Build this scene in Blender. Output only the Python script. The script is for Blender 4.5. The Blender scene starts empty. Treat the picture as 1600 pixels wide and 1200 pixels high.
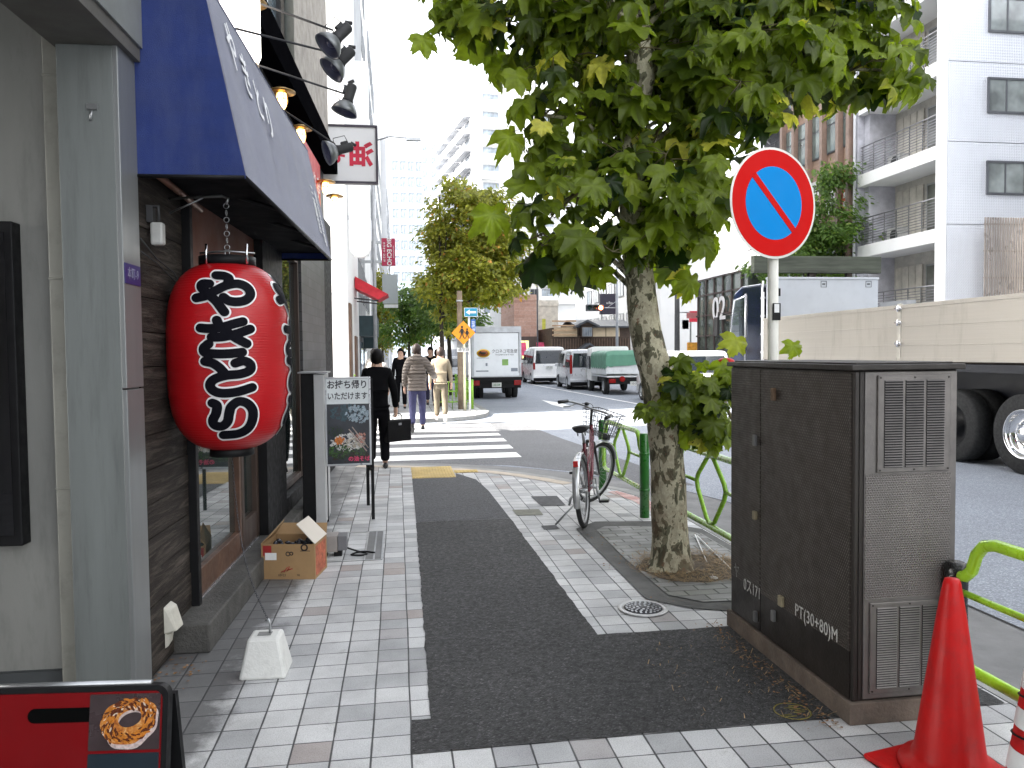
import bpy, math, random
from mathutils import Vector, Matrix, noise
R = random.Random(7)
sc = bpy.context.scene
COL = sc.collection
rad = math.radians
PI = math.pi

# ------------------------------------------------------------------ camera
FPX, EYE = 1205.0, 1.55
YAW, PIT, ROLL = math.atan(178 / FPX), math.atan(48 / FPX), -0.0098
fw = Vector((math.sin(YAW) * math.cos(PIT), math.cos(YAW) * math.cos(PIT), -math.sin(PIT)))
rt0 = Vector((math.cos(YAW), -math.sin(YAW), 0))
up0 = rt0.cross(fw)
rt = rt0 * math.cos(ROLL) + up0 * math.sin(ROLL)
up = up0 * math.cos(ROLL) - rt0 * math.sin(ROLL)
CAMP = Vector((0, 0, EYE))
cd = bpy.data.cameras.new('camera')
cam = bpy.data.objects.new('camera', cd)
COL.objects.link(cam)
cd.sensor_width = 36
cd.lens = 36 * FPX / 1600
cd.clip_start = 0.05
cd.clip_end = 3000
m3 = Matrix((rt, up, -fw)).transposed()
cam.matrix_world = Matrix.Translation(CAMP) @ m3.to_4x4()
sc.camera = cam

# ------------------------------------------------------------------ light
SUN_EL = rad(38)
to_sun = Vector((-0.98, -0.20, 0)).normalized() * math.cos(SUN_EL) + Vector((0, 0, math.sin(SUN_EL)))
sl = bpy.data.lights.new('sun', 'SUN')
sl.energy = 4.2
sl.angle = rad(0.5)
sl.color = (1.0, 0.95, 0.87)
so = bpy.data.objects.new('sun', sl)
COL.objects.link(so)
so.rotation_euler = to_sun.to_track_quat('Z', 'Y').to_euler()
w = bpy.data.worlds.new('World')
sc.world = w
w.use_nodes = True
nt = w.node_tree
bg = nt.nodes['Background']
sky = nt.nodes.new('ShaderNodeTexSky')
sky.sky_type = 'NISHITA'
sky.sun_disc = False
sky.sun_elevation = SUN_EL
sky.sun_rotation = math.atan2(to_sun.x, to_sun.y)
sky.dust_density = 3.0
sky.air_density = 1.0
sky.ozone_density = 1.0
hs = nt.nodes.new('ShaderNodeHueSaturation')
hs.inputs['Saturation'].default_value = 0.19
nt.links.new(sky.outputs[0], hs.inputs['Color'])
nt.links.new(hs.outputs[0], bg.inputs[0])
bg.inputs[1].default_value = 0.15
sc.view_settings.view_transform = 'Standard'
sc.view_settings.look = 'None'
sc.view_settings.exposure = 2.62
sc.view_settings.gamma = 1
sc.cycles.max_bounces = 8
sc.cycles.diffuse_bounces = 4
sc.cycles.transparent_max_bounces = 12

# ------------------------------------------------------------------ measuring helpers: a photo pixel -> a place in the street
def ray(x, y):
    return fw + rt * ((x - 800) / FPX) - up * ((y - 600) / FPX)
def atZ(x, y, z=0.0):
    d = ray(x, y); return CAMP + d * ((z - EYE) / d.z)
def atX(x, y, X):
    d = ray(x, y); return CAMP + d * (X / d.x)
def atY(x, y, Y):
    d = ray(x, y); return CAMP + d * (Y / d.y)

# frame of the left-hand shop fronts: they stand 2.3 degrees off the street axis
LM = Matrix.Translation((-1.0, 4.0, 0)) @ Matrix.Rotation(-math.atan(0.04), 4, 'Z')
LI = LM.inverted()
def atL(x, y, a):
    """pixel on the plane standing a metres in front of the shop line -> local (a, t, z)"""
    o = LI @ CAMP; d = LI.to_3x3() @ ray(x, y)
    return o + d * ((a - o.x) / d.x)
def atLt(x, y, t):
    o = LI @ CAMP; d = LI.to_3x3() @ ray(x, y)
    return o + d * ((t - o.y) / d.y)

# ------------------------------------------------------------------ object helpers
def link(o, parent=None):
    COL.objects.link(o)
    if parent is not None: o.parent = parent
    return o
def tag(o, label=None, cat=None, group=None, kind=None):
    if label: o['label'] = label
    if cat: o['category'] = cat
    if group: o['group'] = group
    if kind: o['kind'] = kind
    return o
def thing(name, label, cat, loc=(0, 0, 0), rz=0.0, group=None):
    o = bpy.data.objects.new(name, None)
    o.empty_display_size = 0.2
    o.location = loc; o.rotation_euler = (0, 0, rz)
    link(o); return tag(o, label, cat, group)
def kids(o): return [c for c in COL.objects if c.parent == o]
def dup(o, loc=None, rz=None, label=None, group=None, parent=None):
    c = o.copy(); link(c)
    c.parent = parent
    if loc is not None: c.location = loc
    if rz is not None: c.rotation_euler = (0, 0, rz)
    if label: c['label'] = label
    if group: c['group'] = group
    for k in kids(o): dup(k, parent=c)
    return c

def basis(o, x, y):
    x = Vector(x).normalized(); y = Vector(y).normalized(); z = x.cross(y)
    m = Matrix((x, y, z)).transposed().to_4x4(); m.translation = Vector(o); return m

class MB:
    def __init__(s): s.v = []; s.f = []; s.m = []; s.s = []
    def add(s, vs, fs, mi=0, sm=False, M=None):
        b = len(s.v)
        s.v += [tuple(M @ Vector(v)) if M is not None else tuple(v) for v in vs]
        for f in fs:
            s.f.append([b + i for i in f]); s.m.append(mi); s.s.append(sm)
        return s
    def box(s, a, b, mi=0, M=None):
        x0, y0, z0 = a; x1, y1, z1 = b
        if x0 > x1: x0, x1 = x1, x0
        if y0 > y1: y0, y1 = y1, y0
        if z0 > z1: z0, z1 = z1, z0
        v = [(x0, y0, z0), (x1, y0, z0), (x1, y1, z0), (x0, y1, z0), (x0, y0, z1), (x1, y0, z1), (x1, y1, z1), (x0, y1, z1)]
        return s.add(v, [(0, 3, 2, 1), (4, 5, 6, 7), (0, 1, 5, 4), (1, 2, 6, 5), (2, 3, 7, 6), (3, 0, 4, 7)], mi, False, M)
    def ob(s, c, size, mi=0, M=None, rot=None):
        T = Matrix.Translation(c)
        if rot is not None: T = T @ rot
        if M is not None: T = M @ T
        h = [q / 2 for q in size]
        return s.box((-h[0], -h[1], -h[2]), (h[0], h[1], h[2]), mi, T)
    def loft(s, rings, mi=0, sm=True, cap=True, closed=True, M=None):
        n = len(rings[0]); v = [p for r in rings for p in r]; f = []
        for i in range(len(rings) - 1):
            for j in range(n if closed else n - 1):
                k = (j + 1) % n
                f.append((i * n + j, i * n + k, (i + 1) * n + k, (i + 1) * n + j))
        s.add(v, f, mi, sm, M)
        if cap and closed:
            b = len(s.v) - len(v)
            s.f.append([b + j for j in reversed(range(n))]); s.m.append(mi); s.s.append(False)
            s.f.append([b + (len(rings) - 1) * n + j for j in range(n)]); s.m.append(mi); s.s.append(False)
        return s
    def tube(s, pts, r, n=10, mi=0, cap=True, M=None, flat=1.0):
        pts = [Vector(p) for p in pts]; N = len(pts)
        rr = r if isinstance(r, (list, tuple)) else [r] * N
        t = [(pts[min(i + 1, N - 1)] - pts[max(i - 1, 0)]).normalized() for i in range(N)]
        a = Vector((0, 0, 1)) if abs(t[0].z) < 0.9 else Vector((1, 0, 0))
        nn = (a - t[0] * a.dot(t[0])).normalized(); rings = []
        for i in range(N):
            nn = (nn - t[i] * nn.dot(t[i])).normalized(); bb = t[i].cross(nn)
            rings.append([pts[i] + nn * (math.cos(q) * rr[i]) + bb * (math.sin(q) * rr[i] * flat)
                          for q in (2 * PI * j / n for j in range(n))])
        return s.loft(rings, mi, True, cap, True, M)
    def cyl(s, p0, p1, r, n=16, mi=0, r1=None, M=None):
        return s.tube([p0, p1], [r, r if r1 is None else r1], n, mi, True, M)
    def lathe(s, prof, n=24, mi=0, M=None, sm=True, cap=True):
        return s.loft([[(r * math.cos(2 * PI * j / n), r * math.sin(2 * PI * j / n), z) for j in range(n)] for r, z in prof], mi, sm, cap, True, M)
    def sphere(s, c, r, nu=14, nv=8, mi=0, M=None):
        if not isinstance(r, (list, tuple)): r = (r, r, r)
        rings = [[(c[0] + r[0] * math.sin(a) * math.cos(2 * PI * j / nu), c[1] + r[1] * math.sin(a) * math.sin(2 * PI * j / nu), c[2] - r[2] * math.cos(a)) for j in range(nu)]
                 for a in (PI * (i + 0.03) / (nv + 0.06) for i in range(nv + 1))]
        return s.loft(rings, mi, True, True, True, M)
    def prism(s, poly, vec, mi=0, M=None):
        """poly: list of 3D points (planar), extruded along vec"""
        n = len(poly); a = [Vector(p) for p in poly]; b = [p + Vector(vec) for p in a]
        f = [tuple(reversed(range(n))), tuple(range(n, 2 * n))] + [(i, (i + 1) % n, n + (i + 1) % n, n + i) for i in range(n)]
        return s.add(a + b, f, mi, False, M)
    def torus(s, c, R0, r, ax=(1, 0, 0), n=32, k=8, mi=0, M=None, flat=1.0):
        ax = Vector(ax).normalized()
        e = Vector((0, 0, 1)) if abs(ax.z) < 0.9 else Vector((1, 0, 0))
        e = (e - ax * e.dot(ax)).normalized(); g = ax.cross(e); v = []; f = []
        for i in range(n):
            d = e * math.cos(2 * PI * i / n) + g * math.sin(2 * PI * i / n)
            for j in range(k):
                q = 2 * PI * j / k
                v.append(Vector(c) + d * (R0 + r * math.cos(q)) + ax * (r * flat * math.sin(q)))
        for i in range(n):
            for j in range(k):
                f.append((i * k + j, i * k + (j + 1) % k, ((i + 1) % n) * k + (j + 1) % k, ((i + 1) % n) * k + j))
        return s.add(v, f, mi, True, M)
    def build(s, name, mats, parent=None, bevel=0, M=None, world=False, fixn=False):
        me = bpy.data.meshes.new(name)
        me.from_pydata(s.v, [], s.f)
        if not isinstance(mats, (list, tuple)): mats = [mats]
        for m in mats: me.materials.append(m)
        me.polygons.foreach_set('material_index', s.m)
        me.polygons.foreach_set('use_smooth', s.s)
        if M is not None: me.transform(M)
        if world and parent is not None:
            me.transform((Matrix.Translation(parent.location) @ parent.rotation_euler.to_matrix().to_4x4()).inverted())
        if fixn:
            import bmesh
            bm = bmesh.new(); bm.from_mesh(me); bmesh.ops.recalc_face_normals(bm, faces=bm.faces); bm.to_mesh(me); bm.free()
        me.update()
        o = bpy.data.objects.new(name, me); link(o, parent)
        if bevel:
            b = o.modifiers.new('bevel', 'BEVEL'); b.width = bevel; b.segments = 2; b.limit_method = 'ANGLE'; b.angle_limit = rad(40)
            b.harden_normals = False
        return o

def text(name, body, size, mat, parent, M, thick=0.001, offset=0.0, align='CENTER', sx=1.0, world=False, space=1.0):
    c = bpy.data.curves.new(name, 'FONT'); c.body = body; c.size = size; c.extrude = thick; c.offset = offset
    c.align_x = align; c.align_y = 'CENTER'; c.resolution_u = 4; c.space_character = space
    o = bpy.data.objects.new(name, c); COL.objects.link(o)
    dg = bpy.context.evaluated_depsgraph_get()
    me = bpy.data.meshes.new_from_object(o.evaluated_get(dg))
    COL.objects.unlink(o); bpy.data.objects.remove(o)
    me.transform(M @ Matrix.Diagonal((sx, 1, 1, 1)))
    if world and parent is not None:
        me.transform((Matrix.Translation(parent.location) @ parent.rotation_euler.to_matrix().to_4x4()).inverted())
    me.materials.clear(); me.materials.append(mat); me.name = name
    q = bpy.data.objects.new(name, me); link(q, parent); return q

# ------------------------------------------------------------------ materials
MATS = {}
class NT:
    def __init__(s, name):
        s.mat = bpy.data.materials.new(name); s.mat.use_nodes = True; s.t = s.mat.node_tree
        s.b = s.t.nodes['Principled BSDF']; s.out = s.t.nodes['Material Output']
        s.tc = s.t.nodes.new('ShaderNodeTexCoord')
    def n(s, typ, **kw):
        q = s.t.nodes.new(typ)
        for k, v in kw.items(): setattr(q, k, v)
        return q
    def l(s, a, b): s.t.links.new(a, b)
    def coord(s, scale=(1, 1, 1), which='Object', rot=(0, 0, 0)):
        m = s.n('ShaderNodeMapping'); s.l(s.tc.outputs[which], m.inputs[0]); m.inputs['Scale'].default_value = scale
        m.inputs['Rotation'].default_value = rot
        return m.outputs[0]
    def noise(s, scale, detail=4, rough=0.55, vec=None, dist=0):
        q = s.n('ShaderNodeTexNoise'); q.inputs['Scale'].default_value = scale; q.inputs['Detail'].default_value = detail
        q.inputs['Roughness'].default_value = rough; q.inputs['Distortion'].default_value = dist
        s.l(vec if vec is not None else s.tc.outputs['Object'], q.inputs['Vector']); return q.outputs['Fac']
    def ramp(s, fac, stops, interp='LINEAR'):
        q = s.n('ShaderNodeValToRGB'); s.l(fac, q.inputs[0]); q.color_ramp.interpolation = interp
        e = q.color_ramp.elements
        while len(e) < len(stops): e.new(0.5)
        for i, (p, c) in enumerate(stops):
            e[i].position = p; e[i].color = (c, c, c, 1) if isinstance(c, (int, float)) else (*c, 1)
        return q.outputs[0]
    def math(s, op, a, b=None, c=None):
        q = s.n('ShaderNodeMath', operation=op)
        for i, x in enumerate((a, b, c)):
            if x is None: continue
            if isinstance(x, (int, float)): q.inputs[i].default_value = x
            else: s.l(x, q.inputs[i])
        return q.outputs[0]
    def mix(s, fac, a, b, typ='MIX'):
        q = s.n('ShaderNodeMix', data_type='RGBA', blend_type=typ)
        for i, x in ((0, fac), (6, a), (7, b)):
            if isinstance(x, (int, float)): q.inputs[i].default_value = x if i == 0 else (x, x, x, 1)
            elif isinstance(x, tuple): q.inputs[i].default_value = (*x, 1)
            else: s.l(x, q.inputs[i])
        return q.outputs[2]
    def bump(s, h, strength=0.3, dist=0.01):
        q = s.n('ShaderNodeBump'); q.inputs['Strength'].default_value = strength; q.inputs['Distance'].default_value = dist
        s.l(h, q.inputs['Height']); s.l(q.outputs[0], s.b.inputs['Normal']); return q
    def base(s, c):
        if isinstance(c, tuple): s.b.inputs['Base Color'].default_value = (*c, 1)
        else: s.l(c, s.b.inputs['Base Color'])
    def set(s, rough=0.6, metal=0.0, spec=None):
        if isinstance(rough, (int, float)): s.b.inputs['Roughness'].default_value = rough
        else: s.l(rough, s.b.inputs['Roughness'])
        s.b.inputs['Metallic'].default_value = metal
        if spec is not None: s.b.inputs['Specular IOR Level'].default_value = spec
        return s.mat

def mat(name, col, rough=0.6, metal=0.0, var=0.25, scale=3.0, bump=0.0, bscale=60.0, dirt=0.0, stretch=(1, 1, 1), spec=None, coat=0):
    if name in MATS: return MATS[name]
    n = NT(name)
    v = n.coord(stretch)
    f = n.noise(scale, 5, 0.6, v)
    lo = tuple(c * (1 - var) for c in col); hi = tuple(min(1, c * (1 + var * 0.6)) for c in col)
    c = n.ramp(f, [(0.3, lo), (0.7, hi)])
    if dirt:
        g = n.noise(scale * 3.1, 8, 0.7, v)
        c = n.mix(n.ramp(g, [(0.5, 0.0), (0.72, dirt)]), c, tuple(q * 0.35 + 0.02 for q in col))
    n.base(c)
    if bump: n.bump(n.noise(bscale, 3, 0.6, v), bump, 0.01)
    r = n.ramp(n.noise(scale * 2.3, 4, 0.6, v), [(0.3, max(0.02, rough * 0.8)), (0.7, min(1, rough * 1.2))])
    MATS[name] = n.set(r, metal, spec)
    if coat: n.b.inputs['Coat Weight'].default_value = coat; n.b.inputs['Coat Roughness'].default_value = 0.08
    return MATS[name]
def glow(name, col, strength):
    if name in MATS: return MATS[name]
    n = NT(name); n.base(tuple(min(1, c) for c in col)); n.b.inputs['Emission Color'].default_value = (*col, 1); n.b.inputs['Emission Strength'].default_value = strength
    MATS[name] = n.set(0.4); return MATS[name]
def glass(name, col=(0.03, 0.035, 0.04), rough=0.03, alpha=1.0):
    if name in MATS: return MATS[name]
    n = NT(name)
    f = n.noise(0.9, 3)
    n.base(n.ramp(f, [(0.35, tuple(c * 0.6 for c in col)), (0.65, tuple(c * 1.5 for c in col))]))
    n.set(rough, 0.0, 0.9); n.b.inputs['Alpha'].default_value = alpha
    n.b.inputs['Coat Weight'].default_value = 0.6; n.b.inputs['Coat Roughness'].default_value = 0.02
    MATS[name] = n.mat; return n.mat

def tiles(name, size=0.155, x0=0.03, y0=2.96, jw=0.030, stops=None, joint=(0.035, 0.036, 0.038), colw=1.0, bias=0.0, stagger=0.0):
    n = NT(name)
    sp = n.n('ShaderNodeSeparateXYZ'); n.l(n.tc.outputs['Object'], sp.inputs[0])
    wob = n.math('MULTIPLY', n.math('SUBTRACT', n.noise(1.3, 2), 0.5), 0.012)
    v = n.math('DIVIDE', n.math('ADD', n.math('SUBTRACT', sp.outputs[1], y0), wob), size)
    vi = n.math('FLOOR', v); vf = n.math('FRACT', v)
    u = n.math('DIVIDE', n.math('ADD', n.math('SUBTRACT', sp.outputs[0], x0), wob), size * colw)
    if stagger: u = n.math('ADD', u, n.math('MULTIPLY', n.math('MODULO', n.math('ABSOLUTE', vi), 2.0), stagger))
    ui = n.math('FLOOR', u); uf = n.math('FRACT', u)
    du = n.math('MINIMUM', uf, n.math('SUBTRACT', 1.0, uf)); dv = n.math('MINIMUM', vf, n.math('SUBTRACT', 1.0, vf))
    if colw != 1.0: du = n.math('MULTIPLY', du, colw)
    d = n.math('MINIMUM', du, n.math('MULTIPLY', dv, 1.25))
    jn = n.math('ADD', jw, n.math('MULTIPLY', n.math('SUBTRACT', n.noise(9.0, 3), 0.5), jw * 1.1))
    mask = n.math('SMOOTH_MIN', n.math('DIVIDE', d, jn), 1.0, 0.25)
    mask = n.math('POWER', mask, 4.0)
    cb = n.n('ShaderNodeCombineXYZ'); n.l(ui, cb.inputs[0]); n.l(vi, cb.inputs[1])
    wn = n.n('ShaderNodeTexWhiteNoise', noise_dimensions='2D'); n.l(cb.outputs[0], wn.inputs['Vector'])
    c = n.ramp(wn.outputs['Value'], stops or [(0.0, (0.38, 0.385, 0.39)), (0.25, (0.52, 0.525, 0.53)), (0.55, (0.66, 0.66, 0.655)), (0.80, (0.58, 0.58, 0.575)), (0.94, (0.42, 0.42, 0.43)), (1.0, (0.40, 0.34, 0.31))], 'LINEAR')
    speck = n.ramp(n.noise(190, 2, 0.7), [(0.36, 0.74), (0.52, 1.0), (0.66, 1.06)])
    c = n.mix(1.0, c, speck, 'MULTIPLY')
    grime = n.ramp(n.noise(1.1, 8, 0.68), [(0.38, 0.72), (0.60, 1.0)])
    c = n.mix(1.0, c, grime, 'MULTIPLY')
    spots = n.ramp(n.noise(7.5, 6, 0.75), [(0.60, 0.0), (0.74, 0.6)])
    c = n.mix(spots, c, (0.20, 0.19, 0.175))
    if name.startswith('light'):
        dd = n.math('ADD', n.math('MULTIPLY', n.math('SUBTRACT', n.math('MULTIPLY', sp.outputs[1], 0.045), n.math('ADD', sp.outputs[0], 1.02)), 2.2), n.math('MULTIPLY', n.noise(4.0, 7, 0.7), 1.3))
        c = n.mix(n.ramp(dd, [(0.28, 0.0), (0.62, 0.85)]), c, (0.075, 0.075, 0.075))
    c = n.mix(mask, joint, c)
    n.base(c)
    h = n.math('ADD', n.math('MULTIPLY', mask, 0.6), n.math('MULTIPLY', n.noise(150, 3, 0.7), 0.25))
    h = n.math('ADD', h, n.math('MULTIPLY', wn.outputs['Value'], 0.12))
    n.bump(h, 0.5, 0.004)
    n.set(n.ramp(n.noise(5, 5), [(0.3, 0.42), (0.7, 0.75)]), 0, 0.5)
    return n.mat

def asphalt(name, dark=(0.030, 0.030, 0.032), light=(0.075, 0.075, 0.078), agg=150, patch=0.35, peak=3.2):
    n = NT(name)
    vo = n.n('ShaderNodeTexVoronoi'); vo.inputs['Scale'].default_value = agg; n.l(n.tc.outputs['Object'], vo.inputs['Vector'])
    sp = n.n('ShaderNodeSeparateColor'); n.l(vo.outputs['Color'], sp.inputs[0])
    c = n.ramp(sp.outputs[0], [(0.0, dark), (0.6, light), (0.93, tuple(q * 1.5 for q in light)), (1.0, tuple(q * peak for q in light))])
    f = n.noise(0.8, 7, 0.65)
    c = n.mix(1.0, c, n.ramp(f, [(0.3, 1 - patch), (0.7, 1 + patch * 0.5)]), 'MULTIPLY')
    g = n.noise(3.5, 7, 0.7)
    c = n.mix(n.ramp(g, [(0.58, 0.0), (0.8, 0.5)]), c, tuple(q * 1.9 for q in light))
    n.base(c)
    n.bump(n.math('SUBTRACT', 1.0, vo.outputs['Distance']), 0.55, 0.006)
    n.set(n.ramp(n.noise(30, 3), [(0.3, 0.6), (0.7, 0.9)]), 0, 0.45)
    return n.mat
# ------------------------------------------------------------------ shared materials
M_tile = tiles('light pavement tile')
M_tile2 = tiles('far pavement tile', size=0.3, x0=0, y0=18)
M_pav = tiles('tree pit paver', size=0.10, x0=0, y0=0, jw=0.07, colw=2.0, stagger=0.5, joint=(0.035, 0.04, 0.028),
              stops=[(0.0, (0.17, 0.17, 0.16)), (0.5, (0.26, 0.26, 0.25)), (1.0, (0.20, 0.205, 0.18))])
M_asph = asphalt('sidewalk asphalt', (0.017, 0.017, 0.0175), (0.037, 0.037, 0.0375), 130, 0.45)
M_asph2 = asphalt('smooth asphalt patch', (0.045, 0.046, 0.05), (0.06, 0.061, 0.066), 220, 0.15)
M_road = asphalt('road asphalt', (0.19, 0.207, 0.24), (0.24, 0.26, 0.295), 110, 0.12, 1.7)
M_conc = mat('kerb concrete', (0.30, 0.30, 0.29), 0.85, var=0.3, scale=2.5, bump=0.4, bscale=120, dirt=0.5)
M_gut = mat('gutter concrete', (0.19, 0.19, 0.19), 0.85, var=0.2, scale=2, bump=0.4, bscale=150, dirt=0.3)
M_paint = mat('road paint', (0.80, 0.80, 0.79), 0.6, var=0.1, scale=6, bump=0.2, dirt=0.35)
M_steel = mat('galvanised steel', (0.42, 0.43, 0.44), 0.35, 0.9, var=0.2, scale=8)
M_black = mat('black paint', (0.007, 0.007, 0.008), 0.55, var=0.3, scale=8, spec=0.22)
M_rub = mat('tyre rubber', (0.018, 0.018, 0.018), 0.8, var=0.3, scale=12)
M_white = mat('white paint', (0.78, 0.78, 0.77), 0.4, var=0.06, scale=4, dirt=0.15)
M_chrome = mat('chrome', (0.85, 0.85, 0.86), 0.08, 1.0, var=0.05)
M_green = mat('green rail paint', (0.25, 0.50, 0.03), 0.28, var=0.2, scale=9, dirt=0.3, coat=0.4)
M_postg = mat('dark green post paint', (0.016, 0.15, 0.012), 0.3, var=0.2, scale=6, dirt=0.25, coat=0.4)
M_red = mat('red plastic', (0.50, 0.004, 0.004), 0.45, var=0.18, scale=4, dirt=0.4, spec=0.3, bump=0.15, bscale=25)
M_dark = mat('dark rubber grey', (0.03, 0.03, 0.032), 0.7, var=0.2)

def sheet(name, poly, z, m, kind='structure', drop=0.0, parent=None):
    mb = MB(); n = len(poly)
    if drop: mb.prism([(p[0], p[1], z - drop) for p in poly], (0, 0, drop))
    else: mb.add([(p[0], p[1], z) for p in poly], [tuple(range(n))])
    o = mb.build(name, m, parent)
    if kind: o['kind'] = kind
    return o

# ------------------------------------------------------------------ ground
RZ = -0.10
sheet('road', [(-1500, -1500), (1500, -1500), (1500, 1500), (-1500, 1500)], RZ, M_road)
def P(*a): p = atZ(*a); return (p.x, p.y)
edge = [(2.62, -8), (2.62, 7.2), (2.58, 7.75), (2.42, 8.35), P(896, 755), P(855, 747.5), P(813, 741), P(770, 736), P(720, 732), P(640, 728), P(560, 727.5), (-1.6, 11.05), (-6, 11.2), (-40, 11.4)]
walk = sheet('sidewalk', [(-40, -8)] + edge, 0.0, M_tile, drop=0.09)
# kerb stone and sloping gutter that follow the edge
def offs(pts, d):
    out = []
    for i, p in enumerate(pts):
        a = Vector(pts[max(i - 1, 0)]); b = Vector(pts[min(i + 1, len(pts) - 1)]); t = (b - a).normalized()
        out.append((p[0] + t.y * d, p[1] - t.x * d))
    return out
def band(name, pts, prof, m):
    mb = MB(); rows = [[(x, y, z) for x, y in offs(pts, d)] for d, z in prof]; n = len(pts)
    v = [p for r in rows for p in r]
    f = [(i * n + j, (i + 1) * n + j, (i + 1) * n + j + 1, i * n + j + 1) for i in range(len(rows) - 1) for j in range(n - 1)]
    mb.add(v, f)
    o = mb.build(name, m); o['kind'] = 'structure'; return o
band('kerb', edge, [(0.0, -0.09), (0.003, 0.003), (0.15, 0.0), (0.155, -0.035), (0.16, -0.06)], M_conc)
band('gutter', edge, [(0.16, -0.058), (0.5, -0.075), (0.95, -0.093), (0.96, -0.12)], M_gut)
band('gutter_seam', edge, [(0.955, -0.092), (0.985, -0.0935)], M_black)
# asphalt strip laid in the tiled pavement
def ragged(poly, amp=0.004, step=0.035):
    out = []
    for i, a in enumerate(poly):
        b = poly[(i + 1) % len(poly)]; d = Vector((b[0] - a[0], b[1] - a[1])); n = max(1, int(d.length / step))
        for k in range(n):
            u = k / n; j = amp * noise.noise(Vector((a[0] + d.x * u, a[1] + d.y * u, 3.3)) * 9) * 2 + R.uniform(-amp, amp) * 0.5
            out.append((a[0] + d.x * u - d.y / d.length * j, a[1] + d.y * u + d.x / d.length * j))
    return out
sheet('asphalt_strip', ragged([(0.03, 2.96), (2.6, 2.96), (2.6, 4.06), (1.06, 4.06), (1.02, 7.1), (0.145, 7.1), (0.115, 3.235), (0.03, 3.235)]), 0.004, M_asph)
sheet('asphalt_patch', [(0.145, 7.104), (1.02, 7.104), (0.99, 8.6), (0.93, 9.4), (0.72, 9.95), (0.70, 9.62), (0.155, 9.62)], 0.004, M_asph2)
M_yel = mat('yellow tactile paving', (0.55, 0.40, 0.14), 0.7, var=0.25, scale=3, dirt=0.4)
mb = MB(); mb.box((0.155, 9.63, 0.003), (0.70, 10.58, 0.006))
for i in range(14): mb.box((0.17 + i * 0.038, 9.66, 0.005), (0.188 + i * 0.038, 10.55, 0.011))
mb.box((0.71, 9.98, 0.003), (1.02, 10.2, 0.006)); 
for i in range(6): mb.box((0.73 + i * 0.05, 10.0, 0.005), (0.75 + i * 0.05, 10.18, 0.011))
o = mb.build('tactile_paving', M_yel); o['kind'] = 'structure'
M_beige = mat('worn beige paving', (0.50, 0.43, 0.35), 0.75, var=0.2, scale=6, dirt=0.4)
bp = offs(edge[4:11], -0.17); sheet('beige_paving', edge[4:11] + bp[::-1], 0.004, M_beige)
M_pink = tiles('red painted kerb tile', jw=0.03, stops=[(0, (0.52, 0.24, 0.21)), (0.5, (0.58, 0.34, 0.30)), (1, (0.55, 0.42, 0.38))])
sheet('red_kerb_tiles', [(2.42, 6.9), (2.6, 6.95), (2.56, 7.75), (2.40, 8.3), (2.28, 8.25), (2.40, 7.7)], 0.004, M_pink)
M_dt = mat('dark paver', (0.075, 0.075, 0.078), 0.8, var=0.2, scale=9); M_gt = mat('greenish paver', (0.20, 0.20, 0.16), 0.8, var=0.2, scale=9)
for i, (a, m) in enumerate([([(829, 776), (870, 775), (884, 790), (846, 791)], M_dt), ([(800, 797), (842, 796), (849, 805), (808, 806)], M_gt), ([(845, 822), (868, 821), (875, 827), (850, 828)], M_dt)]):
    sheet('repair_paver', [P(*q) for q in a], 0.004, m)
# tree pit
pit_o = [P(900, 827), P(929, 816), P(1018, 815), (2.60, 6.35), (2.60, 4.02)] + [P(1143, 956), P(1077, 951), P(1009, 937)]
pit_i = [P(932, 830), P(945, 824), P(1018, 824), (2.52, 6.18), (2.52, 4.25)] + [P(1143, 941), P(1099, 943), P(1044, 932), P(976, 874)]
M_pitc = mat('tree pit concrete', (0.11, 0.11, 0.105), 0.9, var=0.3, scale=3, bump=0.4, dirt=0.3)
sheet('pit_border', pit_o, 0.006, M_pitc)
sheet('pit_paving', pit_i, 0.011, M_pav)
M_soil = mat('dry soil', (0.10, 0.075, 0.05), 0.95, var=0.5, scale=20, bump=0.9, bscale=50)
mb = MB(); ring = []
cx, cy = 2.04, 5.22
for rr, zz in ((0.46, 0.012), (0.4, 0.018), (0.25, 0.024), (0.02, 0.028)):
    ring.append([(cx + rr * (1 + 0.16 * noise.noise(Vector((math.cos(a) * 2, math.sin(a) * 2, rr)))) * math.cos(a) * 0.80, cy + rr * 0.8 * math.sin(a) * (1 + 0.16 * noise.noise(Vector((math.cos(a) * 2, math.sin(a) * 2, 5 + rr)))), zz) for a in (2 * PI * j / 28 for j in range(28))])
mb.loft(ring, 0, True, False); o = mb.build('soil', M_soil); o['kind'] = 'structure'

# litter: dry straw, twigs and fallen leaf scraps
M_straw = mat('dry straw', (0.30, 0.21, 0.11), 0.9, var=0.5, scale=30); M_lit = mat('dead leaf', (0.24, 0.13, 0.06), 0.9, var=0.5, scale=20)
mb = MB()
def straw(x, y, L, z=0.012, mi=0):
    a = R.uniform(0, 2 * PI); dx, dy = math.cos(a) * L, math.sin(a) * L; wv = R.uniform(0.0012, 0.0022); h = R.uniform(0, 0.02)
    mb.add([(x - dy / L * wv, y + dx / L * wv, z), (x + dy / L * wv, y - dx / L * wv, z), (x + dx + dy / L * wv, y + dy - dx / L * wv, z + h), (x + dx - dy / L * wv, y + dy + dx / L * wv, z + h)], [(0, 1, 2, 3)], mi)
for i in range(1500):
    a = R.uniform(0, 2 * PI); r0 = 0.44 * math.sqrt(R.uniform(0.10, 1))
    straw(cx + r0 * math.cos(a) * 0.95, cy + r0 * math.sin(a), R.uniform(0.02, 0.09), 0.026)
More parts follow.
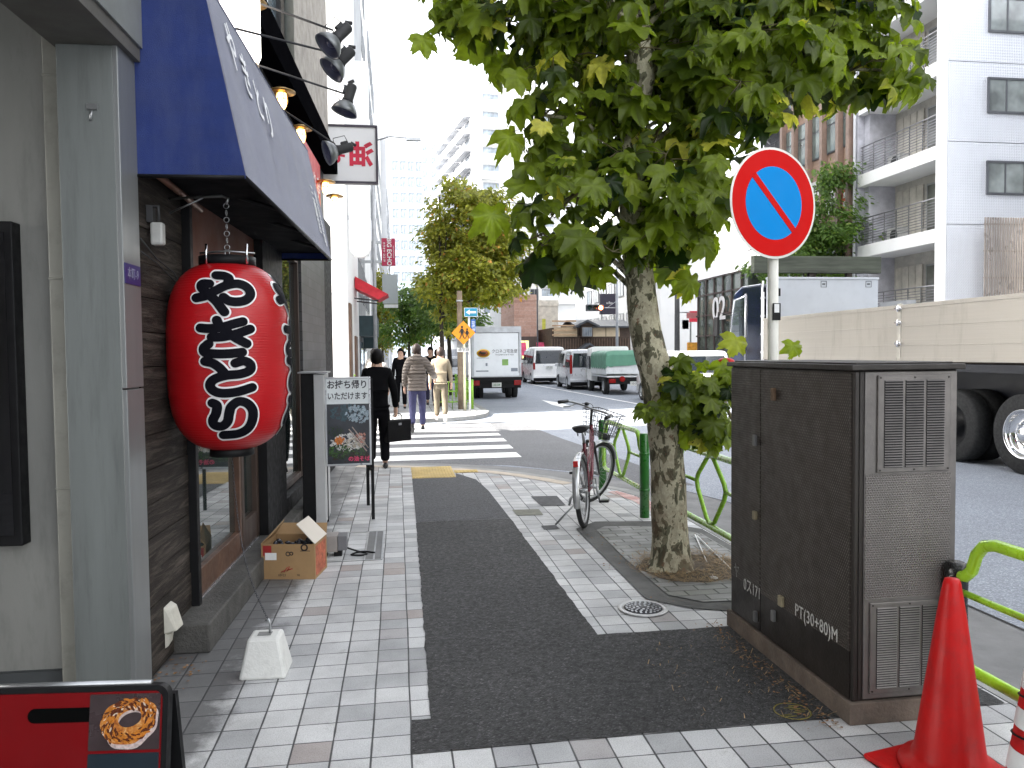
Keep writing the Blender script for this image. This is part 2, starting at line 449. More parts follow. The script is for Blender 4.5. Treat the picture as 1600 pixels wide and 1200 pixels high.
def scrap(x, y, s, z):
    a = R.uniform(0, 6.3); n = 5
    mb.add([(x + s * R.uniform(0.5, 1) * math.cos(a + 2 * PI * k / n), y + s * R.uniform(0.5, 1) * math.sin(a + 2 * PI * k / n), z + R.uniform(0, s * 0.5)) for k in range(n)], [tuple(range(n))], 1)
for i in range(260):
    t = R.random(); y = 2.86 + t * 1.25; x = 1.80 - abs(R.gauss(0, 0.06)) - 0.02
    if i % 3: scrap(x, y, R.uniform(0.004, 0.012), 0.008)
    else: straw(x, y, R.uniform(0.01, 0.04), 0.008)
for i in range(90):
    x = R.uniform(1.2, 1.8); y = R.uniform(2.98, 3.9)
    straw(x, y, R.uniform(0.006, 0.02), 0.006)
for i in range(70):
    p = LM @ Vector((R.uniform(-0.25, 0.02), R.uniform(-0.35, 0.1), 0)); scrap(p.x, p.y, R.uniform(0.004, 0.013), 0.006)
for i in range(120):
    scrap(R.uniform(1.4, 2.5), R.uniform(4.4, 6.3), R.uniform(0.004, 0.014), 0.014)
o = mb.build('ground_litter', [M_straw, M_lit]); tag(o, 'scattered straw and dead leaf scraps on the pavement', 'litter', kind='stuff')

sheet('side_street', [(-40, 11.5), (-2, 11.55), (0.5, 11.6), (1.6, 11.2), (2.5, 10.3), (3.0, 9.2), (3.6, 9.0), (3.4, 11.5), (3.1, 14.5), (2.9, 17.4), (2.4, 18.3), (-40, 18.3)], RZ + 0.002, asphalt('side street asphalt', (0.085, 0.087, 0.093), (0.115, 0.118, 0.125), 110, 0.2, 1.7))  # dark newer asphalt; part of the darkening stands in for missing sky reflection
# road markings
def strip(name, pts, m=M_paint, z=RZ + 0.007): return sheet(name, pts, z, m)
for y0, y1, xr in [(12.02, 12.62, 1.92), (13.15, 13.68, 1.96), (14.25, 14.78, 2.0), (15.30, 15.78, 2.03), (16.35, 16.82, 2.05), (17.4, 17.88, 2.1)]:
    strip('crosswalk_bar', [(-2.4, y0 - 0.05), (xr, y0), (xr, y1), (-2.4, y1 - 0.05)])
def R2(x, y): p = atZ(x, y, RZ + 0.004); return (p.x, p.y)
def line(a, b, wd, name='lane_line'):
    a = Vector(a); b = Vector(b); d = (b - a).normalized(); n = Vector((-d.y, d.x)) * wd / 2
    return strip(name, [tuple(a - n), tuple(b - n), tuple(b + n), tuple(a + n)])
line(R2(826, 600), R2(985, 629), 0.14); line(R2(985, 629), R2(1145, 658), 0.13)
line(R2(1020, 649), R2(985, 649.3), 0.2); line(R2(880, 640), R2(1143, 655), 0.1, 'lane_line')
a, b = Vector(R2(848, 627)), Vector(R2(895, 637))
strip('road_arrow', [R2(846, 625), R2(872, 629), R2(896, 635), R2(880, 637), R2(862, 632.5)])
line((11.6, -20), (11.6, 22), 0.13)

# far pavement block on the left and right-hand pavement
fe = [(2.25, 120), (2.25, 20.6), (2.1, 19.9), (1.75, 19.25), (1.2, 18.85), (0.4, 18.65), (-1.2, 18.6), (-40, 18.5)]
sheet('far_sidewalk', fe + [(-40, 120)], 0.0, M_tile2, drop=0.09)
band('far_kerb', fe[::-1], [(-0.0, 0.004), (-0.0, 0.004)], M_conc) if False else None
mb = MB(); 
q = offs(fe, -0.16)
for i in range(len(fe) - 1):
    mb.prism([(fe[i][0], fe[i][1], -0.1), (fe[i + 1][0], fe[i + 1][1], -0.1), (q[i + 1][0], q[i + 1][1], -0.1), (q[i][0], q[i][1], -0.1)], (0, 0, 0.104))
o = mb.build('far_kerb', M_conc); o['kind'] = 'structure'
sheet('right_pavement', [(16.6, -30), (60, -30), (60, 200), (16.6, 200)], 0.0, M_tile2, drop=0.09)

# manhole with rings and cast pattern
t = tag(thing('manhole_cover', 'round iron manhole cover in the light tiles near the tree pit', 'manhole', (1.44, 4.43, 0.004)))
mb = MB(); mb.lathe([(0.001, 0.0), (0.150, 0.0), (0.150, 0.006), (0.118, 0.006), (0.118, 0.003), (0.001, 0.003)], 40)
mb.build('rim', mat('manhole rim', (0.5, 0.5, 0.5), 0.4, 0.6, var=0.2), t)
mb = MB(); mb.lathe([(0.001, 0.003), (0.114, 0.003), (0.114, 0.008), (0.001, 0.008)], 40)
for k, (r1, nn) in enumerate([(0.10, 22), (0.08, 16), (0.058, 12), (0.034, 7)]):
    for j in range(nn):
        a = 2 * PI * j / nn + k * 0.3
        mb.ob((r1 * math.cos(a), r1 * math.sin(a), 0.009), (0.013, 0.009 + 0.004 * ((j + k) % 2), 0.003), 1, rot=Matrix.Rotation(a, 4, 'Z'))
mb.build('lid', [mat('manhole iron', (0.05, 0.05, 0.055), 0.5, 0.5), mat('worn iron', (0.42, 0.43, 0.45), 0.35, 0.6)], t)
# round yellow stencil
mb = MB(); M_ys = mat('faded yellow paint', (0.20, 0.17, 0.04), 0.8, var=0.6, scale=40, dirt=0.5)
c0 = atZ(1238, 1113)
mb.torus((c0.x, c0.y, 0.006), 0.075, 0.004, (0, 0, 1), 28, 4, flat=0.3)
for k in range(7): mb.ob((c0.x + R.uniform(-.045, .045), c0.y - 0.045 + k * 0.015, 0.0065), (0.05, 0.006, 0.001))
o = mb.build('pavement_mark', M_ys); o['kind'] = 'structure'
# drain covers and cable by the shop
t = thing('drain_cover', 'steel edged rectangular drain cover set in the tiles behind the cardboard box', 'drain cover', (-0.26, 6.3, 0))
mb = MB()
for x in (-0.02, 0.05, 0.11): mb.box((x, -0.45, 0.002), (x + 0.012, 0.5, 0.006))
for y in (-0.45, 0.49): mb.box((-0.55, y, 0.002), (0.12, y + 0.012, 0.0055))
mb.build('frame', M_steel, t)
mb = MB(); mb.box((-0.008, -0.43, 0.001), (0.049, 0.485, 0.003)); mb.box((0.063, -0.43, 0.001), (0.109, 0.485, 0.003)); mb.build('lid', M_gut, t)
# ------------------------------------------------------------------ guard rails
gl = 'guard rails and posts along the kerb'
def post(Y, label, X=2.27, h=0.79, r=0.045, m=None, cap=True):
    t = thing('rail_post', label, 'post', (X, Y, 0), group='round green kerb posts')
    mb = MB(); mb.lathe([(r, 0), (r, h - 0.006), (r * 0.93, h), (0.001, h + 0.001)], 24); mb.build('tube', m or M_postg, t)
    mb = MB()
    for z in (0.26, 0.60): mb.lathe([(r + 0.001, z - 0.012), (r + 0.004, z - 0.010), (r + 0.004, z + 0.010), (r + 0.001, z + 0.012)], 24, cap=False)
    mb.build('clamp', M_postg, t); return t
post(8.43, 'dark green kerb post behind the parked bicycle')
post(6.93, 'dark green kerb post just left of the plane tree trunk')
post(6.15, 'dark green kerb post hidden behind the plane tree trunk')
post(4.62, 'dark green kerb post behind the dark cabinet')
def rail(Y0, Y1, label, X=2.27, r=0.024, m=None):
    """Y0 far end, Y1 near end"""
    t = thing('guard_rail', label, 'guard rail', (X, (Y0 + Y1) / 2, 0), group='green diamond guard rails')
    L = (Y0 - Y1) / 2 - 0.05; c = 0.0
    pts = [(0, L, 0.62), (0, L - 0.05, 0.625), (0, L - 0.085, 0.66), (0, L - 0.11, 0.73), (0, L - 0.15, 0.775), (0, L - 0.21, 0.79)]
    top = pts + [(0, -y, z) for _, y, z in reversed(pts)]
    mb = MB(); mb.tube(top, r, 12); mb.build('top_rail', m or M_green, t)
    mb = MB()
    bt = [(0, L, 0.64), (0, L - 0.005, 0.36), (0, L - 0.03, 0.28), (0, L - 0.10, 0.255), (0, -L + 0.10, 0.255), (0, -L + 0.03, 0.28), (0, -L + 0.005, 0.36), (0, -L, 0.64)]
    mb.tube(bt, r * 0.95, 12); mb.build('bottom_rail', m or M_green, t)
    mb = MB()
    hexa = [(0, 0.03, 0.785), (0, 0.265, 0.59), (0, 0.27, 0.53), (0, 0.045, 0.27), (0, -0.045, 0.27), (0, -0.27, 0.53), (0, -0.265, 0.59), (0, -0.03, 0.785)]
    sm = []
    for i in range(len(hexa)):
        a = Vector(hexa[i]); b = Vector(hexa[(i + 1) % len(hexa)])
        sm += [a.lerp(b, 0.12), a.lerp(b, 0.88)] if (a - b).length > 0.1 else [a.lerp(b, 0.5)]
    sm.append(sm[0]); mb.tube(sm, r * 0.72, 10); mb.build('diamond', m or M_green, t)
    for s in (1, -1):
        mb = MB(); mb.tube([(0, s * 0.27, 0.555), (0, s * (L - 0.003), 0.555)], r * 0.6, 8); mb.build('stub', m or M_green, t)
    return t
rail(8.43, 6.93, 'bright green diamond guard rail between the bicycle and the plane tree')
rail(6.15, 4.62, 'bright green diamond guard rail between the tree trunk and the cabinet')
M_lime = mat('yellow green rail paint', (0.38, 0.66, 0.03), 0.28, var=0.15, scale=8, dirt=0.25, coat=0.4)
rail(2.90, 1.30, 'yellow-green guard rail nearest the viewer beside the traffic cones', m=M_lime, r=0.024)
t = thing('wrapped_post', 'short post wrapped in black plastic at the end of the yellow-green guard rail', 'post', (2.275, 2.86, 0))
mb = MB(); mb.lathe([(0.04, 0), (0.04, 0.60), (0.035, 0.615)], 16); mb.build('tube', M_black, t)
mb = MB(); mb.lathe([(0.044, 0.36), (0.047, 0.42), (0.044, 0.5), (0.047, 0.62), (0.043, 0.66), (0.03, 0.67)], 14); mb.build('wrapping', mat('black tape', (0.01, 0.01, 0.01), 0.25, var=0.3, scale=20, bump=0.6, bscale=30), t)

# ------------------------------------------------------------------ roadside cabinet
CX, CY, CW, CL, CH = 1.84, 2.905, 0.465, 1.165, 1.49
t = thing('utility_cabinet', 'tall dark brown metal utility cabinet with stencilled white lettering', 'cabinet', (CX, CY, 0))
def perf(name, base, dot, rough=0.45, s=70):
    n = NT(name); v = n.coord((s, s, s))
    sp = n.n('ShaderNodeSeparateXYZ'); n.l(v, sp.inputs[0])
    h = n.math('ADD', sp.outputs[0], sp.outputs[1])
    row = n.math('FLOOR', n.math('MULTIPLY', sp.outputs[2], 1.15))
    hh = n.math('ADD', h, n.math('MULTIPLY', n.math('MODULO', n.math('ABSOLUTE', row), 2.0), 0.5))
    fx = n.math('SUBTRACT', n.math('FRACT', hh), 0.5); fz = n.math('SUBTRACT', n.math('FRACT', n.math('MULTIPLY', sp.outputs[2], 1.15)), 0.5)
    d = n.math('SQRT', n.math('ADD', n.math('MULTIPLY', fx, fx), n.math('MULTIPLY', fz, fz)))
    k = n.math('SUBTRACT', 1.0, n.math('MINIMUM', n.math('MULTIPLY', d, 2.4), 1.0))
    f = n.noise(2.5, 6, 0.65); f2 = n.noise(9, 7, 0.7)
    c = n.ramp(f, [(0.3, tuple(q * 0.8 for q in base)), (0.7, tuple(q * 1.25 for q in base))])
    c = n.mix(n.ramp(f2, [(0.58, 0.0), (0.75, 0.4)]), c, (0.10, 0.09, 0.08))
    c = n.mix(n.math('MULTIPLY', k, 0.8), c, dot)
    n.base(c); n.bump(k, 0.8, 0.004); n.b.inputs['Metallic'].default_value = 0.35
    n.set(n.ramp(n.noise(14, 5), [(0.3, rough * 0.8), (0.7, rough * 1.3)]), 0.2); return n.mat
M_perf = perf('embossed dark steel', (0.034, 0.027, 0.022), (0.105, 0.088, 0.072))
M_cab = mat('dark brown steel', (0.027, 0.022, 0.019), 0.42, 0.3, var=0.3, scale=5, dirt=0.35, bump=0.15, bscale=80)
M_cabl = mat('lit grey brown steel', (0.155, 0.143, 0.135), 0.36, 0.5, var=0.3, scale=5, dirt=0.3, bump=0.1)  # front-face copy of the cabinet steel, lightened to carry the light there
M_perfl = perf('embossed lit steel', (0.15, 0.137, 0.128), (0.05, 0.045, 0.04), 0.38, 88)  # same light painted into the embossed panel of the front face
mb = MB(); mb.box((0, 0, 0.09), (CW, CL, CH - 0.025)); mb.build('body', M_cab, t, bevel=0.006)
mb = MB(); mb.box((-0.02, -0.02, 0.0), (CW + 0.02, CL + 0.02, 0.092)); mb.build('plinth', mat('rusty concrete plinth', (0.13, 0.10, 0.08), 0.9, var=0.4, scale=6, dirt=0.6, bump=0.5), t, bevel=0.004)
mb = MB(); mb.box((-0.022, -0.022, CH - 0.024), (CW + 0.022, CL + 0.022, CH)); mb.box((0.01, 0.01, CH), (CW - 0.01, CL - 0.01, CH + 0.008)); mb.build('lid', M_cab, t, bevel=0.004)
# doors on the pavement side
for a, b in ((0.012, 0.800), (0.808, CL - 0.012)):
    mb = MB(); mb.box((-0.008, a, 0.30), (0.001, b, CH - 0.035), 0); mb.box((-0.006, a, 0.10), (0.001, b, 0.30), 1); mb.build('door', [M_perf, M_cab], t)
# hinges and locks on the doors
def cp(x, y):  # pixel on the pavement side -> (y, z) local
    p = atX(x, y, CX - 0.01); return p.y - CY, p.z
for x, y, w_, h_, m in [(1210, 616, .028, .062, 1), (1181, 688, .028, .058, 0), (1182, 963, .026, .055, 0), (1210, 962, .028, .055, 0), (1181, 805, 0.032, 0.045, 2), (1222, 939, 0.04, 0.052, 2)]:
    yy, zz = cp(x, y); mb = MB(); mb.ob((-0.016, yy, zz), (0.018, w_, h_))
    mb.build('latch' if m == 2 else 'hinge', [mat('grey hinge', (0.16, 0.16, 0.16), 0.4, 0.3), mat('rusty hinge', (0.16, 0.10, 0.06), 0.6, 0.2, var=0.4, scale=30), mat('brass lock', (0.30, 0.26, 0.17), 0.4, 0.4)][m], t, bevel=0.004)
M_sten = mat('white stencil paint', (0.55, 0.55, 0.53), 0.7, var=0.3, scale=50, dirt=0.7)
def side_text(body, x, y, size, sx=1.0, cond=M_sten):
    yy, zz = cp(x, y); text('lettering', body, size, cond, t, basis((-0.0105, yy, zz), (0, -1, 0), (0, 0, 1)), 0.0006, sx=sx, space=1.05)
side_text('PT(30+80)M', 1274, 973, 0.082, 0.82)
side_text('0ス171', 1175, 921, 0.085, 0.75)
side_text('ヤ', 1151, 893, 0.09, 0.8, mat('faded stencil', (0.28, 0.28, 0.27), 0.8, var=0.6, scale=60, dirt=0.8))
# front face (towards viewer): frame, embossed panel and two louvred vents
mb = MB(); mb.box((0.045, -0.005, 0.10), (CW - 0.004, 0.001, CH - 0.03)); mb.build('front_panel', M_cabl, t, bevel=0.003)
mb = MB(); mb.box((0.05, -0.007, 0.52), (CW - 0.03, -0.004, 1.035)); mb.build('embossed_panel', M_perfl, t)
mb = MB(); mb.box((0.0, -0.009, 0.10), (0.018, 0.0, CH - 0.03)); mb.box((0.022, -0.006, 0.10), (0.036, 0.0, CH - 0.03)); mb.build('edge_strip', M_cab, t, bevel=0.003)
def vent(x0, x1, z0, z1, ncol=3, n=34):
    fr = MB(); fr.box((x0, -0.014, z0), (x1, -0.004, z1)); f = fr.build('vent', M_cabl, t, bevel=0.003)
    m_ = 0.022; cw = (x1 - x0 - m_ * 2) / ncol; mb = MB(); bk = MB()
    for c in range(ncol):
        a = x0 + m_ + c * cw + 0.006; b = a + cw - 0.013
        bk.box((a, -0.0155, z0 + 0.02), (b, -0.0140, z1 - 0.02))
        for i in range(n):
            z = z0 + 0.022 + (z1 - z0 - 0.048) * i / (n - 1)
            mb.add([(a, -0.0156, z + 0.0062), (b, -0.0156, z + 0.0062), (b, -0.020, z + 0.001), (a, -0.020, z + 0.001), (b, -0.0156, z - 0.0002), (a, -0.0156, z - 0.0002)], [(0, 1, 2, 3), (3, 2, 4, 5)])
    bk.build('backing', M_black, f); mb.build('louvres', M_cabl, f)
    mb = MB()
    for x in (x0 + 0.01, (x0 + x1) / 2, x1 - 0.01):
        for z in (z0 + 0.01, z1 - 0.01): mb.cyl((x, -0.0165, z), (x, -0.013, z), 0.004, 8)
    mb.build('screws', M_cab, f)
vent(0.098, 0.425, 1.045, 1.445); vent(0.072, 0.425, 0.125, 0.505)

# ------------------------------------------------------------------ no-parking sign
t = thing('no_parking_sign', 'round red and blue no parking sign on a white pole behind the dark cabinet', 'sign', (2.22, 4.32, 0), 0)
mb = MB(); mb.lathe([(0.031, 0), (0.031, 2.66), (0.001, 2.665)], 20, M=Matrix.Rotation(rad(-0.3), 4, 'Y')); mb.build('pole', mat('cream white pole', (0.72, 0.71, 0.64), 0.45, var=0.06, dirt=0.2), t)
SR = Matrix.Translation((-0.035, -0.05, 2.41)) @ Matrix.Rotation(rad(16), 4, "Z")
# the disc: turned so that it shows narrow
r0 = 0.322
n_ = 56
def disc(rr, y0, y1, m, name, parent, cl=None):
    mb = MB(); mb.lathe([(0.001, 0), (rr, 0), (rr, y1 - y0), (0.001, y1 - y0)], n_, M=SR @ Matrix.Translation((0, -y0, 0)) @ Matrix.Rotation(rad(90), 4, 'X'), sm=False); return mb.build(name, m, parent)
M_sred = mat('sign red', (0.56, 0.004, 0.003), 0.6, var=0.04, scale=3, spec=0.12); M_sblue = mat('sign blue', (0.002, 0.235, 0.62), 0.6, var=0.04, scale=3, spec=0.12)
pl = disc(r0, 0.0, 0.004, mat('sign edge white', (0.75, 0.74, 0.68), 0.4), 'plate', t)
disc(r0 - 0.014, 0.004, 0.0055, M_sred, 'red_ring', pl)
disc(0.212, 0.0055, 0.0065, M_sblue, 'blue_field', pl)
mb = MB(); mb.box((-0.217, -0.0085, -0.019), (0.217, -0.0065, 0.019), 0, SR @ Matrix.Rotation(rad(45), 4, 'Y')); mb.build('slash', M_sred, pl)
mb = MB(); mb.ob((0.0, 0.02, 0.1), (0.09, 0.035, 0.03), 0, SR); mb.ob((0.0, 0.02, -0.1), (0.09, 0.035, 0.03), 0, SR); mb.build('bracket', M_steel, t)
mb = MB(); mb.ob((-0.004, -0.033, 1.78), (0.05, 0.004, 0.10), 0); mb.ob((-0.004, -0.036, 1.80), (0.03, 0.002, 0.05), 1); mb.build('sticker', [M_black, M_white], t)

# ------------------------------------------------------------------ traffic cones
t = thing('traffic_cone', 'plain red traffic cone standing in front of the cabinet', 'cone', (1.965, 2.49, 0), rad(12))
mb = MB(); mb.box((-0.205, -0.205, 0), (0.205, 0.205, 0.022)); mb.build('base', M_red, t, bevel=0.012)
mb = MB(); mb.lathe([(0.17, 0.022), (0.172, 0.035), (0.16, 0.055), (0.132, 0.062), (0.126, 0.075), (0.118, 0.09), (0.047, 0.60), (0.046, 0.605), (0.030, 0.705), (0.024, 0.722), (0.001, 0.725)], 40); mb.build('body', M_red, t)
t = thing('striped_cone', 'red and white banded traffic cone at the right edge of the pavement', 'cone', (1.955, 2.07, 0), rad(5))
mb = MB(); mb.box((-0.19, -0.19, 0), (0.19, 0.19, 0.022)); mb.build('base', M_red, t, bevel=0.012)
prof = [(0.165, 0.022), (0.16, 0.05), (0.13, 0.06), (0.118, 0.09), (0.045, 0.62), (0.03, 0.70), (0.001, 0.705)]
mb = MB(); mb.lathe(prof, 36); mb.build('body', M_red, t)
for z0, z1 in ((0.24, 0.31), (0.38, 0.44), (0.5, 0.55)):
    r1 = lambda z: 0.118 - (z - 0.09) * 0.1377 + 0.0015
    mb = MB(); mb.lathe([(r1(z0), z0), (r1(z1), z1)], 36, cap=False); mb.build('white_band', mat('reflective white', (0.75, 0.75, 0.75), 0.35), t)
mb = MB(); 
for z in (0.20, 0.345, 0.47): mb.torus((0, 0, z), r1(z) + 0.001, 0.0035, (0.15, 0.1, 1), 24, 5)
mb.build('cord', M_black, t)

# white stakes leaning on the rail beside the tree
g = 'white stakes leaning beside the tree'
for (a, b, lab) in (((1115, 903), (1086, 843), 'thin white stake with a round foot leaning toward the guard rail'), ((1150, 897), (1089, 843), 'thin white stake running from the rail foot to behind the cabinet')):
    p = atZ(*a, 0.015); q = atX(*b, 2.42); q.z = max(q.z, 0.03)
    t = thing('white_stake', lab, 'stake', (p.x, p.y, 0.0), group=g)
    mb = MB(); mb.tube([Vector((0, 0, 0.015)), q - Vector((p.x, p.y, 0))], 0.0055, 8); mb.build('rod', M_white, t)
    mb = MB(); mb.lathe([(0.03, 0.012), (0.028, 0.02), (0.001, 0.022)], 14); mb.build('foot', M_white, t)
# ------------------------------------------------------------------ foliage
import numpy as np
def leafmat(name, c1, c2, c3, back=1.25, transl=0.45):
    n = NT(name)
    at = n.n('ShaderNodeAttribute', attribute_name='tint')
    c = n.ramp(at.outputs['Fac'], [(0.0, c1), (0.55, c2), (0.9, c2), (1.0, c3)])
    f = n.noise(22, 4, 0.6)
    c = n.mix(1.0, c, n.ramp(f, [(0.3, 0.75), (0.7, 1.15)]), 'MULTIPLY')
    geo = n.n('ShaderNodeNewGeometry')
    cb = n.mix(1.0, c, (min(1, back), min(1, back * 1.0), back), 'MULTIPLY')
    cc = n.mix(geo.outputs['Backfacing'], c, n.mix(0.35, c, (0.35, 0.42, 0.22)))
    n.base(cc); n.set(0.45, 0, 0.4)
    tr = n.n('ShaderNodeBsdfTranslucent'); n.l(n.mix(1.0, c, (1.0, 0.95, 0.42), 'MULTIPLY'), tr.inputs[0])
    m2 = n.mix(1.0, c, (2.2, 2.3, 1.0), 'MULTIPLY'); n.l(m2, tr.inputs[0])
    ms = n.n('ShaderNodeMixShader'); ms.inputs[0].default_value = transl
    n.l(n.b.outputs[0], ms.inputs[1]); n.l(tr.outputs[0], ms.inputs[2]); n.l(ms.outputs[0], n.out.inputs[0])
    return n.mat
def plane_leaf(seed):
    r_ = random.Random(seed)
    half = [(0, 1.0), (5, .88), (9, .91), (14, .80), (19, .81), (26, .68), (32, .74), (39, .77), (44, .88), (50, .99), (56, .88), (62, .89), (69, .76), (77, .64), (84, .70), (92, .72), (99, .82), (106, .84), (114, .70), (124, .68), (136, .56), (150, .42), (166, .22)]
    pts = []
    for a, q in half: pts.append((a, q))
    for a, q in reversed(half[1:]): pts.append((-a, q))
    v = [(0, 0.0, 0.0)]; ring1 = []; ring2 = []
    for a, q in pts:
        q *= 1 + r_.uniform(-.06, .06); x = math.sin(rad(a)) * q; y = math.cos(rad(a)) * q
        lobe = 0.5 + 0.5 * math.cos(rad(a * 6.6)) if abs(a) < 125 else 0.3
        z1 = 0.055 * (1 - lobe) - 0.03 * q
        z2 = 0.16 * (1 - lobe) - 0.26 * q * q + r_.uniform(-.05, .05)
        ring1.append((x * 0.5, y * 0.5, z1)); ring2.append((x, y, z2))
    n = len(pts); v += ring1 + ring2; f = []
    for i in range(n):
        k = (i + 1) % n
        f.append((0, 1 + k, 1 + i)); f.append((1 + i, 1 + k, 1 + n + k)); f.append((1 + i, 1 + n + k, 1 + n + i))
    v = [(x, y + 0.12, z) for x, y, z in v]
    return np.array(v, float), np.array(f, int)
def small_leaf():
    v = np.array([(0, 0, 0), (-.32, .35, .06), (-.26, .8, -.02), (0, 1.05, -.1), (.26, .8, -.02), (.32, .35, .06), (0, .55, -.03)], float)
    f = np.array([(0, 6, 1), (1, 6, 2), (2, 6, 3), (3, 6, 4), (4, 6, 5), (5, 6, 0)], int)
    return v, f
def leaves(name, items, mat_, parent, temps, nseed=1, petiole=0.0):
    """items: (pos, tipdir, normal, size, tint) -- one mesh of many separate leaf blades"""
    V = []; F = []; T = []; b = 0; r_ = random.Random(nseed)
    for pos, tip, nor, s, tint in items:
        y = Vector(tip).normalized(); z = Vector(nor); z = (z - y * z.dot(y))
        if z.length < 1e-4: z = y.orthogonal()
        z.normalize(); x = y.cross(z)
        v, f = temps[r_.randrange(len(temps))]
        M = np.array([x, y, z]) * s
        bend = v.copy(); bend[:, 2] *= r_.uniform(0.3, 2.6); bend[:, 0] *= r_.uniform(0.72, 1.1); bend[:, 2] += r_.uniform(-.35, .25) * bend[:, 0] ** 2 + r_.uniform(-.25, .15) * bend[:, 0] * bend[:, 1]
        V.append(bend @ M + np.array(pos)); F.append(f + b); T.append(np.full(len(v), tint)); b += len(v)
    V = np.concatenate(V); F = np.concatenate(F); T = np.concatenate(T)
    me = bpy.data.meshes.new(name)
    me.vertices.add(len(V)); me.vertices.foreach_set('co', V.astype(np.float32).ravel())
    me.loops.add(len(F) * 3); me.loops.foreach_set('vertex_index', F.astype(np.int32).ravel())
    me.polygons.add(len(F)); me.polygons.foreach_set('loop_start', np.arange(0, len(F) * 3, 3, dtype=np.int32))
    me.polygons.foreach_set('loop_total', np.full(len(F), 3, dtype=np.int32))
    a = me.attributes.new('tint', 'FLOAT', 'POINT'); a.data.foreach_set('value', T.astype(np.float32))
    me.update(calc_edges=True); me.validate(); me.materials.append(mat_)
    o = bpy.data.objects.new(name, me); link(o, parent); return o

def bark():
    n = NT('plane tree bark')
    v = n.coord((1, 1, 0.55))
    f1 = n.noise(15, 3, 0.55, v, 0.5); f2 = n.noise(24, 3, 0.5, n.coord((1, 1, 0.6), rot=(0.6, 1.1, 2)), 0.4); f3 = n.noise(5, 5, 0.6)
    base = n.ramp(f1, [(0.0, (0.42, 0.38, 0.27)), (0.40, (0.50, 0.46, 0.33)), (0.525, (0.13, 0.125, 0.075)), (0.60, (0.07, 0.062, 0.035)), (0.68, (0.09, 0.065, 0.035))], 'CONSTANT')
    pat = n.ramp(f2, [(0.0, 0.0), (0.61, 1.0)], 'CONSTANT')
    c = n.mix(pat, base, (0.20, 0.18, 0.115))
    rust = n.ramp(n.noise(16, 4, 0.6), [(0.64, 0.0), (0.66, 1.0)], 'CONSTANT')
    c = n.mix(n.math('MULTIPLY', rust, 0.8), c, (0.17, 0.085, 0.045))
    c = n.mix(1.0, c, n.ramp(n.noise(45, 5, 0.7), [(0.3, 0.7), (0.7, 1.1)]), 'MULTIPLY')
    sp = n.n('ShaderNodeSeparateXYZ'); n.l(n.tc.outputs['Object'], sp.inputs[0])
    low = n.math('MULTIPLY', n.ramp(sp.outputs[2], [(0.55, 1.0), (1.0, 0.0)]), n.ramp(f3, [(0.45, 0.0), (0.6, 0.55)]))
    c = n.mix(low, c, (0.16, 0.105, 0.06))
    n.base(c)
    n.bump(n.math('ADD', n.math('MULTIPLY', f1, 1.5), n.math('MULTIPLY', n.noise(60, 4, 0.7), 0.25)), 0.6, 0.012)
    n.set(0.8); return n.mat
M_bark = bark()
M_barkd = mat('dark tree bark', (0.055, 0.045, 0.035), 0.9, var=0.4, scale=12, bump=0.8, bscale=30)
M_twig = mat('young twig', (0.13, 0.11, 0.05), 0.7, var=0.3, scale=20)
M_leaf = leafmat('plane leaf', (0.014, 0.034, 0.004), (0.185, 0.245, 0.018), (0.56, 0.53, 0.085), transl=0.42)
PL = [plane_leaf(i) for i in range(5)]

TB = Vector((1.90, 5.22, 0))
def tp(x, y, Y=5.22): return atY(x, y, Y) - TB
t = thing('plane_tree', 'large plane tree with mottled peeling bark and broad lobed green leaves beside the guard rail', 'tree', TB)
path = [(1047, 893, .175), (1048, 870, .142), (1046, 800, .128), (1042, 720, .120), (1037, 650, .120), (1027, 590, .120), (1009, 520, .114), (1001, 450, .105), (992, 380, .098), (985, 300, .082), (984, 230, .075), (992, 170, .085), (1003, 110, .098), (992, 60, .092), (962, 0, .085), (945, -60, .075), (940, -160, .06), (960, -330, .03)]
pts = [tp(x, y) for x, y, _ in path]; pts[0].z = -0.02
# smooth
def crom(ps, k=4):
    out = []
    for i in range(len(ps) - 1):
        p0, p1, p2, p3 = ps[max(i - 1, 0)], ps[i], ps[i + 1], ps[min(i + 2, len(ps) - 1)]
        for j in range(k):
            u = j / k
            out.append(0.5 * ((2 * p1) + (p2 - p0) * u + (2 * p0 - 5 * p1 + 4 * p2 - p3) * u * u + (3 * p1 - p0 - 3 * p2 + p3) * u ** 3))
    return out + [ps[-1]]
pc = crom(pts, 4); rc = [x.x for x in crom([Vector((r, 0, 0)) for _, _, r in path], 4)]
mb = MB(); mb.tube(pc, rc, 28)
vv = []
for p in mb.v:
    q = Vector(p); d = noise.noise(Vector((q.x * 5, q.y * 5, q.z * 2.2))) * 0.016 + noise.noise(q * 16) * 0.006
    ctr = min(pc, key=lambda c: abs(c.z - q.z)); o_ = Vector((q.x - ctr.x, q.y - ctr.y, 0))
    if o_.length > 1e-5: q += o_.normalized() * (d + (0.05 * max(0, 1 - q.z / 0.16) ** 2 * (0.6 + 0.6 * math.sin(math.atan2(o_.y, o_.x) * 4))))
    vv.append(tuple(q))
mb.v = vv; trunk = mb.build('trunk', M_bark, t)
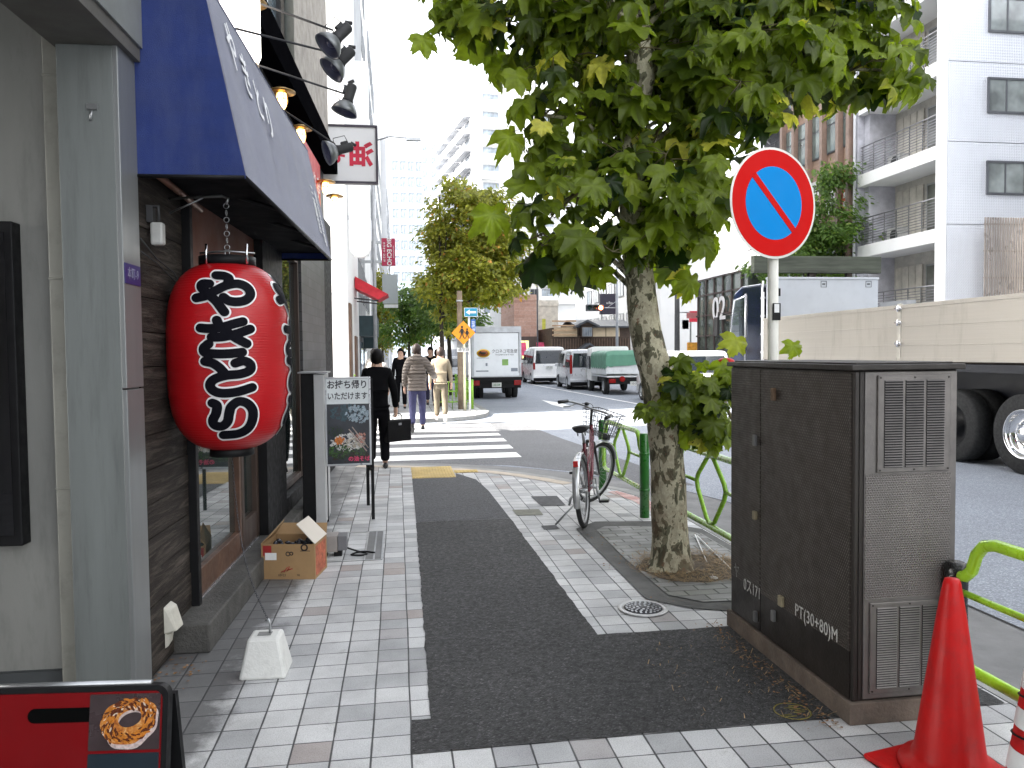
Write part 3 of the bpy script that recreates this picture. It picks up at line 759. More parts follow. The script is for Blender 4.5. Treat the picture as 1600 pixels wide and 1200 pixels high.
# blobs of foliage: px, py, Y, radii (m), number
blobs = [
 (925, 385, 5.15, .40, .5, .20, 46), (858, 375, 5.0, .26, .35, .22, 24), (1045, 385, 5.1, .34, .4, .24, 44), (880, 408, 5.5, .26, .3, .12, 20),
 (1060, 330, 4.95, .36, .36, .24, 52), (905, 300, 5.1, .40, .5, .34, 75), (1000, 290, 5.25, .45, .45, .35, 70), (1090, 260, 5.1, .34, .4, .28, 50),
 (850, 180, 5.2, .22, .4, .34, 34), (920, 180, 5.3, .45, .5, .36, 75), (1040, 190, 5.25, .5, .5, .34, 85), (1130, 180, 5.0, .42, .5, .28, 70),
 (960, 90, 5.3, .6, .6, .34, 110), (830, 50, 5.6, .48, .5, .24, 65), (735, 25, 5.8, .28, .4, .18, 26), (1080, 90, 5.2, .6, .6, .34, 120),
 (1200, 100, 5.0, .48, .5, .28, 85), (1260, 60, 5.2, .5, .5, .3, 90), (1330, 110, 5.1, .34, .4, .20, 46), (1400, 110, 5.15, .17, .3, .13, 16), (1330, 30, 5.3, .45, .5, .3, 60),
 (900, 0, 5.4, .8, .7, .3, 110), (1120, 0, 5.3, .8, .7, .3, 130), (1260, -30, 5.3, .6, .6, .3, 90), (700, -20, 5.9, .25, .4, .18, 24),
 (1000, -150, 5.4, 1.3, 1.2, .5, 170), (1200, -200, 5.6, 1.2, 1.2, .5, 140), (850, -170, 5.7, 1.0, 1.0, .5, 110), (1000, -330, 5.6, 1.1, 1.1, .5, 120),
]
items = []; twigs = MB(); limbs = MB()
singles = [(655, 75, 5.7, .15), (805, 133, 5.2, .16), (792, 232, 5.1, .17), (772, 355, 5.0, .19), (1085, 455, 4.9, .16), (870, 440, 5.0, .19), (1060, 370, 4.75, .20), (1105, 340, 4.75, .19), (1070, 300, 4.8, .2), (1425, 90, 5.1, .17), (1115, 100, 4.8, .21), (1180, 95, 4.8, .2),
           (1152, 545, 4.42, .11), (1243, 550, 4.5, .09)]
for bi, (x, y, Y, rx, ry, rz, n_) in enumerate(blobs):
    c = atY(x, y, Y) - TB
    near = min(pc, key=lambda p: (p - c).length + abs(p.z - (c.z - 0.35)) * 0.8)
    hubs = []
    mid = near.lerp(c, 0.5) + Vector((0, 0, 0.12))
    limbs.tube(crom([near, mid, c], 4), [0.022 - 0.0015 * k for k in range(9)], 7)
    for k in range(max(3, n_ // 9)):
        d = Vector((R.gauss(0, .5) * rx, R.gauss(0, .5) * ry, R.gauss(0, .45) * rz)); h = c + d
        hubs.append(h); twigs.tube([c, c.lerp(h, 0.5) + Vector((0, 0, 0.03)), h], [.009, .006, .004], 5)
    for k in range(int(n_ * (0.66 if y > 120 and x < 1110 else 0.82 if y > 120 else 0.9))):
        while True:
            d = Vector((R.uniform(-1, 1), R.uniform(-1, 1), R.uniform(-1, 1)))
            if 0.15 < d.length < 1: break
        p = c + Vector((d.x * rx, d.y * ry, d.z * rz))
        if abs(p.x - near.x) < 0.10 and p.y < near.y and 3.35 < p.z < 4.3: continue
        out = Vector((d.x, d.y, d.z * 0.5)) + (Vector((p.x, p.y, 0)) - Vector((pc[40].x, pc[40].y, 0))) * 0.5
        tip = out.normalized() * 0.75 + Vector((R.gauss(0, .35), R.gauss(0, .35), -0.75 + R.gauss(0, .3)))
        nor = Vector((R.gauss(0, .35), R.gauss(0, .35), 0.95)) + out * 0.55 + Vector((-0.1, -0.35, 0))
        s = R.uniform(0.085, 0.195)
        items.append((p, tip, nor, s, min(1, max(0, R.gauss(0.45, .30)))))
        if k % 2 == 0:
            h = min(hubs, key=lambda q: (q - p).length); twigs.tube([h, h.lerp(p, 0.6) + Vector((0, 0, 0.02)), p], [.003, .002, .0018], 4)
for x, y, Y, s in singles:
    p = atY(x, y, Y) - TB
    p0 = p + Vector((R.uniform(-.03, .03), 0.02, s * 0.55))
    items.append((p0, (R.gauss(0, .3), -0.25, -0.9), (0.1, -0.9, 0.45), s, R.uniform(0.6, 1.0)))
    if y < 500: twigs.tube([p0, p0 + Vector((0.12 if x < 900 else -0.1, 0.1, 0.08)), p0 + Vector((0.3 if x < 900 else -0.25, 0.25, 0.1))], [.002, .003, .004], 4)
# single outer leaves are tinted brighter, as if catching light
leaves('crown', items, M_leaf, t, PL, 3)
limbs.build('limb', M_bark, t); twigs.build('twig', M_twig, t)
# shoots low on the trunk
its = []; tw = MB()
for x, y, Y, rx, rz, n_ in [(1075, 610, 4.98, .16, .12, 22), (1110, 630, 5.0, .13, .16, 24), (1045, 640, 4.95, .11, .07, 7), (1015, 632, 4.95, .07, .05, 3), (1090, 665, 5.05, .14, .09, 18), (1120, 590, 5.0, .10, .10, 12), (1065, 575, 5.0, .07, .07, 5), (1125, 680, 5.0, .07, .07, 7)]:
    c = atY(x, y, Y) - TB; near = min(pc, key=lambda p: (p - c).length); tw.tube([near, near.lerp(c, 0.5) + Vector((0, 0, 0.04)), c], [.008, .006, .003], 6)
    for k in range(n_):
        d = Vector((R.uniform(-1, 1) * rx, R.uniform(-.8, .8) * rx, R.uniform(-1, 1) * rz)); p = c + d
        its.append((p, (d.x * 3 + R.gauss(0, .3), -0.35 + R.gauss(0, .25), -0.7 + R.gauss(0, .3)), (d.x + R.gauss(0, .2), -0.6, 0.75), R.uniform(.055, .125), min(1, max(0, R.gauss(0.45, .28)))))
        tw.tube([c, p], [.002, .0015], 4)
leaves('shoot_leaves', its, M_leaf, t, PL, 5); tw.build('shoot', M_twig, t)
# dry cut stump with straw by the cabinet edge
p0 = atY(1131, 620, 5.3)
t = thing('cut_stub', 'pale split wooden stub with a red cap between the shoots and the cabinet', 'stub', (p0.x, p0.y, 0))
mb = MB(); mb.tube([(0.42, 0.10, 0), (0.30, 0.10, 0.7), (0.02, 0.03, 1.16)], 0.014, 10); mb.build('stake', M_twig, t)
mb = MB()
for k in range(26):
    a = R.uniform(0, 6.3); r1 = R.uniform(0.01, .05)
    mb.tube([(r1 * .5 * math.cos(a), r1 * .5 * math.sin(a), 1.47 + R.uniform(-.03, .02)), (r1 * math.cos(a) - 0.03, r1 * math.sin(a), 1.14 + R.uniform(-.05, .05))], [.007, .005], 5)
mb.build('split_wood', mat('bleached wood', (0.45, 0.38, 0.28), 0.8, var=0.4, scale=40), t)
mb = MB(); mb.sphere((0.015, 0, 1.475), (0.065, 0.05, 0.028), 14, 8); mb.build('red_cap', M_red, t)
# twig at the right edge
p0 = atX(1596, 800, 2.5)

# ------------------------------------------------------------------ background trees
SM = [small_leaf()]
def bgtree(label, x, y, h, r, crown, n, lm, ls=0.12, group=None, trunk_r=0.1, name='street_tree', bk=None, z0=0.0, lean=(0, 0)):
    """crown: list of (dx, dy, z, rx, rz)"""
    t = thing(name, label, 'tree', (x, y, z0), group=group)
    top = max(c[2] for c in crown)
    mb = MB(); pp = crom([Vector((0, 0, -0.02)), Vector((0.03, 0, h * 0.5)), Vector((lean[0], lean[1], h)), Vector((lean[0] * 1.2, 0, top))], 4)
    mb.tube(pp, [trunk_r * (1 - 0.75 * i / (len(pp) - 1)) for i in range(len(pp))], 10)
    for dx, dy, z, rx, rz in crown:
        s0 = Vector((lean[0], 0, min(z - 0.3, h)))
        mb.tube([s0, s0.lerp(Vector((dx, dy, z)), 0.5) + Vector((0, 0, .1)), Vector((dx, dy, z))], [trunk_r * .4, trunk_r * .25, trunk_r * .1], 6)
    mb.build('trunk', bk or M_barkd, t)
    vol = [c[3] ** 2 * c[4] for c in crown]; tot = sum(vol); its = []
    for c, v_ in zip(crown, vol):
        sub = [Vector((R.gauss(0, .45) * c[3], R.gauss(0, .45) * c[3], R.gauss(0, .45) * c[4])) for _ in range(14)]
        for k in range(int(n * v_ / tot)):
            s_ = R.choice(sub); q = s_ + Vector((R.gauss(0, .22) * c[3], R.gauss(0, .22) * c[3], R.gauss(0, .2) * c[4]))
            p = Vector((c[0], c[1], c[2])) + q
            its.append((p, (q.x + R.gauss(0, .5), q.y + R.gauss(0, .5), -0.5 + R.gauss(0, .4)), (R.gauss(0, .4), R.gauss(0, .4) - .4, 1), ls * R.uniform(.6, 1.2), min(1, max(0, R.gauss(.5, .25)))))
    leaves('crown', its, lm, t, SM, 9)
    return t
M_lyel = leafmat('turning leaf', (0.12, 0.15, 0.025), (0.26, 0.26, 0.04), (0.46, 0.22, 0.06))
M_lgrn = leafmat('dark green leaf', (0.045, 0.09, 0.025), (0.10, 0.17, 0.04), (0.20, 0.25, 0.06))
M_lgold = leafmat('gold green leaf', (0.10, 0.13, 0.02), (0.24, 0.22, 0.03), (0.40, 0.30, 0.04))
q = atZ(690, 640)
bx, by = q.x + 0.1, 22.9
def cz(x, y, Y=22.2): p = atY(x, y, Y); return p.x, p.z
cr = []
for x, y, rx, rz in [(740, 300, 1.0, .5), (700, 350, .7, .8), (770, 350, 1.0, .8), (740, 400, 1.3, .9), (700, 430, .8, .7), (790, 410, .6, .6), (745, 440, 1.0, .6), (695, 478, .6, .5), (780, 452, .6, .4)]:
    a, z = cz(x, y); cr.append((a - bx, R.uniform(-.5, .5), z, rx, rz))
bgtree('yellowing street tree at the far corner behind the orange warning sign', bx, by, 2.6, 1, cr, 26000, M_lyel, 0.135, 'street trees beyond the crossing', 0.11)
bgtree('dark green tree further along the left pavement behind the first tree', 1.9, 29, 2.5, 1, [(-.3, 0, 3.6, 1.2, 1.0), (.4, 0, 2.8, 1.0, .7), (0.8, 0, 4.6, 1.2, 1.2)], 6000, M_lgrn, 0.15, 'street trees beyond the crossing', 0.12)
bgtree('green street tree in the middle distance above the walking people', 0.6, 42, 2.4, 1, [(0, 0, 4.4, 1.6, 1.3), (-.6, 0, 3.2, 1.3, .9), (.7, 0, 3.0, 1.0, .8)], 6000, M_lgrn, 0.20, 'street trees beyond the crossing', 0.13)
bgtree('golden tree beside the pale sign board', -1.0, 52, 2.0, 1, [(0, 0, 4.8, 1.0, 1.8), (0, 0, 2.8, 1.0, 1.2)], 4500, M_lgold, 0.22, 'street trees beyond the crossing', 0.13)
bgtree('green tree at the far end of the pavement', 2.6, 60, 2.4, 1, [(0, 0, 4.8, 2.0, 1.8), (-1, 0, 3.0, 1.5, 1.0), (1.2, 0, 5.4, 1.4, 1.4)], 5500, M_lgold, 0.25, 'street trees beyond the crossing', 0.14)
cr = []
def rz_(x, y, Y): p = atY(x, y, Y); return p.x - 17.8, p.z
for x, y, rx, rz in [(1290, 300, 1.0, 1.0), (1275, 350, 1.4, 1.0), (1310, 370, 1.3, .8), (1260, 390, 1.2, .8), (1230, 400, 1.0, .8), (1300, 410, 1.6, .6), (1200, 420, 1.0, .5)]:
    a, z = rz_(x, y, 31.5); cr.append((a, R.uniform(-.6, .6), z, rx, rz))
bgtree('dark green tree in front of the brown office building behind the sign disc', 17.8, 31.5, 3.2, 1, cr, 9000, M_lgrn, 0.2, None, 0.14)
# ------------------------------------------------------------------ left side: grey building at the viewer's shoulder
LRZ = -math.atan(0.04)
def Lthing(name, label, cat, a=0, t=0, z=0, group=None):
    p = LM @ Vector((a, t, z)); return thing(name, label, cat, p, LRZ, group)
M_gw = mat('grey stone cladding', (0.235, 0.235, 0.22), 0.55, var=0.14, scale=2.2, dirt=0.4, stretch=(1.5, 1.5, .35), bump=0.08, bscale=200)
M_gw2 = mat('brushed metal pillar', (0.25, 0.26, 0.26), 0.38, 0.45, var=0.12, scale=2.5, stretch=(1, 1, 0.12), dirt=0.1)
M_cream = mat('cream painted pipe', (0.28, 0.275, 0.24), 0.5, var=0.1, scale=3, dirt=0.4)
M_dk = mat('dark plinth', (0.05, 0.055, 0.058), 0.6, var=0.3)
def glow_wall(): pass
t = Lthing('office_building', 'light grey stone clad building with a metal pillar at the left edge', 'building', 0, 0)
mb = MB(); mb.box((-6, -0.205, 0.10), (-0.40, 0.0, 4.6)); mb.build('recess_wall', M_gw, t)
mb = MB(); mb.box((-6, -0.235, 0.0), (-0.42, -0.205, 0.10)); mb.build('plinth', M_dk, t)
mb = MB()
mb.box((-0.42, -0.40, 0.0), (-0.185, -0.203, 2.9)); pz = mb.build('pillar', mat('grey pillar face', (0.175, 0.19, 0.185), 0.5, 0.2, var=0.16, scale=2.5, dirt=0.45, stretch=(3, 3, .3)), t, bevel=0.004)
mb = MB(); 
for z0, z1 in ((0.0, 1.405), (1.412, 2.9)): mb.box((-0.187, -0.402, z0), (-0.165, -0.201, z1))
mb.build('cladding', M_gw2, pz, bevel=0.003)
mb = MB(); mb.box((-0.44, -6, 2.9), (-0.14, -0.195, 2.96)); mb.build('soffit', mat('dark soffit', (0.10, 0.095, 0.085), 0.6), t)
mb = MB()
for a0, b0 in ((-6.0, -2.4), (-2.394, -0.19)): mb.box((-0.46, a0, 2.962), (-0.128, b0, 9.5))
mb.box((-0.4605, -0.42, 2.84), (-0.138, -0.19, 2.965)) if False else None
mb.build('fascia', mat('pale grey fascia', (0.22, 0.23, 0.22), 0.5, 0.2, var=0.06, dirt=0.12), t)
mb = MB(); mb.box((-6, -6, 4.6), (-0.46, -0.0, 4.8)); mb.build('ceiling', M_gw, t)
mb = MB(); mb.box((-16, -22, 4.8), (-0.5, -0.0, 28)); mb.box((-16, -22, 0), (-3.5, -6, 4.8)); mb.build('upper_floors', M_gw, t)
mb = MB(); mb.box((-0.53, -0.285, 0.0), (-0.455, -0.207, 4.6)); 
for z in (0.95, 1.9, 2.8): mb.box((-0.534, -0.289, z), (-0.451, -0.207, z + 0.012))
mb.build('downpipe', M_cream, t, bevel=0.006)
# wall mounted things
t = Lthing('display_case', 'black vertical display case on the grey recess wall at the left edge', 'display case', -0.8, -0.205)
mb = MB(); mb.box((-0.45, -0.075, 0.70), (0.12, 0.0, 2.16)); mb.build('case', M_black, t, bevel=0.006)
mb = MB(); mb.box((-0.42, -0.08, 0.75), (0.085, -0.0755, 2.11)); mb.build('front_glass', glass('black glass', (0.01, 0.01, 0.012)), t)
p = LI @ atY(142, 165, 3.6)
t = Lthing('wall_hook', 'small dull metal hook screwed to the front of the grey pillar', 'hook', p.x, -0.402, 0)
mb = MB(); mb.box((-0.02, -0.008, 2.62), (0.025, 0, 2.645)); mb.cyl((0, -0.004, 2.62), (-0.004, -0.006, 2.575), 0.006, 8); mb.build('hook', M_steel, t)
t = Lthing('address_plate', 'small violet blue address plate on the street side of the grey pillar', 'plate', -0.165, -0.3)
mb = MB(); mb.box((0, -0.095, 1.875), (0.004, 0.085, 1.965)); mb.build('plate', mat('violet blue enamel', (0.035, 0.03, 0.14), 0.35, var=0.2), t)
text('lettering', '本町-9', 0.058, mat('faded white letters', (0.25, 0.25, 0.34), 0.5), t, basis((0.0048, -0.005, 1.92), (0, 1, 0), (0, 0, 1)), 0.0004, sx=0.8)

# ------------------------------------------------------------------ yakitori shop
def planks():
    n = NT('weathered dark planks')
    v = n.coord((1, 0.35, 5))
    f = n.noise(5, 8, 0.7, v, 0.8); g = n.noise(38, 4, 0.7, n.coord((1, 0.25, 3)))
    c = n.ramp(f, [(0.25, (0.010, 0.008, 0.006)), (0.48, (0.028, 0.022, 0.018)), (0.64, (0.085, 0.07, 0.058)), (0.82, (0.20, 0.18, 0.155))])
    c = n.mix(1.0, c, n.ramp(g, [(0.3, 0.6), (0.7, 1.2)]), 'MULTIPLY')
    n.base(c); n.bump(n.math('ADD', f, n.math('MULTIPLY', g, 0.5)), 0.7, 0.012); n.set(0.8, 0, 0.25); return n.mat
M_plank = planks()
M_frame = mat('dark brown wood frame', (0.045, 0.026, 0.018), 0.55, var=0.4, scale=6, stretch=(1, 1, .2), dirt=0.2)
M_frame2 = mat('reddish wood rail', (0.10, 0.05, 0.03), 0.55, var=0.35, scale=8, dirt=0.2)
M_glass = glass('shop glass', (0.02, 0.028, 0.026), 0.02)
M_tdark = tiles('dark wall tile', size=0.11, x0=0, y0=0, jw=0.05, colw=1.0, joint=(0.02, 0.02, 0.02), stops=[(0, (0.035, 0.035, 0.037)), (1, (0.07, 0.07, 0.073))])
def walltiles(name, c0, c1, w_=0.24, h_=0.10, joint=(0.02, 0.02, 0.02), rough=0.4):
    n = NT(name); br = n.n('ShaderNodeTexBrick'); sp = n.n('ShaderNodeSeparateXYZ'); n.l(n.tc.outputs['Object'], sp.inputs[0])
    cb = n.n('ShaderNodeCombineXYZ'); n.l(n.math('ADD', sp.outputs[0], sp.outputs[1]), cb.inputs[0]); n.l(sp.outputs[2], cb.inputs[1]); n.l(cb.outputs[0], br.inputs['Vector'])
    br.inputs['Scale'].default_value = 1; br.inputs['Brick Width'].default_value = w_; br.inputs['Row Height'].default_value = h_; br.inputs['Mortar Size'].default_value = 0.004
    br.inputs['Color1'].default_value = (*c0, 1); br.inputs['Color2'].default_value = (*c1, 1); br.inputs['Mortar'].default_value = (*joint, 1)
    n.base(n.mix(1.0, br.outputs['Color'], n.ramp(n.noise(6, 6, .7), [(.3, .75), (.7, 1.15)]), 'MULTIPLY')); n.bump(br.outputs['Fac'], -0.5, 0.004); n.set(rough); return n.mat
M_tdark = walltiles('dark wall tile', (0.045, 0.046, 0.048), (0.085, 0.086, 0.09))
shop = Lthing('yakitori_shop', 'dark timber and tile yakitori shop front behind the red lantern', 'shop building')
mb = MB(); mb.box((-12, 0.0, 0.0), (-0.45, 5.0, 26)); mb.box((-22, 5.0, 0), (-0.45, 6.85, 17.6)); mb.box((-11, 6.85, 0), (-5, 8.8, 26)); mb.build('core', mat('dull grey render', (0.28, 0.27, 0.25), 0.8, var=0.15, dirt=0.2), shop)  # last box: unseen block added to shade the lorry and trim the sunlit band
for i in range(16):
    z = 0.02 + i * 0.165; mb = MB(); mb.box((-0.22, -0.195, z), (-0.18 + R.uniform(-.003, .003), 0.48, z + 0.161)); mb.build('plank', M_plank, shop)
mb = MB(); mb.box((-0.45, -0.19, 2.665), (-0.2, 6.8, 3.35)); mb.build('header_wall', mat('red brown header', (0.085, 0.028, 0.016), 0.7, var=0.3, scale=2), shop)
mb = MB(); mb.box((-0.30, 0.49, 2.05), (-0.165, 2.95, 2.66)); mb.build('transom', mat('red brown transom', (0.12, 0.040, 0.022), 0.7, var=0.3, scale=2), shop)
def frame_window(t0, t1, z0, z1, f=0.06, a=-0.19, name='window', fm=None, gm=None, sill=True, bot=None):
    fm = fm or M_frame; mb = MB(); d0, d1 = a - 0.05, a + 0.025
    bt = bot or f
    mb.box((d0, t0, z0), (d1, t0 + f, z1)); mb.box((d0, t1 - f, z0), (d1, t1, z1)); mb.box((d0, t0 + f, z1 - f), (d1 - .003, t1 - f, z1)); mb.box((d0, t0 + f, z0), (d1 - .003, t1 - f, z0 + bt))
    o = mb.build(name, fm, shop, bevel=0.003)
    mb = MB(); mb.box((a - 0.02, t0 + f, z0 + bt), (a - 0.012, t1 - f, z1 - f)); mb.build('pane', gm or M_glass, o)
    return o
frame_window(0.485, 1.60, 0.165, 2.04, 0.05, name='door', fm=M_frame2, bot=0.16)
frame_window(1.62, 2.15, 0.165, 2.04, 0.07, name='door', fm=M_frame, bot=0.2)
frame_window(2.98, 4.2, 0.30, 2.55, 0.06, name='window')
mb = MB(); mb.box((-0.24, 0.465, 0.0), (-0.135, 0.515, 2.66)); mb.build('door_post', M_black, shop, bevel=0.003)
mb = MB(); mb.box((-0.35, 2.16, 0.0), (-0.10, 2.95, 2.64)); mb.build('pier', M_black, shop)
mb = MB(); mb.box((-0.30, 2.96, 0.0), (-0.10, 4.2, 0.29)); mb.build('low_wall', M_black, shop)
mb = MB(); mb.box((-0.30, 3.3, 2.56), (-0.14, 6.0, 3.35)); mb.box((-0.30, 4.22, 0.0), (-0.14, 6.0, 2.56)); mb.build('tiled_wall', M_tdark, shop)
mb = MB(); mb.box((-0.30, 6.002, 0.0), (-0.155, 6.86, 3.3)); mb.build('end_pier', M_black, shop)
mb = MB(); mb.box((-0.20, 0.16, 0.0), (0.0, 4.3, 0.155)); st = mb.build('step', mat('stained concrete step', (0.075, 0.072, 0.066), 0.85, var=0.45, scale=4, dirt=0.7, bump=0.6, bscale=60), shop, bevel=0.01)
mb = MB(); mb.box((-0.17, 0.52, 0.156), (-0.155, 2.1, 0.164)); mb.build('metal_threshold', mat('bright threshold', (0.6, 0.62, 0.65), 0.25, 0.8), st)
# upper facade
mb = MB(); mb.box((-0.45, -0.19, 3.36), (-0.24, 6.85, 4.02)); mb.build('upper_band', M_tdark, shop)
mb = MB(); mb.box((-0.24, 1.2, 4.02), (-0.05, 6.9, 4.30)); mb.build('black_beam', mat('matt black beam', (.004, .004, .005), .95, spec=0.0), shop, bevel=0.005)
mb = MB(); mb.box((-0.45, 3.85, 4.305), (-0.16, 6.85, 17.6)); mb.box((-0.45, -0.19, 7.2), (-0.2, 3.84, 26)); mb.box((-0.45, -0.19, 4.305), (-0.2, 1.0, 7.19)); mb.build('stucco_wall', mat('rough stucco', (0.36, 0.33, 0.29), 0.9, var=0.3, scale=5, dirt=0.4, bump=0.8, bscale=25), shop)
for a0 in (1.05, 1.98, 2.91):
    frame_window(a0, a0 + 0.9, 4.32, 7.15, 0.05, a=-0.24, name='upper_window', fm=M_dark, gm=glass('sky glass', (0.25, 0.33, 0.38), 0.05))  # pale blue pane colour stands in for reflected sky
mb = MB(); mb.cyl((-0.13, 3.75, 4.31), (-0.13, 3.75, 12), 0.045, 12); mb.build('downpipe', M_cream, shop)
mb = MB(); mb.box((-0.23, 4.0, 3.15), (-0.10, 5.5, 3.80)); ns = mb.build('red_sign', M_red, shop)
for k in range(5):
    text('lettering', 'やきとり亭'[k], 0.26, M_white, ns, basis((-0.098, 4.2 + k * 0.28, 3.48), (0, 1, 0), (0, 0, 1)), 0.001)
# pipe under the awning
mb = MB(); mb.tube([(-0.12, -0.1, 2.42), (-0.12, 0.35, 2.40), (-0.12, 0.62, 2.38)], 0.017, 10); mb.build('copper_pipe', mat('copper brown pipe', (0.25, 0.14, 0.10), 0.4, 0.5), shop)
mb = MB()
for s in (0.0, 0.02): mb.tube([(-0.165, -0.19, 2.10 - s * 3), (-0.16, 0.0, 2.03 - s), (-0.16, 0.25, 1.99 - s * 2), (-0.16, 0.46, 1.90)], 0.004, 5)
mb.build('cable', M_dark, shop)

# camera, cover
t = Lthing('wall_lamp', 'small white plastic lamp box on the plank wall above the lantern', 'lamp', -0.18, -0.07, 0)
mb = MB(); mb.ob((0.05, 0.01, 2.14), (0.06, 0.05, 0.11)); mb.build('housing', mat('dirty white plastic', (0.45, 0.45, 0.43), 0.5, dirt=0.3), t, bevel=0.012)
mb = MB(); mb.ob((0.02, 0.01, 2.235), (0.03, 0.04, 0.08)); mb.tube([(0.0, 0.0, 2.27), (0.06, 0.0, 2.27), (0.06, 0.0, 2.2)], 0.008, 8); mb.build('bracket', M_dark, t)
t = Lthing('vent_cover', 'broken white plastic vent cover low on the plank wall', 'vent cover', -0.18, 0.08, 0)
mb = MB(); mb.loft([[(0, -0.07, 0.16), (0, 0.05, 0.16), (0, 0.05, 0.30), (0, -0.07, 0.30)], [(0.06, -0.05, 0.17), (0.065, 0.045, 0.17), (0.035, 0.04, 0.28), (0.03, -0.045, 0.285)]], 0, False); mb.build('cover', mat('ivory plastic', (0.55, 0.53, 0.46), 0.5, dirt=0.5), t, bevel=0.008)
mb = MB(); mb.loft([[(0.005, -0.065, 0.09), (0.005, 0.0, 0.10), (0.005, 0.02, 0.16), (0.005, -0.065, 0.16)], [(0.02, -0.06, 0.10), (0.02, 0.0, 0.11), (0.025, 0.01, 0.155), (0.03, -0.06, 0.155)]], 0, False); mb.build('broken_piece', mat('ivory plastic', (0.55, 0.53, 0.46), 0.5), t)

# ------------------------------------------------------------------ awning
def cloth(name, col):
    n = NT(name); f = n.noise(3.0, 4, 0.6, n.coord((1, 1, 3)))
    n.base(n.ramp(f, [(0.3, tuple(q * 0.88 for q in col)), (0.7, tuple(q * 1.08 for q in col))]))
    n.base(n.mix(n.ramp(n.noise(2.6, 7, 0.7, n.coord((1.5, 1.5, .5))), [(.45, 0.0), (.8, 0.22)]), n.ramp(f, [(0.3, tuple(q * 0.86 for q in col)), (0.7, tuple(q * 1.1 for q in col))]), (0.16, 0.17, 0.22)))
    n.bump(n.math('ADD', n.math('MULTIPLY', n.noise(400, 2), 0.2), n.math('MULTIPLY', n.noise(2.6, 3, .5, n.coord((1, 1, .4))), 1.6)), 0.5, 0.03); n.set(0.62, 0, 0.3)
    n.b.inputs['Sheen Weight'].default_value = 0.3; return n.mat
M_blue = cloth('royal blue awning cloth', (0.004, 0.021, 0.135))
M_bluef = cloth('faded slate blue cloth', (0.10, 0.11, 0.185))
t = Lthing('shop_awning', 'blue fabric awning with white やきとり lettering over the shop front', 'awning', 0, -0.2)
T1 = 3.17; ZB, ZT = 2.385, 3.32
AL, AT = 0.32, 0.135
for q_ in (-0.003, T1 - 0.003):
    mb = MB(); mb.prism([(-0.19, q_, ZB), (AL, q_, ZB - 0.005), (AT, q_, ZT), (-0.19, q_, ZT)], (0, 0.006, 0)); mb.build('side_panel', M_blue, t)
mb = MB(); mb.box((-0.18, 0.01, ZB + 0.055), (AL - 0.025, T1 - 0.01, ZB + 0.06)); mb.build('undershade', mat('black lining', (0.006, 0.006, 0.008), 0.9, spec=0.1), t)  # black sheet added so the awning underside reads as deep shade
mb = MB()
rows = []
for i in range(9):
    z = ZB + (ZT - ZB) * i / 8; a = AL + (AT - AL) * i / 8; rows.append([(a + 0.006 * math.sin(j * 1.1) * math.sin(PI * i / 8), 0.001 + (T1 - .002) * j / 30, z) for j in range(31)])
v = [p for r in rows for p in r]; mb.add(v, [(i * 31 + j, (i + 1) * 31 + j, (i + 1) * 31 + j + 1, i * 31 + j + 1) for i in range(8) for j in range(30)][::1], 0, True)
mb.build('front_panel', M_bluef, t)
mb = MB(); mb.box((-0.19, 0.001, ZT - 0.004), (AT + .004, T1, ZT + 0.004)); mb.build('top_panel', M_blue, t)
mb = MB(); mb.tube([(AL - .006, 0.0, ZB), (AL - .006, T1, ZB)], 0.011, 8); mb.tube([(AL - .006, 0.0, ZB), (-0.18, 0.0, ZB)], 0.01, 8); mb.tube([(AL - .006, T1, ZB), (-0.18, T1, ZB)], 0.01, 8)
for q in (0.8, 1.6, 2.4): mb.tube([(AL - .01, q, ZB), (-0.18, q, ZB + 0.15)], 0.012, 8)
mb.tube([(0.05, 0.0, ZB + 0.18), (0.05, T1, ZB + 0.18)], 0.012, 8); mb.build('frame', M_black, t)
for q_ in (0.0, 1.04, 2.08, T1 - .004):
    mb = MB(); mb.add([(AL + .0085, q_ - .006 + .004, ZB), (AL + .0085, q_ + .010, ZB), (AT + .0085, q_ + .010, ZT), (AT + .0085, q_ - .002, ZT)], [(0, 1, 2, 3)])
    mb.build('seam', M_bluef, t)
M_wtx = mat('white lettering', (0.72, 0.72, 0.74), 0.5, var=0.05)
sl_ = (Vector((AT, 0, ZT)) - Vector((AL, 0, ZB))).normalized()
def aw(t_, z): k = (z - ZB) / (ZT - ZB); return (AL + (AT - AL) * k + 0.009, t_, z)
for ch, tt, zz, s in (('や', 0.36, 3.10, 0.24), ('き', 0.62, 3.05, 0.24), ('と', 0.87, 3.0, 0.22), ('り', 1.13, 2.97, 0.24)):
    text('lettering', ch, s * 1.15, M_wtx, t, basis(aw(tt, zz), (0, 1, 0), sl_), 0.001, 0.003, sx=0.72)
for k, ch in enumerate('三鷹店'): text('lettering', ch, 0.15, M_wtx, t, basis(aw(2.72, 2.86 - k * 0.13), (0, 1, 0), sl_), 0.001)
for k, ch in enumerate('焼鳥酒場'): text('lettering', ch, 0.12, M_wtx, t, basis(aw(2.92, 2.86 - k * 0.115), (0, 1, 0), sl_), 0.001)

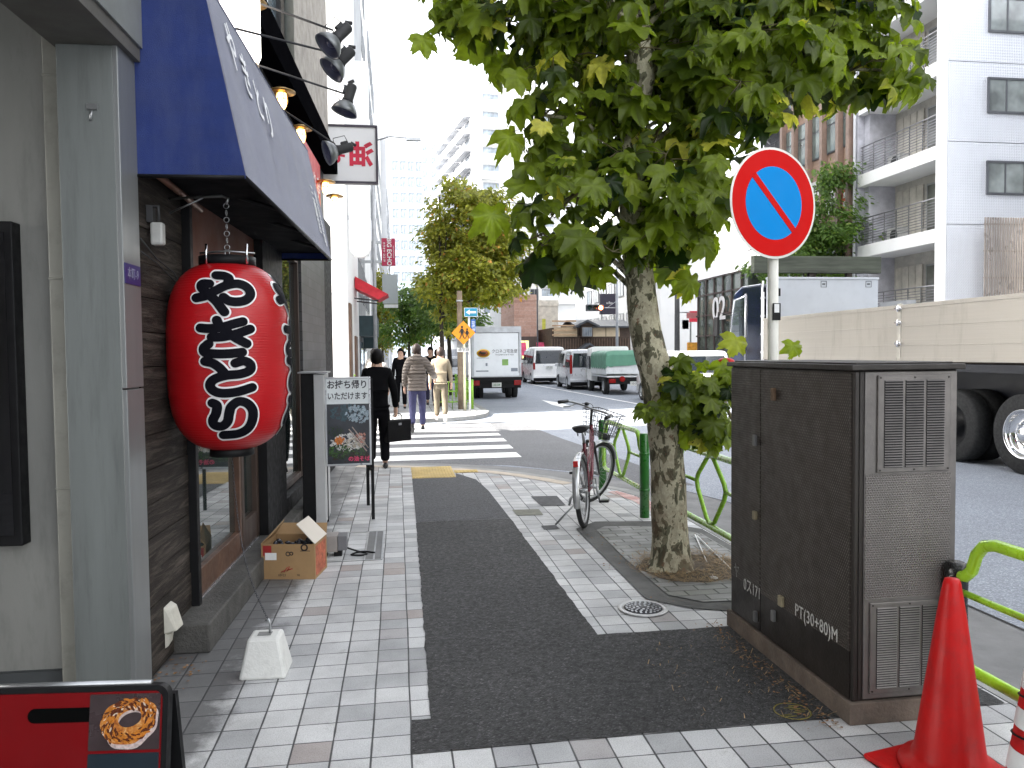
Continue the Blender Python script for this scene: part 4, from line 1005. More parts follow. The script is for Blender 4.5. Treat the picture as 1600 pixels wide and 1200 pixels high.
# ------------------------------------------------------------------ red lantern
LA = LI @ atY(359, 555, 4.25)
Rl = 0.307; Z0, Z1 = 1.055, 2.04
def lr(z):
    u = (z - (Z0 + Z1) / 2) / ((Z1 - Z0) / 2)
    return Rl * (max(0, 1 - abs(u) ** 3.4)) ** (1 / 2.7) if abs(u) < 1 else 0
def lanternmat():
    n = NT('red lantern skin'); sp = n.n('ShaderNodeSeparateXYZ'); n.l(n.tc.outputs['Object'], sp.inputs[0])
    wv = n.math('SINE', n.math('MULTIPLY', sp.outputs[2], 2 * PI / 0.0135))
    f = n.noise(2.0, 3, 0.5)
    n.base(n.ramp(f, [(0.3, (0.33, 0.003, 0.006)), (0.7, (0.44, 0.005, 0.009))]))
    n.bump(wv, 0.22, 0.002); n.set(0.38, 0, 0.4); n.b.inputs['Coat Weight'].default_value = 0.25; n.b.inputs['Coat Roughness'].default_value = 0.25
    return n.mat
M_lan = lanternmat()
t = Lthing('paper_lantern', 'big red round yakitori lantern with black and white brush letters', 'lantern', LA.x, LA.y, 0)
mb = MB(); prof = []
N = 60
for i in range(N + 1):
    z = Z0 + 0.003 + (Z1 - Z0 - 0.006) * (0.5 - 0.5 * math.cos(PI * i / N)); prof.append((max(0.10, lr(z)), z))
mb.lathe(prof, 56); body = mb.build('body', M_lan, t)
M_ring = mat('black lantern ring', (0.006, 0.006, 0.007), 0.5, var=0.2, spec=0.2)
mb = MB(); mb.lathe([(0.142, Z1 - 0.02), (0.142, Z1 + 0.028), (0.136, Z1 + 0.028), (0.136, Z1 + 0.0)], 36); mb.build('top_ring', M_ring, t)
mb = MB(); mb.lathe([(0.108, Z0 - 0.03), (0.112, Z0 - 0.027), (0.112, Z0 + 0.02), (0.001, Z0 + 0.02)], 36); mb.build('bottom_ring', M_ring, t)
for s in (-1, 1):
    mb = MB(); mb.tube([(0.10 * s + 0.03, -0.135, Z1 - 0.02), (0.10 * s + .03, -0.136, Z1 + 0.08)], 0.006, 6)
    mb.build('metal_rod', M_chrome, t)
# hanging chain and bracket
mb = MB()
for k in range(7): mb.torus((0.0, 0, Z1 + 0.08 + 0.036 * k), 0.0135, 0.0022, (1, 0, 0) if k % 2 else (0, 1, 0), 12, 5)
mb.torus((0, 0, Z1 + 0.05), 0.012, 0.003, (0, 1, 0), 10, 5); mb.tube([(-0.14, 0, Z1 + 0.05), (0, 0, Z1 + 0.062), (0.14, 0, Z1 + 0.05)], 0.005, 6)
mb.build('chain', M_steel, t)
zc = Z1 + 0.335
mb = MB(); mb.tube([(-0.30, 0.02, zc + 0.0), (-0.02, 0, zc + 0.012), (0.012, 0, zc + 0.0), (0.0, 0, zc - 0.03)], 0.007, 8); mb.tube([(-0.30, 0.02, zc - 0.08), (-0.12, 0.01, zc + 0.004)], 0.005, 6); mb.build('bracket', M_steel, t)
# brush letters (digitised strokes); x right, y down, from a 3x enlargement, lantern centre at (478, 615)
strokes = [
 [(345, 348), (385, 338), (425, 315), (470, 290), (520, 280), (558, 296), (572, 328), (552, 356), (515, 366), (480, 362), (458, 346)],
 [(430, 240), (462, 243), (482, 256), (478, 276)],
 [(400, 282), (372, 282), (368, 300), (392, 328), (425, 362), (447, 395), (460, 414)],
 [(360, 487), (400, 490), (450, 484), (500, 468), (536, 458)], [(405, 530), (450, 528), (510, 514), (566, 492)], [(428, 452), (440, 478), (475, 512), (515, 540), (550, 560)],
 [(392, 560), (372, 580), (378, 600), (420, 606), (470, 606), (530, 600)],
 [(376, 640), (405, 648), (432, 668), (452, 692)], [(500, 650), (535, 640), (562, 656), (560, 684), (520, 700), (460, 706), (410, 724), (394, 752), (412, 778), (450, 788), (510, 782), (568, 764)],
 [(402, 832), (420, 845), (416, 880), (402, 915), (412, 938), (440, 942), (462, 920), (470, 880), (480, 850), (510, 828), (545, 838), (568, 872), (566, 920), (545, 960), (505, 982), (445, 986)],
]
def ribbon(pts, hw, layer, az, k, taper=True):
    sc_ = 0.00108; P2 = [Vector(((x - 478) * sc_, (615 - y) * sc_, 0)) for x, y in pts]
    c = crom(P2, 8); n = len(c); L_ = []; Rr = []
    mb_v = []; mb_f = []
    for i in range(n):
        tg = (c[min(i + 1, n - 1)] - c[max(i - 1, 0)]).normalized(); nm = Vector((-tg.y, tg.x, 0))
        L_.append((c[i] + nm * hw, i / n)); Rr.append((c[i] - nm * hw, i / n))
    poly = [(p, q, u) for (p, u), (q, _) in zip(L_, Rr)]
    def put(p, u):
        z = 1.552 + p.y * 0.985; r_ = max(0.05, lr(z)) ; s = max(-0.97, min(0.97, p.x / r_)); a = math.asin(s) + az
        rr = r_ + layer + 0.00045 * k + 0.0004 * u
        return (rr * math.sin(a), -rr * math.cos(a), z)
    mbx = MB(); v = []
    for p, q, u in poly: v += [put(p, u), put(p.lerp(q, 0.33), u), put(p.lerp(q, 0.66), u), put(q, u)]
    f = [(4 * i + j, 4 * i + j + 1, 4 * i + 5 + j, 4 * i + 4 + j) for i in range(n - 1) for j in range(3)]
    mbx.add(v, f)
    for e, sgn in ((0, -1), (n - 1, 1)):
        tg = (c[min(e + 1, n - 1)] - c[max(e - 1, 0)]).normalized() * sgn; a0 = math.atan2(tg.y, tg.x)
        u = e / n
        fan = [put(c[e] + Vector((math.cos(a0 + w_), math.sin(a0 + w_), 0)) * hw, u) for w_ in [PI * (j / 10 - 0.5) for j in range(11)]]
        mbx.add([put(c[e], u)] + fan, [(0, j + 1, j + 2) for j in range(10)])
    return mbx
va = math.atan2((LM @ Vector((LA.x, LA.y, 0))).x, (LM @ Vector((LA.x, LA.y, 0))).y) - LRZ * 1  # turn the letters toward the pavement
M_ink = mat('black ink', (0.004, 0.004, 0.007), 0.7, var=0.1, spec=0.08)
M_out = mat('white outline', (0.74, 0.72, 0.72), 0.45, var=0.05)
def word(az):
    wb, bb = MB(), MB()
    for k, s_ in enumerate(strokes):
        for dst, hw, ly in ((wb, 0.0315, 0.0015), (bb, 0.0225, 0.0070)):
            m_ = ribbon(s_, hw, ly, az, k); dst.add(m_.v, m_.f)
    for f_ in (wb, bb): pass
    wb.build('letter_outline', M_out, body); bb.build('lettering', M_ink, body)
faceang = math.atan2(0.88, 4.25)          # toward the viewer's side of the pavement
word(faceang + 0.04); word(faceang + 0.04 + rad(87))

# ballast block and the wire that holds the lantern down
q = LI @ ((atZ(373, 1068) + atZ(447, 1055)) * 0.5); 
t = Lthing('ballast_block', 'white tapered concrete ballast block on the tiles below the lantern', 'ballast block', q.x, q.y + 0.09, 0)
mb = MB(); mb.loft([[(-.112, -.105, 0), (.112, -.105, 0), (.112, .105, 0), (-.112, .105, 0)], [(-.073, -.068, 0.19), (.073, -.068, 0.19), (.073, .068, 0.19), (-.073, .068, 0.19)]], 0, False)
mb.build('block', mat('white painted concrete', (0.66, 0.66, 0.63), 0.7, var=0.08, scale=3, dirt=0.35, bump=0.3, bscale=60), t, bevel=0.014)
mb = MB(); mb.box((-0.035, -0.03, 0.1915), (0.03, 0.02, 0.1925)); mb.build('hollow', mat('dull recess', (0.25, 0.25, 0.24), 0.9), t)
mb = MB(); mb.tube([(0.02, 0, 0.17), (0.022, 0, 0.235), (0.015, 0, 0.26), (0.0, 0, 0.255)], 0.006, 8); mb.build('eye_bolt', M_steel, t)
B0 = LM @ Vector((q.x + 0.012, q.y + 0.09, 0.26)); B1 = LM @ Vector((LA.x, LA.y, Z0 - 0.045))
t = thing('tether_chain', 'thin slack chain tying the lantern bottom to the white ballast block', 'chain', (B0.x, B0.y, 0))
mb = MB(); pts_ = []
for i in range(61):
    u = i / 60; p = B0.lerp(B1, u) + Vector((0, 0, -0.09 * math.sin(PI * u))) + Vector((-0.03, 0, 0)) * math.sin(PI * u); pts_.append(p)
for i in range(60):
    a_, b_ = pts_[i], pts_[i + 1]; d = (b_ - a_); m_ = (a_ + b_) / 2 - Vector((B0.x, B0.y, 0)); sd = Vector((0.0035 if i % 2 else 0, 0 if i % 2 else 0.0035, 0))
    mb.tube([m_ - d * .6 - sd, m_ - d * .6 + sd, m_ + d * .6 + sd, m_ + d * .6 - sd, m_ - d * .6 - sd], 0.0013, 4)
mb.build('links', mat('blackened steel wire', (0.10, 0.10, 0.11), 0.35, 0.8), t)

# ------------------------------------------------------------------ spot lamps on arms above the awning
M_bell = mat('grey lamp bell', (0.20, 0.21, 0.215), 0.35, 0.5, var=0.2); M_belli = mat('lamp bell inside', (0.09, 0.09, 0.13), 0.3, 0.3)
specs = [(525, 60, .62, (396, 2), 0, 'topmost arm spotlight with a clamp above the awning'), (531, 97, .62, (370, 45), 0, 'second arm spotlight down, right below the topmost one'),
         (543, 158, .62, (400, 101), 1, 'third arm spotlight down with its bell facing the shop'), (527, 235, .50, (441, 171), 2, 'lowest arm spotlight in front of the white 油 sign')]
for x, y, a, (rx, ry), kind, lab in specs:
    c = atL(x, y, a); r0_ = atL(rx, ry, 0.02)
    t = Lthing('spot_lamp', lab, 'spot lamp', r0_.x, r0_.y, 0, 'spotlights on arms above the awning')
    o0 = Vector((r0_.x, r0_.y, 0)); C = Vector(c) - o0; r_in = Vector((-0.20, r0_.y * 0 + 0.0, r0_.z - 0.02))
    mb = MB(); jn = C + Vector((-0.02, 0, 0.05)); mb.tube([r_in, Vector((0, 0, r0_.z)), jn.lerp(Vector((0, 0, r0_.z)), 0.25), jn], [.008, .008, .007, .006], 8); mb.build('arm', M_dark, t)
    ax = {0: Vector((-0.62, -0.25, -0.72)), 1: Vector((-0.30, -0.05, -0.95)), 2: Vector((-0.80, -0.30, -0.30))}[kind].normalized()
    k = basis(C, ax.orthogonal(), ax.cross(ax.orthogonal())); k = Matrix.Translation(C) @ ax.to_track_quat('Z', 'Y').to_matrix().to_4x4()
    mb = MB(); mb.lathe([(0.028, -0.12), (0.034, -0.11), (0.034, -0.02), (0.040, 0.0), (0.030, 0.01)], 20, M=k); mb.cyl((0, 0, -0.15), (0, 0.03, -0.12), 0.012, 8, M=k); mb.ob((0, 0.035, -0.07), (0.03, 0.03, 0.05), 0, M=k); mb.build('socket', M_dark, t)
    mb = MB(); mb.lathe([(0.034, 0.004), (0.058, 0.02), (0.082, 0.055), (0.092, 0.085), (0.088, 0.086), (0.078, 0.055), (0.055, 0.024), (0.02, 0.012)], 28, M=k, cap=False); mb.build('bell', M_bell, t)
    mb = MB(); mb.lathe([(0.001, 0.03), (0.06, 0.034), (0.083, 0.075)], 24, M=k, cap=False); mb.sphere((0, 0, 0.035), 0.035, 12, 8, M=k); mb.build('bulb', M_belli, t)
    mb = MB(); mb.tube([k @ Vector((0, 0.03, -0.1)), k @ Vector((0, 0.09, -0.09)), k @ Vector((0, 0.09, 0.0)), k @ Vector((0, 0.05, 0.01))], 0.003, 5); mb.tube([jn, C + Vector((0.0, 0.03, 0.02))], 0.004, 5); mb.build('wire', M_dark, t)

# marine lamps, lit
M_brass = mat('brass', (0.42, 0.27, 0.10), 0.35, 0.7); M_lit = glow('warm lit glass', (1.0, 0.62, 0.22), 1.6)
for i, (x, y, lab) in enumerate([(391, 15, 'brass marine lamp nearest the top edge above the awning'), (440, 152, 'brass marine lamp under the black beam, second from the top'), (470, 208, 'brass marine lamp above the red sign strip'), (509, 290, 'brass marine lamp at the lower corner of the white 油 sign'), (523, 312, 'last and lowest brass marine lamp beyond the white 油 sign')]):
    p = atL(x, y, 0.0); t = Lthing('marine_lamp', lab, 'wall lamp', p.x, p.y, 0, 'lit brass marine lamps along the shop front')
    z = p.z
    mb = MB(); mb.lathe([(0.001, z + 0.075), (0.05, z + 0.07), (0.11, z + 0.045), (0.112, z + 0.038), (0.05, z + 0.045), (0.04, z + 0.03)], 20); mb.build('cap', M_brass, t)
    mb = MB(); mb.lathe([(0.035, z + 0.035), (0.042, z - 0.02), (0.036, z - 0.075), (0.015, z - 0.10), (0.001, z - 0.105)], 16); mb.build('glass', M_lit, t)
    mb = MB()
    for k in range(6):
        a = k * PI / 3; mb.tube([(.045 * math.cos(a), .045 * math.sin(a), z + 0.03), (.048 * math.cos(a), .048 * math.sin(a), z - 0.04), (.02 * math.cos(a), .02 * math.sin(a), z - 0.112)], 0.003, 5)
    mb.torus((0, 0, z - 0.02), 0.047, 0.0035, (0, 0, 1), 16, 5); mb.tube([(-0.06, 0, z + 0.02), (0, 0, z + 0.035)], 0.012, 6); mb.build('cage', M_brass, t)
# lit white barrel sign above the awning
p = atL(388, 52, 0.02)
t = Lthing('lit_barrel_sign', 'glowing white drum shaped lamp above the awning near the top edge', 'lamp', p.x - .05, p.y, 0)
mb = MB(); mb.lathe([(0.001, 3.44), (0.10, 3.44), (0.125, 3.5), (0.125, 3.95), (0.10, 4.0), (0.001, 4.0)], 28); mb.build('drum', glow('glowing white', (1.0, 0.93, 0.86), 0.9), t)
mb = MB(); mb.torus((0, 0, 3.44), 0.10, 0.012, (0, 0, 1), 24, 6); mb.torus((0, 0, 4.0), 0.10, 0.012, (0, 0, 1), 24, 6); mb.build('rim', M_brass, t)

# projecting sign with mirrored red letters
a0 = atY(503, 198, 11.0); a1 = atY(588, 285, 11.0)
t = thing('projecting_sign', 'white framed projecting sign with mirrored red 油 lettering', 'sign', (-1.1, 11.0, 0))
x0, x1, z0, z1 = a0.x + 1.1, a1.x + 1.1, a1.z, a0.z
mb = MB(); mb.box((x0, -0.03, z0), (x1, 0.03, z1)); mb.build('panel', mat('white sign sheet', (0.85, 0.85, 0.86), 0.5, var=0.03), t)
mb = MB()
for b in (((x0, -.05, z0 - .03), (x1, .05, z0)), ((x0, -.05, z1), (x1, .05, z1 + .03)), ((x0 - .03, -.05, z0 - .03), (x0, .05, z1 + .03)), ((x1, -.05, z0 - .03), (x1 + .03, .05, z1 + .03))): mb.box(*b)
mb.build('frame', mat('dark violet frame', (0.05, 0.04, 0.06), 0.5), t)
mb = MB(); mb.box((-0.3, -0.04, z1 - 0.25), (x0 - 0.03, 0.04, z1 - 0.1)); mb.box((-0.3, -0.04, z0 + 0.05), (x0 - 0.03, 0.04, z0 + 0.2)); mb.build('wall_bracket', M_black, t)
M_rtx = mat('crimson lettering', (0.62, 0.01, 0.05), 0.5)
ctr = (x0 + x1) / 2; zc_ = (z0 + z1) / 2 - 0.02
text('lettering', '油', 0.34, M_rtx, t, basis((ctr + 0.16, -0.033, zc_), (-1, 0, 0), (0, 0, 1)), 0.001, 0.014)
text('lettering', 'そ', 0.24, M_rtx, t, basis((ctr - 0.16, -0.033, zc_ - 0.02), (-1, 0, 0), (0, 0, 1)), 0.001, 0.008)

# ------------------------------------------------------------------ red board at the lower left
t = thing('folding_board', 'red plastic folding board with a photo of a ring doughnut', 'a-board', (-0.94, 2.0, 0), rad(-6))
tilt = Matrix.Translation((0, 0, 0)) @ Matrix.Rotation(rad(-9), 4, 'X')
def rrect(w_, h_, r_, n=6, x=0, z=0):
    out = []
    for cx_, cz_, a in ((w_ / 2 - r_, h_ / 2 - r_, 0), (-w_ / 2 + r_, h_ / 2 - r_, 90), (-w_ / 2 + r_, -h_ / 2 + r_, 180), (w_ / 2 - r_, -h_ / 2 + r_, 270)):
        for k in range(n + 1): q_ = rad(a + 90 * k / n); out.append((x + cx_ + r_ * math.cos(q_), 0, z + cz_ + r_ * math.sin(q_)))
    return out
W_ = 0.66; H_ = 0.72
def brd(w_, h_, r_, x, z, y0, y1, m, name, par): mb = MB(); mb.prism([(p[0], y0, p[2]) for p in rrect(w_, h_, r_, 6, x, z)], (0, y1 - y0, 0)); return mb.build(name, m, par, M=tilt, fixn=True)
fr = brd(W_, H_, 0.03, 0, 0.35, 0.0, 0.03, M_black, 'board', t)
M_bred = mat('glossy red plastic', (0.17, 0.002, 0.004), 0.35, var=0.12, scale=3, spec=0.25)
brd(W_ - 0.028, H_ - 0.028, 0.022, 0, 0.35, -0.004, 0.0, M_bred, 'face', fr)
brd(0.17, 0.036, 0.0178, 0.065, 0.642, -0.0052, -0.004, mat('hand hole', (0.002, 0.002, 0.002), 0.9, spec=0.05), 'hand_hole', fr)
M_ph = mat('dark photo background', (0.045, 0.03, 0.032), 0.3, var=0.5, scale=8)
brd(0.178, 0.138, 0.003, 0.224, 0.622, -0.0058, -0.004, M_ph, 'photo', fr); brd(0.178, 0.4, 0.003, 0.224, 0.345, -0.0056, -0.004, mat('dark teal print', (0.01, 0.02, 0.03), 0.35), 'lower_print', fr)
def donutmat():
    n = NT('doughnut print'); f = n.noise(55, 5, 0.6, None, 1.5)
    n.base(n.ramp(f, [(0.25, (0.13, 0.03, 0.008)), (0.45, (0.42, 0.13, 0.02)), (0.6, (0.55, 0.25, 0.06)), (0.72, (0.6, 0.45, 0.28)), (0.9, (0.75, 0.68, 0.58))])); n.set(0.3); return n.mat
def ell(x, z, rx, rz, hx, hz, y, m, name, hole=True, rot=0.35):
    mb = MB(); n = 40; o_, i_ = [], []
    for k in range(n):
        a = 2 * PI * k / n; wob = 1 + 0.05 * math.sin(3 * a + 1) + 0.03 * math.sin(7 * a)
        for lst, qx, qz, dx, dz in ((o_, rx * wob, rz * wob, 0, 0), (i_, hx, hz, 0.004, 0.006)):
            u_, v_ = qx * math.cos(a), qz * math.sin(a); lst.append((x + dx + u_ * math.cos(rot) - v_ * math.sin(rot), y, z + dz + u_ * math.sin(rot) + v_ * math.cos(rot)))
    mb.add(o_ + i_, [(k, (k + 1) % n, n + (k + 1) % n, n + k) for k in range(n)]); return mb.build(name, m, fr, M=tilt)
ell(0.238, 0.614, 0.073, 0.056, 0.034, 0.024, -0.0062, mat('cream glaze print', (0.55, 0.44, 0.42), 0.3, var=0.4, scale=90), 'photo_glaze'); ell(0.234, 0.624, 0.072, 0.054, 0.030, 0.020, -0.0066, donutmat(), 'photo_doughnut')
for nm_, col_, n_, s0, s1 in (('dark crust print', (.10, .022, .006), 130, .002, .007), ('orange crust print', (.50, .17, .02), 130, .002, .007), ('pale icing print', (.62, .52, .42), 90, .0015, .005)):
    mb = MB()
    for k in range(n_):
        a = R.uniform(0, 6.28); q_ = R.uniform(.56, .98); u_, v_ = .072 * q_ * math.cos(a), .054 * q_ * math.sin(a); x = .234 + u_ * .94 - v_ * .34; z = .624 + u_ * .34 + v_ * .94; s_ = R.uniform(s0, s1); th = a + 1.57 + R.uniform(-.5, .5)
        if nm_[:4] == 'pale' and math.sin(a) < -.2: continue
        mb.add([(x + s_ * (1.6 * math.cos(p_) * math.cos(th) - .6 * math.sin(p_) * math.sin(th)), -.0068 - k * 2e-6, z + s_ * (1.6 * math.cos(p_) * math.sin(th) + .6 * math.sin(p_) * math.cos(th))) for p_ in (2 * PI * j / 8 for j in range(8))], [tuple(range(8))])
    mb.build('photo_crust', mat(nm_, col_, .3, var=.4, scale=80), fr, M=tilt)
mb = MB(); mb.prism([(-W_ / 2, 0.26, 0), (W_ / 2, 0.26, 0), (W_ / 2, 0.15, 0.66), (-W_ / 2, 0.15, 0.66)], (0, 0.02, 0)); mb.build('rear_leg', M_black, t)
mb = MB(); mb.tube([(-W_ / 2 + .05, 0.13, 0.70), (W_ / 2 - .05, 0.13, 0.70)], 0.008, 8); mb.build('hinge_rod', M_steel, t)

# ------------------------------------------------------------------ cardboard box
q = atZ(417, 905); q2 = atZ(497, 905)
t = thing('cardboard_box', 'open brown cardboard box with one pale flap raised', 'box', ((q.x + q2.x) / 2, (q.y + q2.y) / 2 + .15, 0), math.atan2(q2.y - q.y, q2.x - q.x) + 0.0)
bw, bd, bh = 0.375, 0.30, 0.245
M_cb = mat('brown cardboard', (0.33, 0.205, 0.095), 0.75, var=0.12, scale=4, dirt=0.15, bump=0.1); M_cbl = mat('pale cardboard', (0.60, 0.55, 0.48), 0.75, var=0.08)
mb = MB(); 
for a, b in (((-bw / 2, -bd / 2, 0), (bw / 2, -bd / 2 + .004, bh)), ((-bw / 2, bd / 2 - .004, 0), (bw / 2, bd / 2, bh)), ((-bw / 2, -bd / 2 + .004, 0), (-bw / 2 + .004, bd / 2 - .004, bh)), ((bw / 2 - .004, -bd / 2 + .004, 0), (bw / 2, bd / 2 - .004, bh)), ((-bw / 2 + .004, -bd / 2 + .004, 0.002), (bw / 2 - .004, bd / 2 - .004, .006))): mb.box(a, b)
box = mb.build('box_body', M_cb, t)
mb = MB(); mb.prism([(bw / 2, -bd / 2, bh), (bw / 2, bd / 2, bh), (bw / 2 - 0.13, bd / 2 - .01, bh + 0.135), (bw / 2 - 0.13, -bd / 2 + .01, bh + 0.135)], (0.003, 0, 0.003)); mb.build('flap', M_cbl, t, fixn=True)
mb = MB(); mb.prism([(-bw / 2, -bd / 2, bh), (-bw / 2, bd / 2, bh), (-bw / 2 + 0.06, bd / 2 + .02, bh + 0.10), (-bw / 2 + 0.05, -bd / 2 + .06, bh + 0.05)], (-0.003, 0, 0.003)); mb.build('flap', M_cb, t, fixn=True)
mb = MB(); mb.prism([(-bw / 2, bd / 2, bh), (bw / 2, bd / 2, bh), (bw / 2 - .02, bd / 2 + 0.1, bh + 0.06), (-bw / 2 + .02, bd / 2 + 0.1, bh + 0.06)], (0, 0, 0.003)); mb.build('flap', M_cb, t, fixn=True)
mb = MB()
for k in range(26): mb.sphere((R.uniform(-.14, .14), R.uniform(-.1, .1), bh - 0.03 + R.uniform(-.02, .02)), (R.uniform(.015, .03), R.uniform(.015, .03), R.uniform(.01, .025)), 8, 5)
mb.build('contents', mat('dark glossy packaging', (0.05, 0.05, 0.06), 0.2, 0.3, var=0.6, scale=60), t)
yb = -bd / 2 - 0.0008
def patch(x0_, z0_, x1_, z1_, m, name): mb = MB(); mb.box((x0_, yb - 0.0006, z0_), (x1_, yb, z1_)); return mb.build(name, m, box)
M_cred = mat('dark red print', (0.35, 0.02, 0.02), 0.6); M_cbk = mat('black print', (0.03, 0.02, 0.015), 0.7)
patch(-0.175, 0.165, -0.115, 0.235, M_cred, 'red_label'); mb = MB(); mb.box((-0.16, yb - 0.0016, 0.135), (-0.08, yb - 0.0008, 0.185)); mb.build('white_label', M_white, box)
fx = basis((0, yb - 0.0006, 0), (1, 0, 0), (0, 0, 1))
mb = MB(); mb.torus((0.0, yb - .0006, 0.178), 0.013, 0.004, (0, 1, 0), 14, 5, flat=0.1); mb.torus((0.024, yb - .0006, 0.18), 0.010, 0.004, (0, 1, 0), 14, 5, flat=0.1); mb.torus((0.115, yb - .0006, 0.222), 0.02, 0.006, (0, 1, 0), 16, 5, flat=0.1); mb.box((0.085, yb - .001, 0.196), (0.155, yb, 0.200)); mb.build('printed_mark', M_cbk, box)
mb = MB()
for a, b in (((-.05, .05), (-.02, .065)), ((-.03, .05), (-.005, .085)), ((-.01, .055), (.01, .09)), ((.0, .065), (.03, .075))): mb.tube([(a[0], yb - .0005, a[1]), (b[0], yb - .0005, b[1])], 0.003, 4)
mb.build('printed_mark', M_cred, box)
text('lettering', '10×23', 0.022, M_cbk, box, basis((-0.045, yb - .0006, 0.028), (1, 0, 0), (0, 0, 1)), 0.0003); text('lettering', '98', 0.02, M_cbk, box, basis((0.07, yb - .0006, 0.028), (1, 0, 0), (0, 0, 1)), 0.0003)
mb = MB(); mb.box((bw / 2 + .0004, -0.13, 0.02), (bw / 2 + .001, 0.12, 0.225)); mb.build('red_side_print', mat('faded red print', (0.45, 0.12, 0.06), 0.7, var=0.5, scale=30), box)

t = thing('outdoor_socket_box', 'low grey metal box with a cable, sitting on the tiles right of the cardboard box', 'metal box', (-0.50, 6.02, 0))
mb = MB(); mb.box((-0.13, -0.03, 0.04), (0.02, 0.12, 0.165)); mb.build('body', mat('warm grey metal', (0.34, 0.31, 0.29), 0.5, 0.3), t, bevel=0.004)
mb = MB(); mb.box((0.021, -0.028, 0.05), (0.09, 0.11, 0.16)); mb.build('side_lid', mat('cool grey metal', (0.17, 0.17, 0.18), 0.5, 0.3), t, bevel=0.004)
mb = MB(); mb.box((-0.12, 0.0, 0.0), (-0.06, 0.1, 0.04)); mb.box((-0.01, 0.0, 0.0), (0.05, 0.1, 0.04)); mb.build('foot', M_black, t)
mb = MB(); mb.tube(crom([Vector((0.09, 0.05, 0.05)), Vector((0.16, 0.1, 0.01)), Vector((0.24, 0.02, 0.008)), Vector((0.2, -0.03, 0.008)), Vector((0.12, 0.0, 0.008)), Vector((0.2, 0.06, 0.014)), Vector((0.3, 0.03, 0.008))], 4), 0.007, 6); mb.build('cable', M_black, t)

# ------------------------------------------------------------------ slim light-box stand seen from its side
t = thing('light_box_stand', 'slim upright light box sign with black edge and pale side by the shop wall', 'sign stand', (-0.82, 7.15, 0))
mb = MB(); mb.box((-0.05, 0.0, 0.0), (0.065, 0.25, 1.385)); mb.build('black_case', M_black, t, bevel=0.004)
mb = MB(); mb.box((0.067, -0.03, 0.02), (0.155, 0.46, 1.375)); mb.build('pale_panel', mat('pale grey plastic', (0.50, 0.50, 0.50), 0.35, var=0.08, dirt=0.15), t, bevel=0.004)
mb = MB(); mb.box((-0.07, -0.05, 1.386), (0.19, 0.30, 1.400)); mb.build('top_cap', M_steel, t, bevel=0.002)

# ------------------------------------------------------------------ poster stand
t = thing('menu_poster_stand', 'black framed poster stand with take-away wording and a noodle dish photo', 'poster stand', (-0.46, 7.30, 0), rad(2))
x0, x1, z0, z1 = -0.215, 0.205, 0.52, 1.345
mb = MB()
for b in (((x0, -.012, z0), (x1, .012, z0 + .018)), ((x0, -.012, z1 - .018), (x1, .012, z1)), ((x0, -.012, z0 + .018), (x0 + .018, .012, z1 - .018)), ((x1 - .018, -.012, z0 + .018), (x1, .012, z1 - .018))): mb.box(*b)
mb.build('frame', mat('silver frame', (0.45, 0.46, 0.48), 0.3, 0.7), t, bevel=0.002)
mb = MB(); mb.box((x0 + .018, -0.006, z0 + .018), (x1 - .018, 0.010, z1 - .018)); ps = mb.build('poster', mat('poster paper', (0.74, 0.78, 0.79), 0.25, var=0.05), t)
for s in (0.0, 0.045):
    mb = MB(); mb.box((x1 - 0.01 - s, 0.012 + s * 4, 0.0 + s * 2.2), (x1 + 0.02 - s, 0.03 + s * 4, z1 - .02)); mb.build('leg', M_black, t, bevel=0.002)
    mb = MB(); mb.box((x0 + 0.0 - 0.02, 0.012 + s * 4, 0.0 + s * 2.2), (x0 + 0.018, 0.03 + s * 4, z1 - .02)); mb.build('leg', M_black, t, bevel=0.002) if s == 0 else None
def foodmat():
    n = NT('noodle photo'); v = n.coord((1, 1, 1))
    f = n.noise(14, 5, 0.6, v, 1.2)
    n.base(n.ramp(f, [(0.25, (0.02, 0.03, 0.04)), (0.42, (0.04, 0.09, 0.03)), (0.55, (0.12, 0.16, 0.10)), (0.66, (0.45, 0.36, 0.30)), (0.8, (0.6, 0.58, 0.55))])); n.set(0.2); return n.mat
zf = z1 - 0.25
mb = MB(); mb.box((x0 + .018, -0.0075, z0 + .018), (x1 - .018, -0.006, zf)); mb.build('photo', mat('dark photo print', (0.03, 0.035, 0.045), 0.2, var=0.5, scale=5), ps)
def blob(x, z, rx, rz, y, m, name):
    mb = MB(); n = 22; mb.add([(x + rx * (1 + .12 * math.sin(5 * a + x * 50)) * math.cos(a), y, z + rz * (1 + .12 * math.sin(4 * a)) * math.sin(a)) for a in (2 * PI * k / n for k in range(n))], [tuple(range(n))]); mb.build(name, m, ps)
pr = {'teal': ('deep teal print', (.03, .07, .09)), 'pale': ('pale blue print', (.30, .38, .44)), 'cream': ('cream noodle print', (.50, .44, .36)), 'white': ('white bowl print', (.62, .60, .58)), 'green': ('green herb print', (.05, .13, .02)), 'dgreen': ('dark herb print', (.015, .04, .01)), 'orange': ('orange egg print', (.60, .18, .03)), 'pink': ('pink meat print', (.48, .22, .17)), 'dark': ('dark sauce print', (.03, .02, .015))}
pm = {k: mat(n_, c_, .2, var=.6, scale=70) for k, (n_, c_) in pr.items()}
